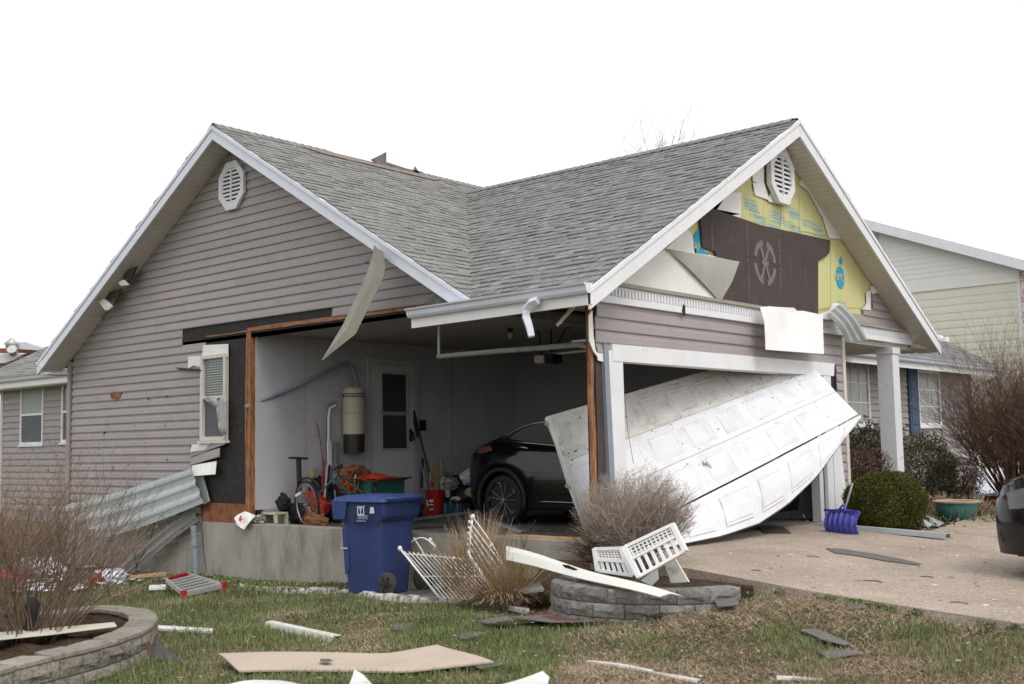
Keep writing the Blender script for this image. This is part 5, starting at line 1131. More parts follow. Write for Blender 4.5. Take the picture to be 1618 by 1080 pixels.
lattice('lattice_panel', 'tilted white plastic lattice fence panel propped on the retaining wall', PY(988, 864, yb), PY(1063, 829, yb+.05), PY(1083, 870, yb-.0), PY(1010, 911, yb-.08), .42, 4, 12, 7)
lattice('lattice_panel', 'small white plastic lattice panel standing upright behind the tilted one', PY(940, 867, yb+.12), PY(982, 866, yb+.10), PY(1000, 909, yb+.05), PY(945, 901, yb+.10), .5, 5, 9, 6)
plank([PY(*q, -.98) for q in ((1012, 917), (1038, 898), (1040, 915), (1030, 925))], .01, 'white2', 'small white board scrap below the tilted lattice panel', 'board scrap', up=(0, 1, 0))
plank([PY(*q, -.86) for q in ((1049, 888), (1066, 882), (1088, 919), (1060, 921), (1056, 908))], .02, 'dirtywhite', 'chipped white board propped in the bed right of the lattice', 'board', up=(0, 1, 0))
# long vinyl trim lying over the wall
mb = MB(); n_ = 12; P_ = []
for i in range(n_+1):
    f = i/n_; wv = np.array((0, 0, .012*math.sin(f*9))); a = PY(800, 862, -.55)*(1-f)+PY(1076, 941, -1.52)*f+wv; b = PY(800, 884, -.66)*(1-f)+PY(1042, 943, -1.60)*f+wv*.5; m_ = (a+b)/2+np.array((0, 0, .02)); P_.append([a, a+np.array((0, 0, -.004)), m_, b])
mb.thick(P_, (0, .012, -.01)); single(mb, 'trim_strip', 'cream_trim', 'long off-white vinyl trim lying across the block retaining wall', 'trim strip')
mb = MB(); q = PY(805, 868, -.56); qa_ = PY(800, 870, -.60); qb_ = PY(1060, 942, -1.56); mb.slab([qa_*(1-f)+qb_*f+np.array((0, -.01, .022+.012*math.sin(f*9)+dz)) for f, dz in ((.40, .0), (.44, .012), (.50, .0), (.46, -.025), (.43, -.03))], (0, 0, .004)); single(mb, 'tear', 'plasticdark', 'dark ragged tear in the long fallen vinyl trim', 'tear')
# dry sticks in the planter
stem_bush('dead_stalks', 'few dead upright stalks behind the fallen trim at the wall', tuple(PY(828, 862, -.15)), 6, .32, .3, 'darkbark', 61, depth=0, r=.004, br=.05, parentcat='plant')
stem_bush('dead_stalks', 'reddish dry stalks standing in the straw coloured grass', tuple(PY(726, 850, -.3)), 9, .42, .4, 'barkred', 62, depth=0, r=.004, br=.08, parentcat='plant')

# ================================================================== DEBRIS ON THE LAWN
def lay_poly(pts, z, th, m, label, cat, name, hump=0., up=(0, 0, 1), lift=0.):
    mb = MB(); P = [PG(*q)+np.array((0, 0, lift)) if z is None else PZ(*q, z) for q in pts]; mb.slab(P, np.array(up, float)*th); return single(mb, name, m, label, cat)
z = -.545; mb = MB(); nC = 16; P_ = []
top = [(345, 1032), (480, 1032), (610, 1031), (690, 1018)]; 
def lerp_px(pts, f):
    k = f*(len(pts)-1); i = min(int(k), len(pts)-2); t_ = k-i; return (pts[i][0]*(1-t_)+pts[i+1][0]*t_, pts[i][1]*(1-t_)+pts[i+1][1]*t_)
bot = [(378, 1058), (500, 1060), (640, 1060), (780, 1046)]
for i in range(nC+1):
    f = i/nC; a = PZ(*lerp_px(top, f), z); b = PZ(*lerp_px(bot, f), z); P_.append([a+(b-a)*j/4+np.array((0, 0, .008*math.sin(f*7)+.007*math.sin(j*1.3+f*4))) for j in range(5)])
mb.thick(P_, (0, 0, -.012)); single(mb, 'cardboard_sheet', 'card', 'long flat pale brown cardboard sheet lying on the front lawn', 'cardboard')
mb = MB(); q = [PZ(*w_, z+.022) for w_ in ((506, 1041), (520, 1041), (527, 1044), (519, 1046), (506, 1045))]; mb.slab(q, (0, 0, .003)); single(mb, 'card_stain', 'felt', 'small dark stain on the cardboard sheet', 'scrap')  # stain of the cardboard, added as a thin dark patch
# white gutter piece
def channel(P0, P1, w, h, m, label, cat='gutter', name='gutter_piece', n=5, bend=0.):
    P0 = np.array(P0, float); P1 = np.array(P1, float); d = nrm(P1-P0); s = nrm(np.cross(d, (0, 0, 1))); rows = []
    for i in range(n+1):
        c = P0+(P1-P0)*i/n+np.array((0, 0, bend*math.sin(math.pi*i/n))); rows.append([c-s*w/2+np.array((0, 0, .0)), c-s*w*.42+np.array((0, 0, h)), c+s*w*.3+np.array((0, 0, h*.92)), c+s*w/2+np.array((0, 0, 0))])
    mb = MB(); mb.thick(rows, (0, 0, -.006)); return single(mb, name, m, label, cat)
channel(PG(424, 990), PG(532, 1014), .10, .055, 'dirtywhite', 'bent white gutter length lying on the lawn in front of the bin')
channel(PG(928, 1050), PG(1030, 1066), .05, .03, 'dirtywhite', 'crushed off-white trim strip in the grass at bottom centre', 'trim strip', 'trim_strip', bend=.01)
channel(PG(1010, 1062), PG(1105, 1078), .04, .02, 'dirtywhite', 'second crushed trim strip at the bottom edge right of centre', 'trim strip', 'trim_strip')
channel(PG(1228, 1075), PG(1300, 1079), .05, .03, 'dirtywhite', 'short off-white strip at the bottom edge on the right', 'trim strip', 'trim_strip')
# curled white metal at the bottom edge
MT['curl'] = mat('white_coated_metal', (.70, .70, .70), .35, .08, 4, .05, 20, col2=(.42, .40, .35), thr=(.58, .72), scale2=5)
mb = MB(); P_ = []; zc = -.50
for i in range(11):
    f = i/10; a = PZ(352+180*f, 1092-18*math.sin(math.pi*min(1, f*1.15)), zc); P_.append([a, a+np.array((.04, -.14, .03)), a+np.array((.08, -.28, -.02)), a+np.array((.1, -.36, -.05))])
mb.thick(P_, (0, 0, -.006)); single(mb, 'curled_metal', 'curl', 'white curved metal flashing at the bottom edge left of centre', 'metal flashing', smooth='auto')
def curl(base, tipz, label):
    mb = MB(); P_ = []
    for i in range(9):
        f = i/8; P_.append([base[0]+(base[1]-base[0])*f+np.array((0, 0, tipz[0]*f**3)), base[2]+(base[3]-base[2])*f+np.array((0, 0, tipz[1]*f**3))])
    mb.thick(P_, (.004, -.004, -.004)); single(mb, 'curled_metal', 'curl', label, 'metal flashing', smooth='auto')
za = -.52
curl([PZ(545, 1092, za), PZ(560, 1068, za), PZ(605, 1096, za), PZ(574, 1068, za)], (.045, .01), 'small twisted white metal tip sticking up over the cardboard')
curl([PZ(735, 1094, za), PZ(858, 1068, za), PZ(860, 1098, za), PZ(868, 1072, za)], (.035, .01), 'long white metal strip curling up at its right end, bottom edge')
# torn shingles on the ground
SG = 'torn shingles on the lawn'
for i, (pts, lab, m) in enumerate((([(1265, 1003), (1290, 1002), (1345, 1024), (1335, 1027), (1300, 1020)], 'dark torn roofing piece in the bare lawn at right', 'felt'),
        ([(1290, 1036), (1340, 1034), (1362, 1042), (1310, 1048)], 'smaller dark roofing scrap just below the larger one at right', 'felt'),
        ([(1343, 962), (1370, 960), (1372, 968), (1345, 969)], 'small square roofing scrap in the bare lawn near the driveway', 'felt'),
        ([(752, 988), (800, 980), (815, 985), (770, 992)], 'flat dark shingle scrap left of the reddish pavers', 'felt'),
        ([(800, 980), (900, 977), (940, 990), (870, 990)], 'long dark roofing strip below the retaining wall', 'felt'),
        ([(712, 1010), (750, 1005), (770, 1008), (735, 1018)], 'dark shingle scrap on the grass above the cardboard', 'felt'),
        ([(620, 993), (652, 991), (650, 1001), (622, 1002)], 'small brown shingle scrap on the lawn centre', 'felt'),
        ([(1020, 971), (1048, 970), (1048, 982), (1022, 981)], 'small black scrap at the foot of the retaining wall', 'black'),
        ([(1128, 955), (1165, 952), (1168, 963), (1135, 967)], 'dark bent scrap at the right foot of the retaining wall', 'felt'),
        ([(742, 1058), (790, 1053), (800, 1058), (760, 1066)], 'dark scrap in the grass just below the cardboard end', 'felt'))):
    mb = MB(); P = [PG(*q)+np.array((0, 0, .028)) for q in pts]; P = [p_+np.array((0, 0, random.uniform(0, .012))) for p_ in P]; mb.slab(P, (0, 0, .006)); single(mb, 'roofing_scrap', m, lab, 'shingle', SG)
mb = MB(); P = [PG(*q)+np.array((0, 0, .022)) for q in ((840, 977), (900, 972), (960, 982), (950, 990), (880, 986))]; mb.slab(P, (0, 0, .02)); single(mb, 'brick_paver', mat('red_paver', (.16, .05, .04), .9, .3, 20, .3), 'reddish brick paving strip at the foot of the retaining wall', 'paver')
MT['roll'] = mat('felt_grey', (.085, .085, .088), .95, .15, 12, .5, 200)
for i, pts in enumerate((((207, 1042), (210, 1020), (235, 1018), (243, 1038)), ((228, 1012), (246, 1018), (288, 1045), (240, 1042)))):
    P = [PZ(x_, y_, -.62+(.12 if k in (1, 2) and i == 0 else (.1 if k < 2 and i else .03))) for k, (x_, y_) in enumerate(pts)]; mb = MB(); mb.slab(P, (0, .01, .01)); single(mb, 'roofing_scrap', 'roll' if i else mat('brown_shingle', (.08, .05, .045), .9), ('brown' if not i else 'dark grey')+' folded shingle scrap leaning at the end of the near left planter', 'shingle', SG)
# aluminium ladder section
LDR = thing('step_ladder', 'folded aluminium step ladder with red caps lying on the lawn by the wall', 'ladder', tuple(PG(305, 930)))
qa, qb, qc, qd = [PG(*w_)+np.array((0, 0, h_)) for w_, h_ in (((258, 928), .14), ((294, 919), .14), ((354, 934), .10), ((290, 946), .03))]
qa, qb, qc, qd = PG(262, 936)+(0, 0, .16), PG(296, 925)+(0, 0, .15), PG(353, 938)+(0, 0, .10), PG(290, 946)+(0, 0, .05)
for a, b, m_, nm in ((qa, qd, 'alu', 'rail'), (qb, qc, 'alu', 'rail'), (qa, qb, 'red', 'top_cap'), (qd, qc, 'alu', 'rail')):
    mb = MB(); mb.bar(a, b, .02, .06); build(mb, nm, m_, LDR, bevel=.003)
for i in range(1, 7): f = i/7; mb = MB(); mb.bar(qa+(qd-qa)*f, qb+(qc-qb)*f, .07, .015); build(mb, 'step', 'alu', LDR, bevel=.002)
for q in (qd, qc): mb = MB(); mb.box(q[0]-.03, q[0]+.03, q[1]-.03, q[1]+.03, q[2]-.05, q[2]+.05); build(mb, 'foot', 'red', LDR, bevel=.004)
mb = MB(); mb.bar(PG(190, 920)+(0, 0, .06), PG(262, 915)+(0, 0, .08), .09, .04); single(mb, 'timber', 'plank', 'pale timber length on the ground left of the step ladder', 'timber')
plank([PG(235, 935)+(0, 0, .02), PG(262, 934)+(0, 0, .02), PG(262, 929)+(0, 0, .02), PG(236, 930)+(0, 0, .02)], .03, 'white2', 'short white board on the lawn left of the step ladder')
# crumpled bags behind the near bush
def crumple(c, rad, m, label, cat='bag', name='plastic_bag', seed=1, n=10):
    rr = random.Random(seed); V = []; F = []; c = np.array(c, float)
    R = [[(c+np.array((rad[0]*math.sin(math.pi*i/n)*math.cos(2*math.pi*j/(n+4)), rad[1]*math.sin(math.pi*i/n)*math.sin(2*math.pi*j/(n+4)), rad[2]*math.cos(math.pi*i/n)))+np.array([rr.uniform(-.22, .22)*r_ for r_ in rad])) if 0 < i < n else c+np.array((0, 0, rad[2]*math.cos(math.pi*i/n))) for j in range(n+4)] for i in range(n+1)]
    mb = MB(); k = n+4; V = [q for r in R for q in r]; mb.add(V, [(i*k+j, i*k+(j+1) % k, (i+1)*k+(j+1) % k, (i+1)*k+j) for i in range(n) for j in range(k)]); return single(mb, name, m, label, cat)
crumple(PG(176, 922)+(0, 0, .08), (.34, .2, .12), 'tarp', 'crumpled white plastic sheet right of the bare bush', seed=2)
crumple(PG(153, 926)+(0, 0, .08), (.08, .08, .09), 'red', 'small red plastic bag beside the crumpled white sheet', seed=3)
crumple(PG(60, 905)+(0, 0, .08), (.5, .3, .14), 'tarp', 'heap of white plastic seen through the bare bush stems', seed=4)
crumple(PG(22, 918)+(0, 0, .08), (.26, .2, .14), 'redbright', 'red cloth heap seen through the bush at the left edge', 'cloth', 'cloth_heap', seed=5)

# ================================================================== LOOSE PIECES HANGING ON THE HOUSE
def ribbed(A0, A1, B0, B1, ribs, amp, N, n=12, sag=0., m='stripback', label='', cat='siding strip', name='siding_strip', th=.004):
    """corrugated sheet between edge A0-A1 and edge B0-B1"""
    N = np.array(N, float); P = []
    for i in range(n+1):
        f = i/n; row = []; K = ribs*6
        for j in range(K+1):
            v = j/K; c = (A0*(1-f)+A1*f)*(1-v)+(B0*(1-f)+B1*f)*v; ph = (v*ribs) % 1.; h = (ph/.35 if ph < .35 else (1 if ph < .5 else (1-(ph-.5)/.2*.7 if ph < .7 else .3-.3*(ph-.7)/.3)))
            row.append(c+N*amp*h+np.array((0, 0, -sag*math.sin(math.pi*f)))+N*.03*math.sin(f*4))
        P.append(row)
    mb = MB(); mb.thick(P, -N*th); return single(mb, name, m, label, cat)
ribbed(PY(302, 740, -.14), PY(90, 800, -.42), PY(322, 794, -.16), PY(160, 850, -.42), 3, .03, (0, -1, .15), m='stripback', sag=.05, label='broad torn vinyl siding strip hanging down to the left below the side window')
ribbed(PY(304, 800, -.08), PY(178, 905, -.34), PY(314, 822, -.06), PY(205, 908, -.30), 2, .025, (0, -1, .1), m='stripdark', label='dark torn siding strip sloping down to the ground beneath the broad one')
mb = MB(); mb.slab([PY(*q, -.05) for q in ((302, 738), (316, 735), (330, 792), (322, 797), (312, 780))], (0, .02, 0)); mb2 = mb; single(mb, 'metal_flange', 'stripback', 'bent grey flange at the right end of the torn siding strip', 'metal flange')
mb = MB(); c = PY(306, 830, -.10); mb.tube([c, PY(308, 862, -.10)], .045, 12); mb.tube([PY(308, 862, -.10), PY(310, 906, -.10)], .038, 12); mb.tube([PY(308, 858, -.10), PY(308, 863, -.10)], .055, 12); single(mb, 'drain_pipe', 'greypipe', 'short grey plastic drain pipe standing against the foundation wall', 'pipe', smooth='auto')
mb = MB(); mb.tube([PY(318, 826, -.05), PY(322, 870, -.06), PY(326, 905, -.08)], .006, 5); pass; single(mb, 'cable', 'plasticdark', 'thin dark cable running down the foundation right of the drain pipe', 'cable'); mb = MB(); mb.tube([PY(246, 818, -.2), PY(240, 845, -.2), PY(230, 870, -.25), PY(214, 890, -.3)], .008, 5); mb.tube([PY(212, 874, -.32), PY(216, 892, -.32), PY(214, 912, -.32)], .009, 5); single(mb, 'cable', 'plasticdark', 'loose dark cable hanging under the torn siding strips', 'cable')
# long hanging fascia strip
def ribbon(L_, R_, y, m, label, cat, name, twist=0.):
    P = []; K = 6
    for (a, b) in zip(zip(L_[:-1], L_[1:]), zip(R_[:-1], R_[1:])):
        for k in range(K):
            t_ = k/K; l = PY(a[0][0]+(a[1][0]-a[0][0])*t_, a[0][1]+(a[1][1]-a[0][1])*t_, y); r = PY(b[0][0]+(b[1][0]-b[0][0])*t_, b[0][1]+(b[1][1]-b[0][1])*t_, y+twist); P.append([l, (l+r)/2+np.array((0, -.03, 0)), r])
    P.append([PY(*L_[-1], y), (PY(*L_[-1], y)+PY(*R_[-1], y+twist))/2, PY(*R_[-1], y+twist)])
    mb = MB(); mb.thick(P, (0, .004, 0)); return single(mb, name, m, label, cat)
ribbon([(591, 386), (587, 410), (576, 440), (556, 482), (542, 512), (508, 569)], [(606, 398), (608, 425), (602, 448), (580, 490), (562, 527), (512, 567)], -.46, 'beige', 'long beige metal fascia strip hanging from the gable edge over the opening', 'metal strip', 'hanging_strip', -.05)
# dangling downspout elbow
mb = MB(); mb.tube([PY(*q, -.55) for q in ((850, 474), (840, 478), (832, 488), (831, 500), (836, 515), (840, 532))], [.05, .055, .055, .055, .05, .045], 4); single(mb, 'downspout_elbow', 'fascia', 'white downspout elbow dangling from the front gutter', 'downspout', bevel=.006)
mb = MB(); mb.bar(PY(905, 484, -.1), PY(880, 514, -.1), .03, .012, up=(0, 1, 0)); mb.bar(PY(909, 484, -.1), PY(884, 512, -.12), .012, .01, up=(0, 1, 0)); single(mb, 'loose_strip', 'cream_siding', 'pale wooden strips hanging under the gutter at the garage corner', 'strip')
# white board blown onto the frieze
mb = MB(); P_ = []
for i in range(9):
    f = i/8; a = PX(1201+94*f, 485+(10*f if f < .6 else 6+12*(f-.6)), .16); b = PX(1210+92*f, 552+7*f, .26); P_.append([a+np.array((.05*math.sin(f*8), 0, .02*math.sin(f*11))), a+(b-a)*.35+np.array((.04*math.sin(f*6+1), 0, 0)), a+(b-a)*.7+np.array((.02*math.sin(f*5+2), 0, 0)), b])
mb.thick(P_, (-.006, 0, 0)); single(mb, 'white_sheet', 'white2', 'bright white bent sheet hanging over the frieze above the garage door', 'sheet', smooth='auto')
plank([PX(*q, .12) for q in ((1220, 484), (1255, 486), (1262, 494), (1222, 492))], .05, 'white2', 'white splintered ledge piece above the bent white sheet', 'board', up=(-1, 0, 0))
ribbed(PX(1306, 497, .20), PX(1340, 540, .24), PX(1328, 478, .22), PX(1374, 536, .26), 3, .03, (1, 0, .2), m='stripback', label='ribbed grey-green siding offcut lying over the frieze near the porch')
plank([PX(*q, .14) for q in ((1288, 498), (1312, 490), (1318, 478), (1332, 480), (1310, 506))], .01, 'white2', 'torn white vinyl scrap left of the ribbed offcut on the frieze', 'vinyl scrap', up=(-1, 0, 0))

# ================================================================== THE COLLAPSED GARAGE DOOR
GD = thing('garage_door', 'white panelled garage door torn loose, bent and lying askew through its opening', 'garage door', (.1, 2.8, -.1))
LT = PY(866, 664, .22); LC = PY(937, 869, .42); RT = np.array((-.22, 4.95, 2.26)); RC = PX(1356, 654, .62)
def sheet(u, v):                        # u along the door, v 0 at the top edge, 1 at the fold
    a = LT+(RT-LT)*u; b = LC+(RC-LC)*u; p = a+(b-a)*v
    nn = nrm(np.cross(RT-LT, LC-LT)); nn = nn if nn[0] > 0 else -nn
    return p+nn*(.10*math.sin(math.pi*u)*v+.010*math.sin(u*17+v*5)*math.sin(v*6+1)+.006*math.sin(u*41+v*9))
def nrm_at(u, v):
    a = sheet(min(1, u+.01), v)-sheet(max(0, u-.01), v); b = sheet(u, min(1, v+.01))-sheet(u, max(0, v-.01)); n = nrm(np.cross(a, b)); return n if n[0] > 0 else -n
def emboss(fn, nf, u0, u1, v0, v1, cols, parent, m='doorw', nu=40, name='door_section', th=.035, rel=1.):
    """one section: a closed board following the bent surface, with raised rectangular panels as sub-parts"""
    P = [[fn(u0+(u1-u0)*i/nu, v0+(v1-v0)*j/2) for j in (0, 1, 2)] for i in range(nu+1)]; nn = nf((u0+u1)/2, (v0+v1)/2)
    mb = MB(); mb.thick(P, -nn*th); s = build(mb, name, m, parent)
    for c in range(cols):
        a0 = u0+(u1-u0)*(c+.14)/cols; a1 = u0+(u1-u0)*(c+.86)/cols; b0 = v0+(v1-v0)*.17; b1 = v0+(v1-v0)*.85
        mb = MB(); us = [0, .022, .045, .085, .3, .5, .7, .915, .955, .978, 1]; vs = [0, .04, .08, .16, .5, .84, .92, .96, 1]
        def hh(t_, e): t_ = min(t_, 1-t_)/e; return .0008 if t_ < .3 else (.012 if t_ < 1.4 else (.003 if t_ < 2.5 else .014))
        mb.grid([[fn(a0+(a1-a0)*p_, b0+(b1-b0)*q_)+nf(a0+(a1-a0)*p_, b0+(b1-b0)*q_)*rel*.62*min(hh(p_, .024), hh(q_, .045), .014) for q_ in vs] for p_ in us])
        build(mb, 'raised_panel', m, s)
    return s
MT['doorw'] = mat('garage_door_paint', (.70, .71, .74), .42, .05, 2, .03, 15, col2=(.60, .60, .59), thr=(.5, .7), scale2=2.5)
MT['doord'] = mat('garage_door_paint_dusty', (.62, .615, .59), .5, .08, 3, .03, 15, col2=(.42, .39, .34), thr=(.52, .7), scale2=4)
emboss(sheet, nrm_at, 0, 1, .0, .3285, 8, GD, 'doord'); emboss(sheet, nrm_at, 0, 1, .3315, .664, 8, GD, 'doorw'); emboss(sheet, nrm_at, 0, 1, .668, 1., 8, GD, 'doorw')
# bottom section, swung down and twisted
bpx = [(925, 862, .18), (1000, 878, .22), (1085, 858, .30), (1142, 846, .36), (1200, 826, .42), (1245, 796, .50), (1290, 753, .60), (1325, 706, .66), (1355, 664, .66)]
Bp = [PX(a, b, c) for a, b, c in bpx]
def low(u, v):
    k = u*(len(Bp)-1); i = min(int(k), len(Bp)-2); b = Bp[i]*(1-(k-i))+Bp[i+1]*(k-i); uu = [0, .055, .222, .358, .505, .63, .766, .893, 1.]; ut = uu[i]*(1-(k-i))+uu[i+1]*(k-i)
    a = sheet(ut, 1)+np.array((.03, 0, -.012)); return a+(b-a)*v+np.array((.03, 0, 0))*math.sin(math.pi*v)
def nlow(u, v):
    a = low(min(1, u+.02), v)-low(max(0, u-.02), v); b = low(u, min(1, v+.02))-low(u, max(0, v-.02)); n = nrm(np.cross(a, b)); return n if n[0] > 0 else -n
emboss(low, nlow, 0, 1, .0, 1., 8, GD, 'doorw', rel=1.25)
mb = MB(); mb.thick([[low(i/30, 1.0)+nlow(i/30, 1)*.005, low(i/30, 1.03)+nlow(i/30, 1)*.005] for i in range(31)], np.array((-.04, 0, 0))); build(mb, 'bottom_seal', 'plasticdark', GD)
mb = MB(); 
mb.tube([LT+nrm_at(0, 0)*.01, LC+nrm_at(0, 0)*.01], .02, 4); build(mb, 'edge_stile', 'metal', GD)
mb = MB(); mb.thick([[sheet(0, i/6)+nrm_at(0, .5)*.006, sheet(.018, i/6)+nrm_at(0, .5)*.006] for i in range(7)], -nrm_at(0, .5)*.05); build(mb, 'edge_stile', 'dirtywhite', GD)
mb = MB(); mb.thick([[sheet(i/20, -.0)+nrm_at(.5, 0)*.004, sheet(i/20, -.03)+nrm_at(.5, 0)*.004] for i in range(21)], -nrm_at(.5, 0)*.045); build(mb, 'top_edge', 'dirtywhite', GD)
for py_ in (.02, .5, .98):
    q = sheet(-.005, py_); mb = MB(); mb.lathe(q, [(.028, -.012), (.028, .012)], 10, nrm(RT-LT)); mb.tube([q, q+nrm(LT-RT)*.05], .006, 5); build(mb, 'roller', 'metal', GD)
hp = (.40, .80); q = sheet(*hp)+nrm_at(*hp)*.012; mb = MB(); uu_ = nrm(RT-LT); vv_ = nrm(LC-LT)
mb.lathe(q-uu_*.03-vv_*.05, [(.028, 0), (.028, .012), (.01, .02)], 12, nrm_at(*hp)); mb.bar(q-vv_*.03, q+vv_*.10+uu_*.06, .035, .02, up=nrm_at(*hp)); build(mb, 'handle', 'metal', GD)
mb = MB(); w0 = PX(985, 640, -.1); mb.tube([PX(984, 596, .02), PX(992, 680, .06), PX(1001, 733, .1)], .003, 4); single(mb, 'loose_cable', 'plasticdark', 'thin broken door cable hanging inside the left door jamb', 'cable')
rr = random.Random(12); V = []            # mud spatter as raised crumbs
for i in range(420):
    u = rr.uniform(.0, .95); v = min(.97, abs(rr.gauss(.1, .36))); c = sheet(u, v)+nrm_at(u, v)*.006; s = rr.uniform(.003, .010); a = nrm(RT-LT)*s*rr.uniform(.6, 2); b = nrm(LC-LT)*s
    V += [c-a, c-b*.8, c+a*.9, c+b]
fast_mesh('mud_spatter', np.array(V), 4, 'soil', GD, kind='stuff')
# ================================================================== CARS
def car(root, base, ux, uy, near_only=False, wheels=True):
    """dark crossover: local s runs rear (0) to front (4.6), t is lateral (near side 0, far side 1.86), z up"""
    base = np.array(base, float); ux = np.array(ux, float); uy = np.array(uy, float)
    def Q(s, t_, z): return base+ux*s+uy*t_+np.array((0, 0, z))
    st = [0, .06, .2, .4, .55, .7, .85, 1.0, 1.15, 1.3, 1.45, 1.7, 2.1, 2.5, 2.9, 3.1, 3.3, 3.45, 3.6, 3.75, 3.9, 4.05, 4.2, 4.35, 4.5, 4.58]
    wz, R_ = .35, .43; ws = (.82, 3.62)
    top = lambda s: float(np.interp(s, [0, .1, .3, .6, 1.1, 1.8, 2.4, 2.8, 3.3, 3.6, 4.2, 4.5, 4.6], [.98, 1.08, 1.13, 1.24, 1.42, 1.52, 1.54, 1.47, 1.2, 1.08, .98, .88, .7]))
    belt = lambda s: float(np.interp(s, [0, .4, 1.2, 2.5, 3.4, 4.2, 4.6], [.98, 1.06, 1.04, .99, .97, .88, .70]))
    def inset(s): return float(np.interp(s, [0, .06, .2, .5, 1, 3.6, 4.1, 4.4, 4.55, 4.6], [.30, .17, .08, .03, .0, .0, .04, .12, .24, .34]))
    def low_(s):
        z = .24 if .3 < s < 4.3 else .32
        for w in ws:
            if abs(s-w) < R_: z = max(z, wz+math.sqrt(R_*R_-(s-w)**2))
        return z
    rings = []
    for s in st:
        b = belt(s); tp = max(top(s), b+.01); i = inset(s); lo = low_(s); Wd = 1.86; tum = min(.30, .62*(tp-b)); flare = max([0]+[.03*(1-abs(s-w)/.6) for w in ws if abs(s-w) < .6])
        half = [(i+.07, lo if lo > .4 else .22), (i+.02-flare, lo+.02), (i-flare*.9, lo+(b-lo)*.35), (i+.0-flare*.4, lo+(b-lo)*.62), (i+.015, lo+(b-lo)*.82), (i+.035, b-.01), (i+.05, b), (i+.05+tum*.45, b+(tp-b)*.5), (i+.07+tum*.9, b+(tp-b)*.88), (i+.20+tum, tp), (i+.55, tp+.02 if s > .3 else tp)]
        half = [(t_, z) for t_, z in half]; rings.append([Q(s, t_, z) for t_, z in half]+[Q(s, Wd-t_, z) for t_, z in half[::-1]])
    mb = MB(); loft(mb, rings); build(mb, 'body', 'carpaint', root, smooth='auto')
    mb = MB(); a, b = Q(.25, .25, .22), Q(4.4, 1.6, .7)
    mb.hexa([Q(.25, .28, .2), Q(4.4, .28, .2), Q(4.4, 1.58, .2), Q(.25, 1.58, .2)], [Q(.25, .28, .9), Q(4.4, .28, .8), Q(4.4, 1.58, .8), Q(.25, 1.58, .9)]); build(mb, 'underbody', 'plasticdark', root)
    for w in ws:
        mb = MB(); mb.tube([Q(w+math.cos(a_)*(R_+.0), -.0, wz+math.sin(a_)*(R_+.0)) for a_ in lin(-.35, math.pi+.35, 16)], .035, 6); build(mb, 'wheel_arch', 'plasticdark', root, smooth=True)
    for w in ws:
        for t_, sg in ((.12, -1), (1.74, 1)):
            c = Q(w, t_, wz); ax = uy*sg; mb = MB(); mb.lathe(c, [(.22, -.1), (.33, -.1), (.355, -.07), (.358, .05), (.34, .095), (.265, .105), (.255, .06)], 36, ax, caps=False); tw = build(mb, 'wheel', 'rubber', root, smooth='auto')
            mb = MB(); mb.lathe(c, [(.262, .095), (.262, .07), (.03, .05), (.0, .05)], 30, ax, caps=False); build(mb, 'rim', 'plasticdark', tw, smooth='auto')
            upv = np.array((0, 0, 1.)); mb = MB()
            for k in range(5):
                a_ = k*2*math.pi/5+.25; d = ux*math.cos(a_)+upv*math.sin(a_); e_ = -ux*math.sin(a_)+upv*math.cos(a_)
                for sgn in (-1, 1):
                    p0 = c+ax*.085+d*.04+e_*.010*sgn; p1 = c+ax*.100+d*.24+e_*.052*sgn; mb.bar(p0, p1, .010, .012, up=ax)
                mb.bar(c+ax*.1+d*.24+e_*.052, c+ax*.1+d*.235+e_*.11, .012, .01, up=ax)
            mb.lathe(c, [(.035, .08), (.03, .1), (.0, .102)], 12, ax, caps=False); build(mb, 'spoke', 'alloy', tw)
    return Q
CY = 2.62; CX = -4.42
CAR = thing('parked_car', 'black crossover car parked inside the wrecked garage behind the fallen door', 'car', (CX, CY, SLAB))
CQ = car(CAR, (CX, CY, SLAB), (1, 0, 0), (0, 1, 0))
def CP(px, py, y): return PY(px, py, y)
gp_ = [(797, 692), (812, 682), (832, 673), (852, 668), (868, 666), (876, 690), (879, 702), (840, 699)]
mb = MB(); mb.slab([CP(*q, CY+.10) for q in gp_], (0, .01, 0)); build(mb, 'side_window', 'carglass', CAR)
mb = MB(); mb.tube([CP(*q, CY+.075) for q in ((792, 695), (803, 687), (820, 677), (842, 669), (867, 665))], .010, 5); build(mb, 'window_trim', 'chrome', CAR, smooth=True)
mb = MB(); mb.tube([CP(*q, CY+.045) for q in ((790, 696), (830, 699), (882, 704), (930, 708))], .009, 5); build(mb, 'window_trim', 'chrome', CAR, smooth=True)
mb = MB(); mb.tube([CP(*q, CY-.02) for q in ((817, 707), (825, 706), (834, 708))], .013, 6); build(mb, 'door_handle', 'chrome', CAR, smooth=True)
mb = MB(); mb.tube([CP(*q, CY-.01) for q in ((842, 794), (858, 792), (885, 793), (910, 794))], .007, 5); build(mb, 'sill_trim', 'chrome', CAR, smooth=True)
mb = MB(); mb.tube([CP(*q, CY+.01) for q in ((836, 715), (850, 719), (866, 722), (888, 723))], .004, 5); build(mb, 'crease_glint', 'greypipe', CAR, smooth=True)  # light caught along the body crease, put in as a grey line
mb = MB(); mb.slab([CP(*q, CY+.03) for q in ((754, 706), (774, 704), (778, 712), (764, 717), (752, 716))], (0, .09, 0)); build(mb, 'tail_light', 'redlight', CAR, bevel=.008)
mb = MB(); mb.box(CX+1.9, CX+2.0, 3.4, 3.44, 1.50-.12, 1.54-.12); build(mb, 'roof_antenna', 'plasticdark', CAR)
fc = PZ(1582, 920, -.33); 
CAR2 = thing('parked_car', 'black car nosing into the right edge of the frame on the driveway', 'car', (fc[0], fc[1], -.30))
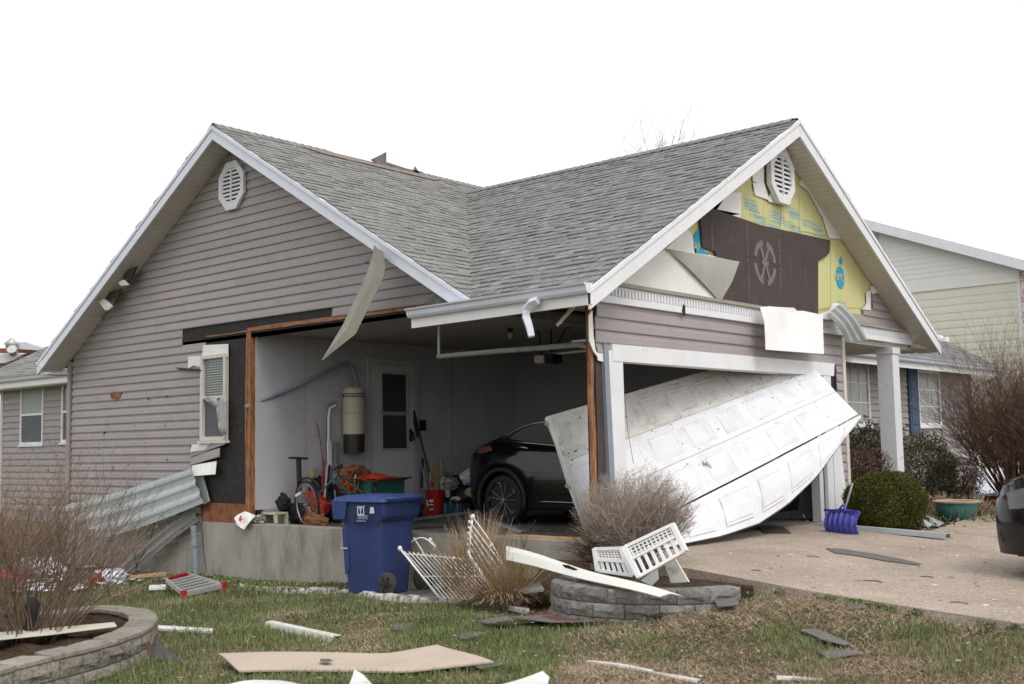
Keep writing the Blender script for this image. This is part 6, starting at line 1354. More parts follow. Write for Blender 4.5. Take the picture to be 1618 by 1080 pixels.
o2 = np.array((fc[0]+4.55, fc[1]-.25, drive_z(fc[0])-.02)); Q2 = car(CAR2, o2, (-1, 0, .0), (0, 1, 0))
mb = MB(); mb.slab([Q2(4.40, .17, .62), Q2(4.18, .02, .66), Q2(3.95, -.0, .74), Q2(4.2, .05, .84), Q2(4.43, .2, .78)], (-.015, -.02, 0)); build(mb, 'headlight', 'headlight', CAR2, bevel=.01)

# ================================================================== DRIVEWAY AND PORCH THINGS
SH = thing('snow_shovel', 'blue-violet plastic snow shovel standing against the right door jamb', 'shovel', tuple(PZ(1331, 845, -.17)))
s0 = PZ(1304, 842, -.165); s1 = PZ(1358, 846, -.165); s1 = s0+(s1-s0)*.95; P_ = []; K = 24; dv_ = nrm(s1-s0); ow = nrm(np.cross(dv_, (0, 0, 1)))
hgt = .30
for i in range(K+1):
    f = i/K; rib = .020 if math.sin(f*math.pi*12) > .2 else 0
    P_.append([s0+(s1-s0)*f+ow*(.05*math.sin(math.pi*v)+rib-.05*(v**2))-ow*.02*(abs(f-.5)*2)**3+np.array((0, 0, hgt*v*(1-.12*(abs(f-.5)*2)**2)+.01)) for v in (0, .2, .4, .6, .8, 1)])
mb = MB(); mb.thick(P_, -ow*.008); build(mb, 'scoop', 'shovel', SH, smooth='auto')
mid = (s0+s1)/2; mb = MB(); mb.tube([mid+(0, 0, hgt*.55)-ow*.01, mid+(0, 0, hgt+.10)-ow*.10+dv_*.03, mid+(0, 0, hgt+.32)-ow*.14+dv_*.09], .014, 8); build(mb, 'shaft', 'greypipe', SH, smooth=True)
for x_, z_ in ((-.02, .03), (.02, .03)): pass
mb = MB(); mb.tube([mid+(0, 0, hgt*.95)-ow*.02-dv_*.05, mid+(0, 0, hgt+.06)-ow*.06, mid+(0, 0, hgt*.95)-ow*.02+dv_*.05], .014, 6); build(mb, 'collar', 'shovel', SH, smooth=True)
mb = MB(); mb.slab([s0+(0, 0, hgt)-dv_*.01, s1+(0, 0, hgt)+dv_*.03, s1+(0, 0, hgt*.88)+dv_*.03, s0+(0, 0, hgt*.9)-dv_*.01], -ow*.02); build(mb, 'top_edge', 'shovel', SH, bevel=.004)
def bowl(name, label, c, r, h, m, rim='clayrim', soil=True, deco=False):
    root = thing(name, label, 'pot', tuple(c)); mb = MB(); mb.lathe(c, [(r*.62, 0), (r*.72, h*.05), (r*.92, h*.45), (r*.98, h*.8), (r*.97, h*.92), (r*.9, h*.92), (r*.85, h*.7)], 32); build(mb, 'bowl', m, root, smooth='auto')
    mb = MB(); mb.lathe(c, [(r*.93, h*.90), (r*1.10, h*.93), (r*1.12, h), (r*1.02, h*1.02), (r*.9, h*.99), (r*.88, h*.9)], 32, caps=False); build(mb, 'rim', rim, root, smooth='auto')
    mb = MB(); mb.lathe(c, [(r*.9, h*.84), (r*.5, h*.9), (0.001, h*.93)], 20); build(mb, 'soil', 'soil', root)
    if deco:
        mb = MB(); t0 = math.atan2(CAM[1]-c[1], CAM[0]-c[0])
        for R2, w_ in ((.085, .014), (.045, .012)):
            V = [];  n_ = 16
            for i in range(n_):
                a = 2*math.pi*i/n_; 
                for rr_ in (R2, R2-w_):
                    th = t0+rr_*math.cos(a)/r; z_ = h*.5+rr_*math.sin(a); q = np.interp(z_/h, [.05, .45, .8], [.72, .92, .98])*r+.004; V.append(np.array(c)+np.array((math.cos(th)*q, math.sin(th)*q, z_)))
            mb.add(V, [(2*i, 2*((i+1) % n_), 2*((i+1) % n_)+1, 2*i+1) for i in range(n_)])
        build(mb, 'emblem', mat('pale_glaze', (.12, .22, .19), .4), root)
    return root
tp = PG(1510, 826); tp = tp+np.array((-.1, .35, .0)); bowl('flower_pot', 'teal glazed bowl planter with a wide tan rim beside the path', tp, .30, .29, 'glaze', deco=True)
rp = PG(1590, 804); rp = rp+np.array((-.1, .3, 0)); bowl('flower_pot', 'dark red bowl planter under the tall bare shrub', rp, .25, .20, 'redglaze', 'redglaze')
channel(PZ(1290, 833, -.15)+(0, 0, .01), PZ(1498, 851, -.19)+(0, 0, .01), .11, .055, 'stripback', 'long grey gutter length lying along the driveway edge under the evergreen shrub', cat='gutter')
mb = MB(); P_ = [PG(*q)+np.array((0, 0, .07)) for q in ((1305, 871), (1330, 871), (1380, 876), (1420, 881), (1455, 886), (1450, 888), (1400, 884), (1350, 878), (1320, 877))]; 
P_ = [np.array((p_[0], p_[1], drive_z(p_[0])+.004)) for p_ in [PZ(*q, -.2) for q in ((1305, 870), (1330, 870), (1380, 875), (1420, 880), (1455, 886), (1450, 888), (1400, 884), (1350, 878), (1320, 876))]]
mb.slab(P_, (0, 0, .006)); single(mb, 'roofing_strip', 'felt', 'long narrow dark shingle strip lying on the driveway', 'shingle strip')
def on_drive(px, py):
    z = -.15
    for _ in range(30): p = PZ(px, py, z); z = drive_z(p[0])
    return p
mb = MB(); P_ = [on_drive(*q)+np.array((0, 0, .002)) for q in ((1197, 833), (1237, 833), (1250, 843), (1208, 843))]; mb.slab(P_, (0, 0, .012)); single(mb, 'door_mat', mat('brown_mat', (.06, .045, .035), .95, .2, 30, .3), 'small dark doormat on the driveway under the fallen garage door', 'doormat')
for i, (pts, lab) in enumerate((([(1455, 826), (1475, 832), (1466, 836), (1448, 830)], 'pale flat tile leaning by the evergreen shrub, left of the pair'), ([(1468, 824), (1492, 829), (1482, 835), (1470, 832)], 'pale flat tile between the evergreen shrub and the teal pot'))):
    mb = MB(); P_ = [PG(*q)+np.array((0, 0, .02+.05*(k == 0))) for k, q in enumerate(pts)]; mb.slab(P_, (0, 0, .012)); single(mb, 'flat_tile', 'stripback', lab, 'tile')
mb = MB(); P_ = [PG(*q)+np.array((0, 0, .0)) for q in ((1553, 830), (1590, 826), (1600, 833), (1562, 838))]; mb.slab(P_, (0, 0, .05)); single(mb, 'stepping_stone', 'brickcap', 'flat pale stone slab beside the path right of the teal pot', 'stone', bevel=.01)
for i, (px, py, w_) in enumerate(((1285, 880, .07), (1379, 919, .09), (1465, 912, .06), (1515, 953, .07), (1195, 902, .05))):
    p_ = on_drive(px, py); mb = MB(); mb.tube([p_+(-w_, 0, .006), p_+(0, .01, .010), p_+(w_, -.01, .005)], .004, 5); single(mb, 'twig', 'darkbark', ['short twig on the driveway below the dark strip', 'thin twig in the middle of the driveway', 'small twig on the driveway right of centre', 'short twig near the lower driveway edge', 'tiny twig on the driveway left of the strip'][i], 'twig')
mb = MB(); p_ = PG(1560, 977)+np.array((0, 0, .03)); mb.slab([p_+(-.05, -.02, 0), p_+(.03, -.03, .01), p_+(.06, .01, 0), p_+(-.02, .03, .02)], (0, 0, .01)); single(mb, 'paper_scrap', 'white2', 'white scrap at the driveway edge, lower right', 'scrap')
# things lying far right behind the pots
mb = MB(); q0 = PZ(1545, 770, -.05); P_ = [PZ(*w_, h_) for w_, h_ in (((1536, 782), -.03), ((1618, 776), -.03), ((1625, 738), .25), ((1548, 742), .25))]; mb.slab(P_, (-.1, .3, 0)); single(mb, 'white_tarp', 'tarp', 'white sheet lying behind the tall bare shrub at the right edge', 'sheet')
mb = MB(); mb.tube([PZ(1537, 787, 0), PZ(1575, 782, .05), PZ(1618, 778, .05)], .05, 6); single(mb, 'fallen_trim', 'teal', 'teal tube in front of the white sheet behind the red pot', 'tube')
blades('dry_plants', 'tangle of dry stems and branches between the teal pot and the red pot', tuple(PG(1545, 812)), 300, .40, 1.6, .007, 'bark', 71, rad=.5, droop=.7, cat='plant')
x = RNG.uniform(-1.4, 4.5, 9000); y = RNG.uniform(6.6, 13, 9000); P_ = np.stack([x, y, GV(x, y)+RNG.uniform(0, .05, len(x))], 1)
fast_mesh('far_grass', leaves(P_, np.tile((0, 0, 1.), (len(P_), 1)), .07, rr, .3), 4, 'grass', kind='stuff', label='patchy grass beyond the path', category='grass')
x = RNG.normal(-.0, .9, 2200); y = RNG.normal(8.0, 1.2, 2200); P_ = np.stack([x, y, GV(x, y)+RNG.uniform(0, .16, len(x))], 1)
fast_mesh('leaf_litter', leaves(P_, np.tile((0, 0, .6), (len(P_), 1)), .07, rr, .5), 4, 'deadleaf', kind='stuff', label='dry fallen leaves in the bed under the porch bushes', category='leaf litter')

# ================================================================== INSIDE THE GARAGE
XW = -5.85
MTR = thing('wall_canister', 'cream and dark brown cylindrical canister mounted on the back wall left of the door', 'canister', (XW+.2, 1.72, 1.0))
c = np.array((XW+.19, 1.70, 0)); mb = MB(); mb.lathe(c+(0, 0, 1.20), [(.165, 0), (.165, .60), (.168, .61), (.16, .66), (.12, .69)], 28); build(mb, 'drum', 'cream', MTR, smooth='auto')
mb = MB(); mb.lathe(c+(0, 0, .93), [(.15, 0), (.16, .27)], 28); build(mb, 'lower_drum', 'canister', MTR, smooth='auto')
mb = MB(); mb.lathe(c+(0, 0, 1.74), [(.169, 0), (.169, .055)], 28); build(mb, 'band', 'canister', MTR, smooth='auto')
mb = MB()
for k in range(14): a = -1.6+k*.22; mb.bar(c+(math.cos(a)*.168, math.sin(a)*.168, 1.75), c+(math.cos(a)*.168, math.sin(a)*.168, 1.782), .016, .006, up=(math.cos(a), math.sin(a), 0))
build(mb, 'band_mark', 'soffit', MTR); mb = MB(); mb.lathe(c+(0, 0, 1.50), [(.166, 0), (.166, .008)], 28); build(mb, 'seam', 'beige', MTR)
mb = MB(); mb.tube([PY(388, 643, -.02), PX(470, 609, XW+.10), PX(535, 577, XW+.14), PX(549, 573, XW+.15), PX(557, 580, XW+.15), PX(564, 605, XW+.16), PX(566, 625, XW+.17)], .032, 10); single(mb, 'vent_pipe', 'greypipe', 'long grey pipe running up from the stud to the wall canister', 'pipe', smooth='auto')
mb = MB(); mb.tube([PX(532, 634, XW+.08), PX(518, 640, XW+.06), PX(514, 655, XW+.05), PX(513, 700, XW+.05), PX(516, 735, XW+.05)], .022, 8); mb2 = MB(); mb2.tube([PX(530, 640, XW+.10), PX(521, 645, XW+.09), PX(519, 660, XW+.08), PX(519, 700, XW+.08)], .018, 8)
pp = thing('wall_pipes', 'pair of thin grey pipes dropping down the back wall beside the canister', 'pipes', (XW, 1.4, 1.)); build(mb, 'pipe', 'greypipe', pp, smooth='auto'); build(mb2, 'pipe', 'white2', pp, smooth='auto')
mb = MB(); mb.bar(PX(520, 697, XW+.14), PX(521, 736, XW+.2), .07, .02, up=(1, 0, 0)); single(mb, 'white_bracket', 'white2', 'white upright board piece standing below the wall pipes', 'board', bevel=.003)
mb = MB(); mb.bar(PX(532, 697, XW+.1), PX(534, 740, XW+.25), .08, .02, up=(1, 0, 0)); single(mb, 'sheet_metal', 'metal', 'grey metal panel standing right of the white board piece', 'panel')
mb = MB(); mb.tube([PX(500, 667, XW+.02), PX(505, 690, XW+.02), PX(509, 720, XW+.03), PX(511, 760, XW+.1)], .006, 5); single(mb, 'power_cord', 'red', 'thin red cord hanging from the wall outlet', 'cord')
FL = thing('leaning_tools', 'bundle of red and white handled tools leaning below the wall pipes', 'tools', (XW+.4, 1.3, SLAB))
for i, (a, b, m) in enumerate((((511, 727), (510, 780), 'red'), ((517, 735), (513, 785), 'white2'), ((521, 725), (517, 790), 'rubber'), ((526, 730), (530, 790), 'metal'), ((534, 738), (538, 790), 'bark'), ((540, 733), (536, 795), 'darkbark'))): mb = MB(); mb.tube([PX(*a, XW+.15), PX(*b, XW+.5)], .013, 6); build(mb, 'tool_handle', m, FL)
TB = thing('foot_bench', 'black T shaped post standing behind the bicycle wheel', 'stand', tuple(PX(472, 772, XW+.35)))
mb = MB(); mb.tube([PX(472, 724, XW+.35), PX(473, 775, XW+.35)], .035, 10); build(mb, 'post', 'plasticdark', TB, smooth='auto'); mb = MB(); mb.bar(PX(459, 723, XW+.35), PX(484, 724, XW+.35), .10, .03); build(mb, 'top_bar', 'plasticdark', TB, bevel=.006)
mb = MB(); q = PX(495, 748, XW+.06); mb.box(q[0]-.05, q[0]+.05, q[1]-.05, q[1]+.05, q[2]-.06, q[2]+.07); single(mb, 'junction_box', 'clayrim', 'yellowish box fixed low on the back wall behind the bicycle', 'box', bevel=.006)
# bicycle: two wheels, teal frame
YB = .52
BK = thing('bicycle', 'teal bicycle standing among clutter at the garage edge beside the blue bin', 'bicycle', tuple(PY(485, 828, YB)))
def BP(px, py, dy=0.): return PY(px, py, YB+dy)
def bwheel(c, R_, ax, parent):
    mb = MB(); ax = nrm(ax); u = nrm(np.cross(ax, (0, 0, 1))); w = np.cross(u, ax)
    ring = lambda r: [c+(u*math.cos(t_)+w*math.sin(t_))*r for t_ in [2*math.pi*i/40 for i in range(40)]]
    mb.tube(ring(R_), .019, 8, closed=True); ty = build(mb, 'wheel', 'rubber', parent, smooth=True); mb = MB(); mb.tube(ring(R_-.026), .010, 6, closed=True); build(mb, 'rim', 'alloy', ty, smooth=True)
    mb = MB()
    for k in range(28):
        a = 2*math.pi*k/28; mb.tube([c+ax*.02*(-1)**k, c+(u*math.cos(a)+w*math.sin(a))*(R_-.03)], .0016, 3)
    mb.tube([c-ax*.04, c+ax*.04], .018, 8); build(mb, 'spokes', 'alloy', ty)
ax_ = nrm((.18, 1, .08)); wc1 = BP(485, 797); bwheel(wc1, .315, ax_, BK); wc2 = BP(590, 800, .55); bwheel(wc2, .315, nrm((.5, 1, .1)), BK)
for (a, b, r, m) in (((485, 797, 0), (527, 757, .05), .013, 'teal'), ((527, 757, .05), (534, 748, .08), .02, 'teal'), ((529, 756, .06), (568, 800, .4), .017, 'teal'), ((533, 750, .08), (560, 762, .35), .015, 'teal'), ((560, 762, .35), (566, 800, .4), .016, 'teal'), ((560, 762, .35), (590, 800, .55), .010, 'teal'), ((566, 800, .4), (590, 800, .55), .010, 'teal'), ((534, 748, .08), (537, 735, .1), .013, 'plasticdark'), ((537, 735, .0), (527, 742, .25), .012, 'plasticdark'), ((560, 762, .35), (562, 750, .37), .012, 'chrome')):
    mb = MB(); mb.tube([BP(*a), BP(*b)], r, 8); build(mb, 'frame_tube', m, BK, smooth='auto')
mb = MB(); q = BP(562, 749, .37); mb.hexa([q+(-.12, -.04, 0), q+(.13, -.015, 0), q+(.13, .015, 0), q+(-.12, .06, 0)], [q+(-.13, -.05, .05), q+(.13, -.01, .035), q+(.13, .02, .035), q+(-.13, .07, .05)]); build(mb, 'saddle', 'rubber', BK, bevel=.01)
mb = MB(); mb.slab([BP(*q_, -.0) for q_ in ((466, 781), (474, 777), (475, 780), (467, 785))], (0, .01, 0)); build(mb, 'reflector', 'white2', BK)
mb = MB(); mb.tube([BP(471, 763, .02)]+[wc1+np.array((math.sin(t_)*.36, 0, math.cos(t_)*.36)) for t_ in lin(-.5, .9, 8)], .016, 6); build(mb, 'mudguard', 'plasticdark', BK, smooth=True)
# clutter behind
def boxpx(px, py, w, d, h, x0, m, name, label, cat, rot=0., bev=.006, z=None):
    c = PX(px, py, x0); z_ = SLAB if z is None else z; mb = MB(); co, si = math.cos(rot), math.sin(rot)
    b = [np.array((c[0]+co*a-si*e, c[1]+si*a+co*e, 0)) for a, e in ((-w/2, -d/2), (w/2, -d/2), (w/2, d/2), (-w/2, d/2))]; mb.hexa([q+(0, 0, z_) for q in b], [q+(0, 0, z_+h) for q in b]); return single(mb, name, m, label, cat, bevel=bev)
mb = MB(); P_ = [PY(*q, YB+.35) for q in ((478, 778), (490, 775), (514, 796), (508, 812), (498, 817), (492, 803))]; mb.slab(P_, (0, .12, 0)); single(mb, 'red_case', 'redbright', 'bright red flat case seen through the bicycle spokes', 'case', bevel=.006)
crumple(PY(443, 797, .55), (.16, .12, .17), 'rubber', 'black plastic bag left of the bicycle wheel', seed=6)
crumple(PY(470, 812, .75), (.30, .12, .16), 'plasticdark', 'dark heap of clothes behind the bicycle wheel', 'clothes', 'clothes_heap', seed=7)
crumple(PY(505, 790, 1.1), (.28, .15, .30), 'plasticdark', 'dark jumble behind the bicycle frame', 'clutter', 'clutter_heap', seed=17)
crumple(PY(500, 822, .5), (.22, .08, .10), 'cardbox', 'brown crumpled paper at the foot of the bicycle wheel', 'paper', 'crumpled_paper', seed=8)
rr = random.Random(44)
for k, (px, py, m) in enumerate(((495, 812, 'orange'), (548, 768, 'orange'), (556, 775, 'orange'))):
    c = PY(px, py, .6+.3*(k > 0)); pts = [c+np.array((.20*math.sin(t_*1.9+k)*(.6+.4*math.sin(t_*.7)), .05*math.sin(t_*2.3), .13*math.cos(t_*1.7+k*2)+(.1 if k else 0))) for t_ in lin(0, 22, 120)]
    mb = MB(); mb.tube(pts, .007, 5); single(mb, 'orange_cord', m, ['tangled orange cord at the bottom of the bicycle wheel', 'coiled orange cord hanging over the bicycle handlebar', 'second orange cord heaped beside the open cardboard box'][k], 'cord', smooth=True)
boxpx(560, 770, .35, .50, .62, -5.3, 'plasticdark', 'black_crate', 'black crate under the red bag against the back wall', 'crate')
crumple(PX(563, 748, -5.25), (.16, .24, .12), 'cardbox', 'dark red-brown bag on top of the black crate', seed=9)
bxr = thing('cardboard_box', 'open cardboard box with green side and red cloth inside, behind the blue bin', 'box', (-4.6, 1.7, SLAB))
cx_ = PX(598, 785, -4.75); o_ = np.array((cx_[0], cx_[1], SLAB)); w_, d_, h_ = .30, .42, .66
for nm, pts, m in (('side', [(-w_, -d_/1.4), (w_, -d_)], 'greenbox'), ('side', [(w_, -d_), (w_, d_/2)], 'greenbox'), ('side', [(w_, d_/2), (-w_, d_/2)], 'cardbox'), ('side', [(-w_, d_/2), (-w_, -d_/1.4)], 'cardbox')):
    a, b = [o_+np.array((p_[0], p_[1], 0)) for p_ in pts]; mb = MB(); mb.slab([a, b, b+(0, 0, h_), a+(0, 0, h_)], nrm(np.cross(b-a, (0, 0, 1)))*-.006); build(mb, nm, m, bxr)
    out = nrm(np.cross(b-a, (0, 0, 1)))*.16; mb = MB(); mb.slab([a+(0, 0, h_), b+(0, 0, h_), b+(0, 0, h_+.05)+out, a+(0, 0, h_+.03)+out], (0, 0, .006)); build(mb, 'flap', 'cardbox', bxr)
crumple(o_+(0, -.1, h_), (.24, .3, .10), 'redbright', 'red cloth spilling out of the open cardboard box', 'cloth', 'red_cloth', seed=10)
crumple(PX(640, 800, -5.2), (.3, .2, .16), 'canister', 'dark debris heap in front of the doorstep', 'debris', 'debris_heap', seed=11)
# bucket with offcuts
bk = PX(688, 811, -5.42); bk[2] = fz_(-5.42); BU = thing('bucket', 'red bucket holding pale wood offcuts near the back wall', 'bucket', tuple(bk))
mb = MB(); mb.lathe(bk, [(.125, 0), (.150, .36), (.155, .38), (.145, .38), (.12, .02)], 24, caps=False); build(mb, 'pail', 'red', BU, smooth='auto')
mb = MB(); fx = nrm(CAM-bk); ru = nrm(np.cross((0, 0, 1), fx)); 
for i, (t_, zz) in enumerate((('ACE', .20), ('BEST', .15), ('BUCKET', .08))): text_mb(mb, t_ if i != 0 else 'LET', bk+fx*(1, 1, 0)*.152+ru*-.085+(0, 0, zz), ru, (0, 0, 1), .05, .004) if False else mb.add([bk+fx*(1, 1, 0)*.150-ru*(.09-.0*i)+(0, 0, zz), bk+fx*(1, 1, 0)*.156-ru*(.03)+(0, 0, zz), bk+fx*(1, 1, 0)*.156-ru*(.03)+(0, 0, zz+(.02 if i else .035)), bk+fx*(1, 1, 0)*.150-ru*(.09)+(0, 0, zz+(.02 if i else .035))], [(0, 1, 2, 3)])
build(mb, 'worn_lettering', 'wrap', BU)
for i, (a, b, w_) in enumerate((((684, 728), (686, 800), .06), ((689, 742), (692, 800), .07), ((681, 745), (684, 800), .05))):
    mb = MB(); mb.bar(PX(*a, bk[0]-.06+.05*i), PX(*b, bk[0]-.02+.03*i), w_, .02, up=(1, 0, 0)); single(mb, 'wood_offcut', 'plank', ['tallest pale wood offcut standing in the red bucket', 'wide pale wood offcut in the middle of the red bucket', 'short pale wood offcut at the left of the red bucket'][i], 'wood offcut')
mb = MB(); mb.bar(PX(698, 726, bk[0]-.1), PX(699, 770, bk[0]-.1), .04, .02, up=(1, 0, 0)); single(mb, 'wood_offcut', 'plank', 'pale upright wood strip behind and right of the red bucket', 'wood offcut')
tb_ = PX(720, 811, -5.2); tb_[2] = fz_(-5.2); mb = MB(); mb.hexa([tb_+(-.17, -.11, 0), tb_+(.17, -.11, 0), tb_+(.17, .11, 0), tb_+(-.17, .11, 0)], [tb_+(-.2, -.13, .17), tb_+(.2, -.13, .17), tb_+(.2, .13, .17), tb_+(-.2, .13, .17)]); single(mb, 'blue_tub', 'blueplastic', 'blue storage tub on the floor right of the red bucket', 'tub', bevel=.01)
crumple(tb_+(0, 0, .2), (.18, .12, .06), 'plasticdark', 'dark and grey rags heaped in the blue tub', 'rags', 'rags', seed=12)
crumple(tb_+(.05, -.03, .24), (.10, .07, .035), 'tarp', 'white paper lying on top of the rags in the blue tub', 'paper', 'paper', seed=13)
q = PZ(722, 790, SLAB); crumple(np.array((-5.45, 3.75, .22)), (.25, .3, .32), 'plasticdark', 'dark pile of household things behind the blue tub', 'clutter', 'clutter_heap', seed=14)
crumple(np.array((-5.25, 3.75, .5)), (.13, .2, .12), 'tarp', 'crumpled whitish bag on top of the dark pile by the car', seed=15)
crumple(np.array((-5.3, 3.35, .42)), (.1, .14, .10), 'metal', 'small grey bag on the dark pile nearer the bucket', seed=16)
mb = MB(); q = PX(741, 778, -5.1); mb.lathe(q, [(.07, -.12), (.07, .12)], 14, nrm((.7, -.6, .1))); mb2 = MB(); single(mb, 'paper_roll', 'clayrim', 'pale paper roll lying in the pile next to the car', 'roll', smooth='auto')
LT_ = [((655, 651), (683, 768), .014, 'rubber', 'long dark tool handle leaning on the back wall right of the door'), ((654, 688), (672, 760), .010, 'metal', 'thin pale metal rod leaning right of the door'), ((672, 762), (676, 800), .012, 'white2', 'short white rod standing left of the red bucket'), ((668, 725), (666, 770), .02, 'plasticdark', 'dark grip standing behind the leaning handles')]
for i, (a, b, r, m, lab) in enumerate(LT_): mb = MB(); mb.tube([PX(*a, XW+.04), PX(*b, XW+.5)], r, 8); single(mb, 'tool_handle', m, lab, 'tool', smooth='auto')
mb = MB(); mb.tube([PX(654, 648, XW+.03), PX(655, 668, XW+.05), PX(660, 690, XW+.06)], .02, 6); single(mb, 'hose', 'rubber', 'black hose hung beside the light switch', 'hose')
mb = MB(); mb.box(-5.6, -5.2, 4.2, 5.0, .72, .75); mb.box(-5.35, -5.3, 4.2, 4.25, SLAB, .72); single(mb, 'work_table', 'metal', 'thin shelf top against the back wall behind the car tail', 'shelf') if False else None
# loose trim strips and dust on the floor
channel(PX(650, 822, -4.9), PX(757, 809, -5.0), .07, .03, 'stripback', 'pale grey trim strip lying across the garage floor before the bucket', 'trim strip', 'trim_strip')
channel(PZ(770, 822, SLAB+.02), PZ(828, 842, SLAB+.02), .08, .03, 'stripback', 'grey trim strip on the garage floor left of the car wheel', 'trim strip', 'trim_strip')
channel(PY(655, 838, .08)+(0, 0, .02), PY(770, 832, .12)+(0, 0, .02), .05, .02, 'plasticdark', 'dark strip lying along the top of the foundation wall', 'trim strip', 'trim_strip')
# step stool and bag on the foundation
ST = thing('step_stool', 'small cream plastic step stool standing on the foundation edge', 'stool', tuple(PY(434, 827, .25)))
q0 = PY(434, 825, .30); zt_2 = PY(434, 809, .30)[2]; zb_ = .003
mb = MB(); mb.box(q0[0]-.15, q0[0]+.15, .19, .42, zt_2-.03, zt_2); build(mb, 'top', 'cream', ST, bevel=.01)
for sx in (-1, 1):
    for sy in (.205, .38): 
        mb = MB(); x_ = q0[0]+sx*.13; mb.hexa([(x_-.03+sx*.015, sy, SLAB if sy > .23 else zb_), (x_+.03+sx*.015, sy, SLAB if sy > .23 else zb_), (x_+.03+sx*.015, sy+.025, SLAB if sy > .23 else zb_), (x_-.03+sx*.015, sy+.025, SLAB if sy > .23 else zb_)], [(x_-.045, sy, zt_2-.03), (x_+.03, sy, zt_2-.03), (x_+.03, sy+.025, zt_2-.03), (x_-.045, sy+.025, zt_2-.03)]); build(mb, 'leg', 'cream', ST, bevel=.004)
PBg = thing('plastic_bag', 'white plastic bag with an orange maple leaf print hanging over the foundation edge', 'bag', tuple(PY(385, 820, -.03)))
mb = MB(); P_ = []
G_ = [[(386, 808), (395, 811), (403, 815)], [(377, 812), (390, 817), (399, 819)], [(370, 818), (384, 824), (393, 826)], [(374, 829), (381, 834), (386, 836)]]
for i, r in enumerate(G_): P_.append([PY(*q, -.02-.03*i+.015*((i+j) % 2)) for j, q in enumerate(r)])
mb.thick(P_, (0, .01, .004)); build(mb, 'bag', 'white2', PBg)
mb = MB(); c = PY(380, 820, -.115); mb.add([c+np.array((.034*r_*math.cos(a_)*1.2, -.002, .034*r_*math.sin(a_)))*1.25 for a_, r_ in [(math.pi/2+k*math.pi/5.5, 1.2 if k % 2 == 0 else .55) for k in range(11)]], [tuple(range(11))]); build(mb, 'leaf_print', mat('orange_print', (.62, .10, .02), .6), PBg)
crumple(PY(409, 820, .12)+(0, 0, .0), (.10, .07, .06), 'metal', 'crumpled grey foil bag between the white bag and the stool', seed=18)
# ceiling things and door track
TRK = thing('door_track', 'galvanised garage door track with its hanger, torn from the ceiling and sloping', 'track', tuple(PY(800, 555, .9)))
yt = .62; mb = MB(); tr = [PY(692, 563, yt), PY(780, 555, yt), PY(860, 549, yt), PY(915, 544, yt), PY(930, 548, yt), PY(940, 558, yt), PY(946, 574, yt)]; mb.tube(tr, .032, 8); build(mb, 'track', 'metal', TRK, smooth='auto')
mb = MB(); mb.bar(PY(694, 515, yt), PY(694, 565, yt), .035, .02, up=(0, 1, 0)); build(mb, 'hanger', 'metal', TRK)
mb = MB()
for i in range(9): p_ = PY(694, 519+i*5, yt-.012); mb.box(p_[0]-.004, p_[0]+.004, p_[1]-.001, p_[1]+.001, p_[2]-.01, p_[2]+.01)
build(mb, 'hanger_slot', 'plasticdark', TRK)
mb = MB(); mb.bar(PY(905, 540, yt+.05), PY(932, 537, yt+.05), .04, .03); build(mb, 'bracket', 'metal', TRK)
mb = MB(); mb.bar(PY(868, 560, 2.9), PY(935, 553, 2.9), .03, .03); single(mb, 'opener_rail', 'metal', 'thin rail running from the door opener to the front wall', 'rail')
OP = thing('door_opener', 'garage door opener with a black end hanging from the ceiling', 'door opener', tuple(PY(866, 565, 2.9)))
q = PY(866, 566, 2.9); mb = MB(); mb.box(q[0]-.17, q[0]+.02, 2.78, 3.02, q[2]-.07, q[2]+.05); build(mb, 'housing', 'soffit', OP, bevel=.03); mb = MB(); mb.box(q[0]+.021, q[0]+.17, 2.79, 3.01, q[2]-.075, q[2]+.055); build(mb, 'end_cover', 'rubber', OP, bevel=.006)
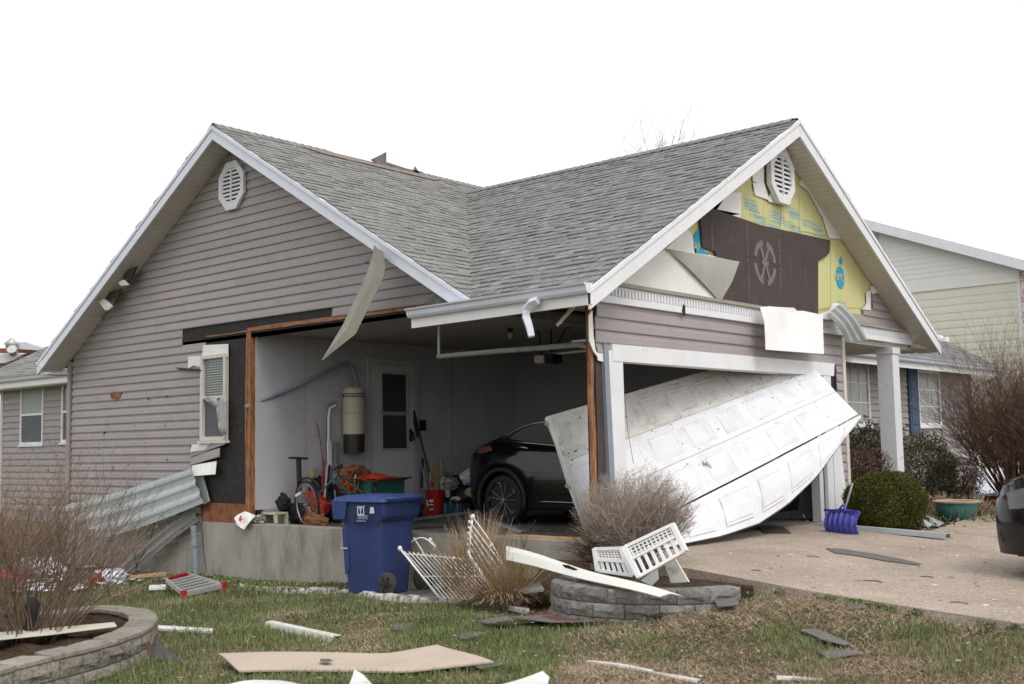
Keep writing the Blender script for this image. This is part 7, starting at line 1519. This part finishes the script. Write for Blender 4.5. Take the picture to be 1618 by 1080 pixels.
for a, b in (((850, 517), (856, 560)), ((871, 514), (871, 556)), ((893, 520), (875, 556))): mb = MB(); mb.bar(PY(*a, 2.9), PY(*b, 2.9), .02, .008, up=(0, 1, 0)); build(mb, 'hanger', 'rubber', OP)
mb = MB(); mb.bar(PY(845, 514, 2.9), PY(900, 518, 2.9), .03, .02); build(mb, 'ceiling_rail', 'rubber', OP)
LB = thing('ceiling_bulb', 'bare light bulb in a dark socket on the garage ceiling', 'light bulb', tuple(PZ(806, 520, 2.58)))
q = PZ(806, 519, 2.59); mb = MB(); mb.lathe(q+(0, 0, -.03), [(.05, .03), (.04, .0), (.02, -.02)], 12); build(mb, 'socket', 'plasticdark', LB, smooth='auto'); mb = MB(); mb.lathe(q+(0, 0, -.14), [(.004, 0), (.022, .01), (.032, .035), (.026, .06), (.014, .09)], 12); build(mb, 'bulb', 'soffit', LB, smooth=True)

# small stuff crowding the back wall between door and car
rr = random.Random(91); fn_ = ['pale plastic bottle on the pile right of the bucket', 'white jug behind the red bucket', 'small green can near the blue tub', 'blue spray can left of the blue tub', 'dark jar beside the door step', 'orange bottle at the foot of the leaning rods']
for i, (px, py, x0, r, h, m) in enumerate(((707, 775, -5.35, .045, .2, 'tarp'), (701, 765, -5.5, .06, .24, 'wrap'), (712, 797, -5.0, .04, .13, 'greenbox'), (704, 802, -5.0, .035, .18, 'blueplastic'), (662, 808, -5.3, .05, .14, 'plasticdark'), (672, 806, -5.2, .035, .16, 'orange'))):
    c = PX(px, py, x0); mb = MB(); mb.lathe(c-(0, 0, h/2), [(r*.9, 0), (r, .01), (r, h*.7), (r*.4, h*.88), (r*.4, h)], 12); single(mb, 'bottle', m, fn_[i], 'bottle', smooth='auto')
crumple(PX(706, 792, -5.5), (.16, .2, .2), 'plasticdark', 'dark box-like heap behind the bottles at the back wall', 'clutter', 'clutter_heap', seed=21)
crumple(PX(700, 752, -5.7), (.08, .12, .09), 'metal', 'grey crumpled pouch against the back wall above the bucket', seed=22)
crumple(PX(733, 768, -5.5), (.12, .14, .10), 'wrap', 'white crumpled packing near the tail of the parked car', seed=23)
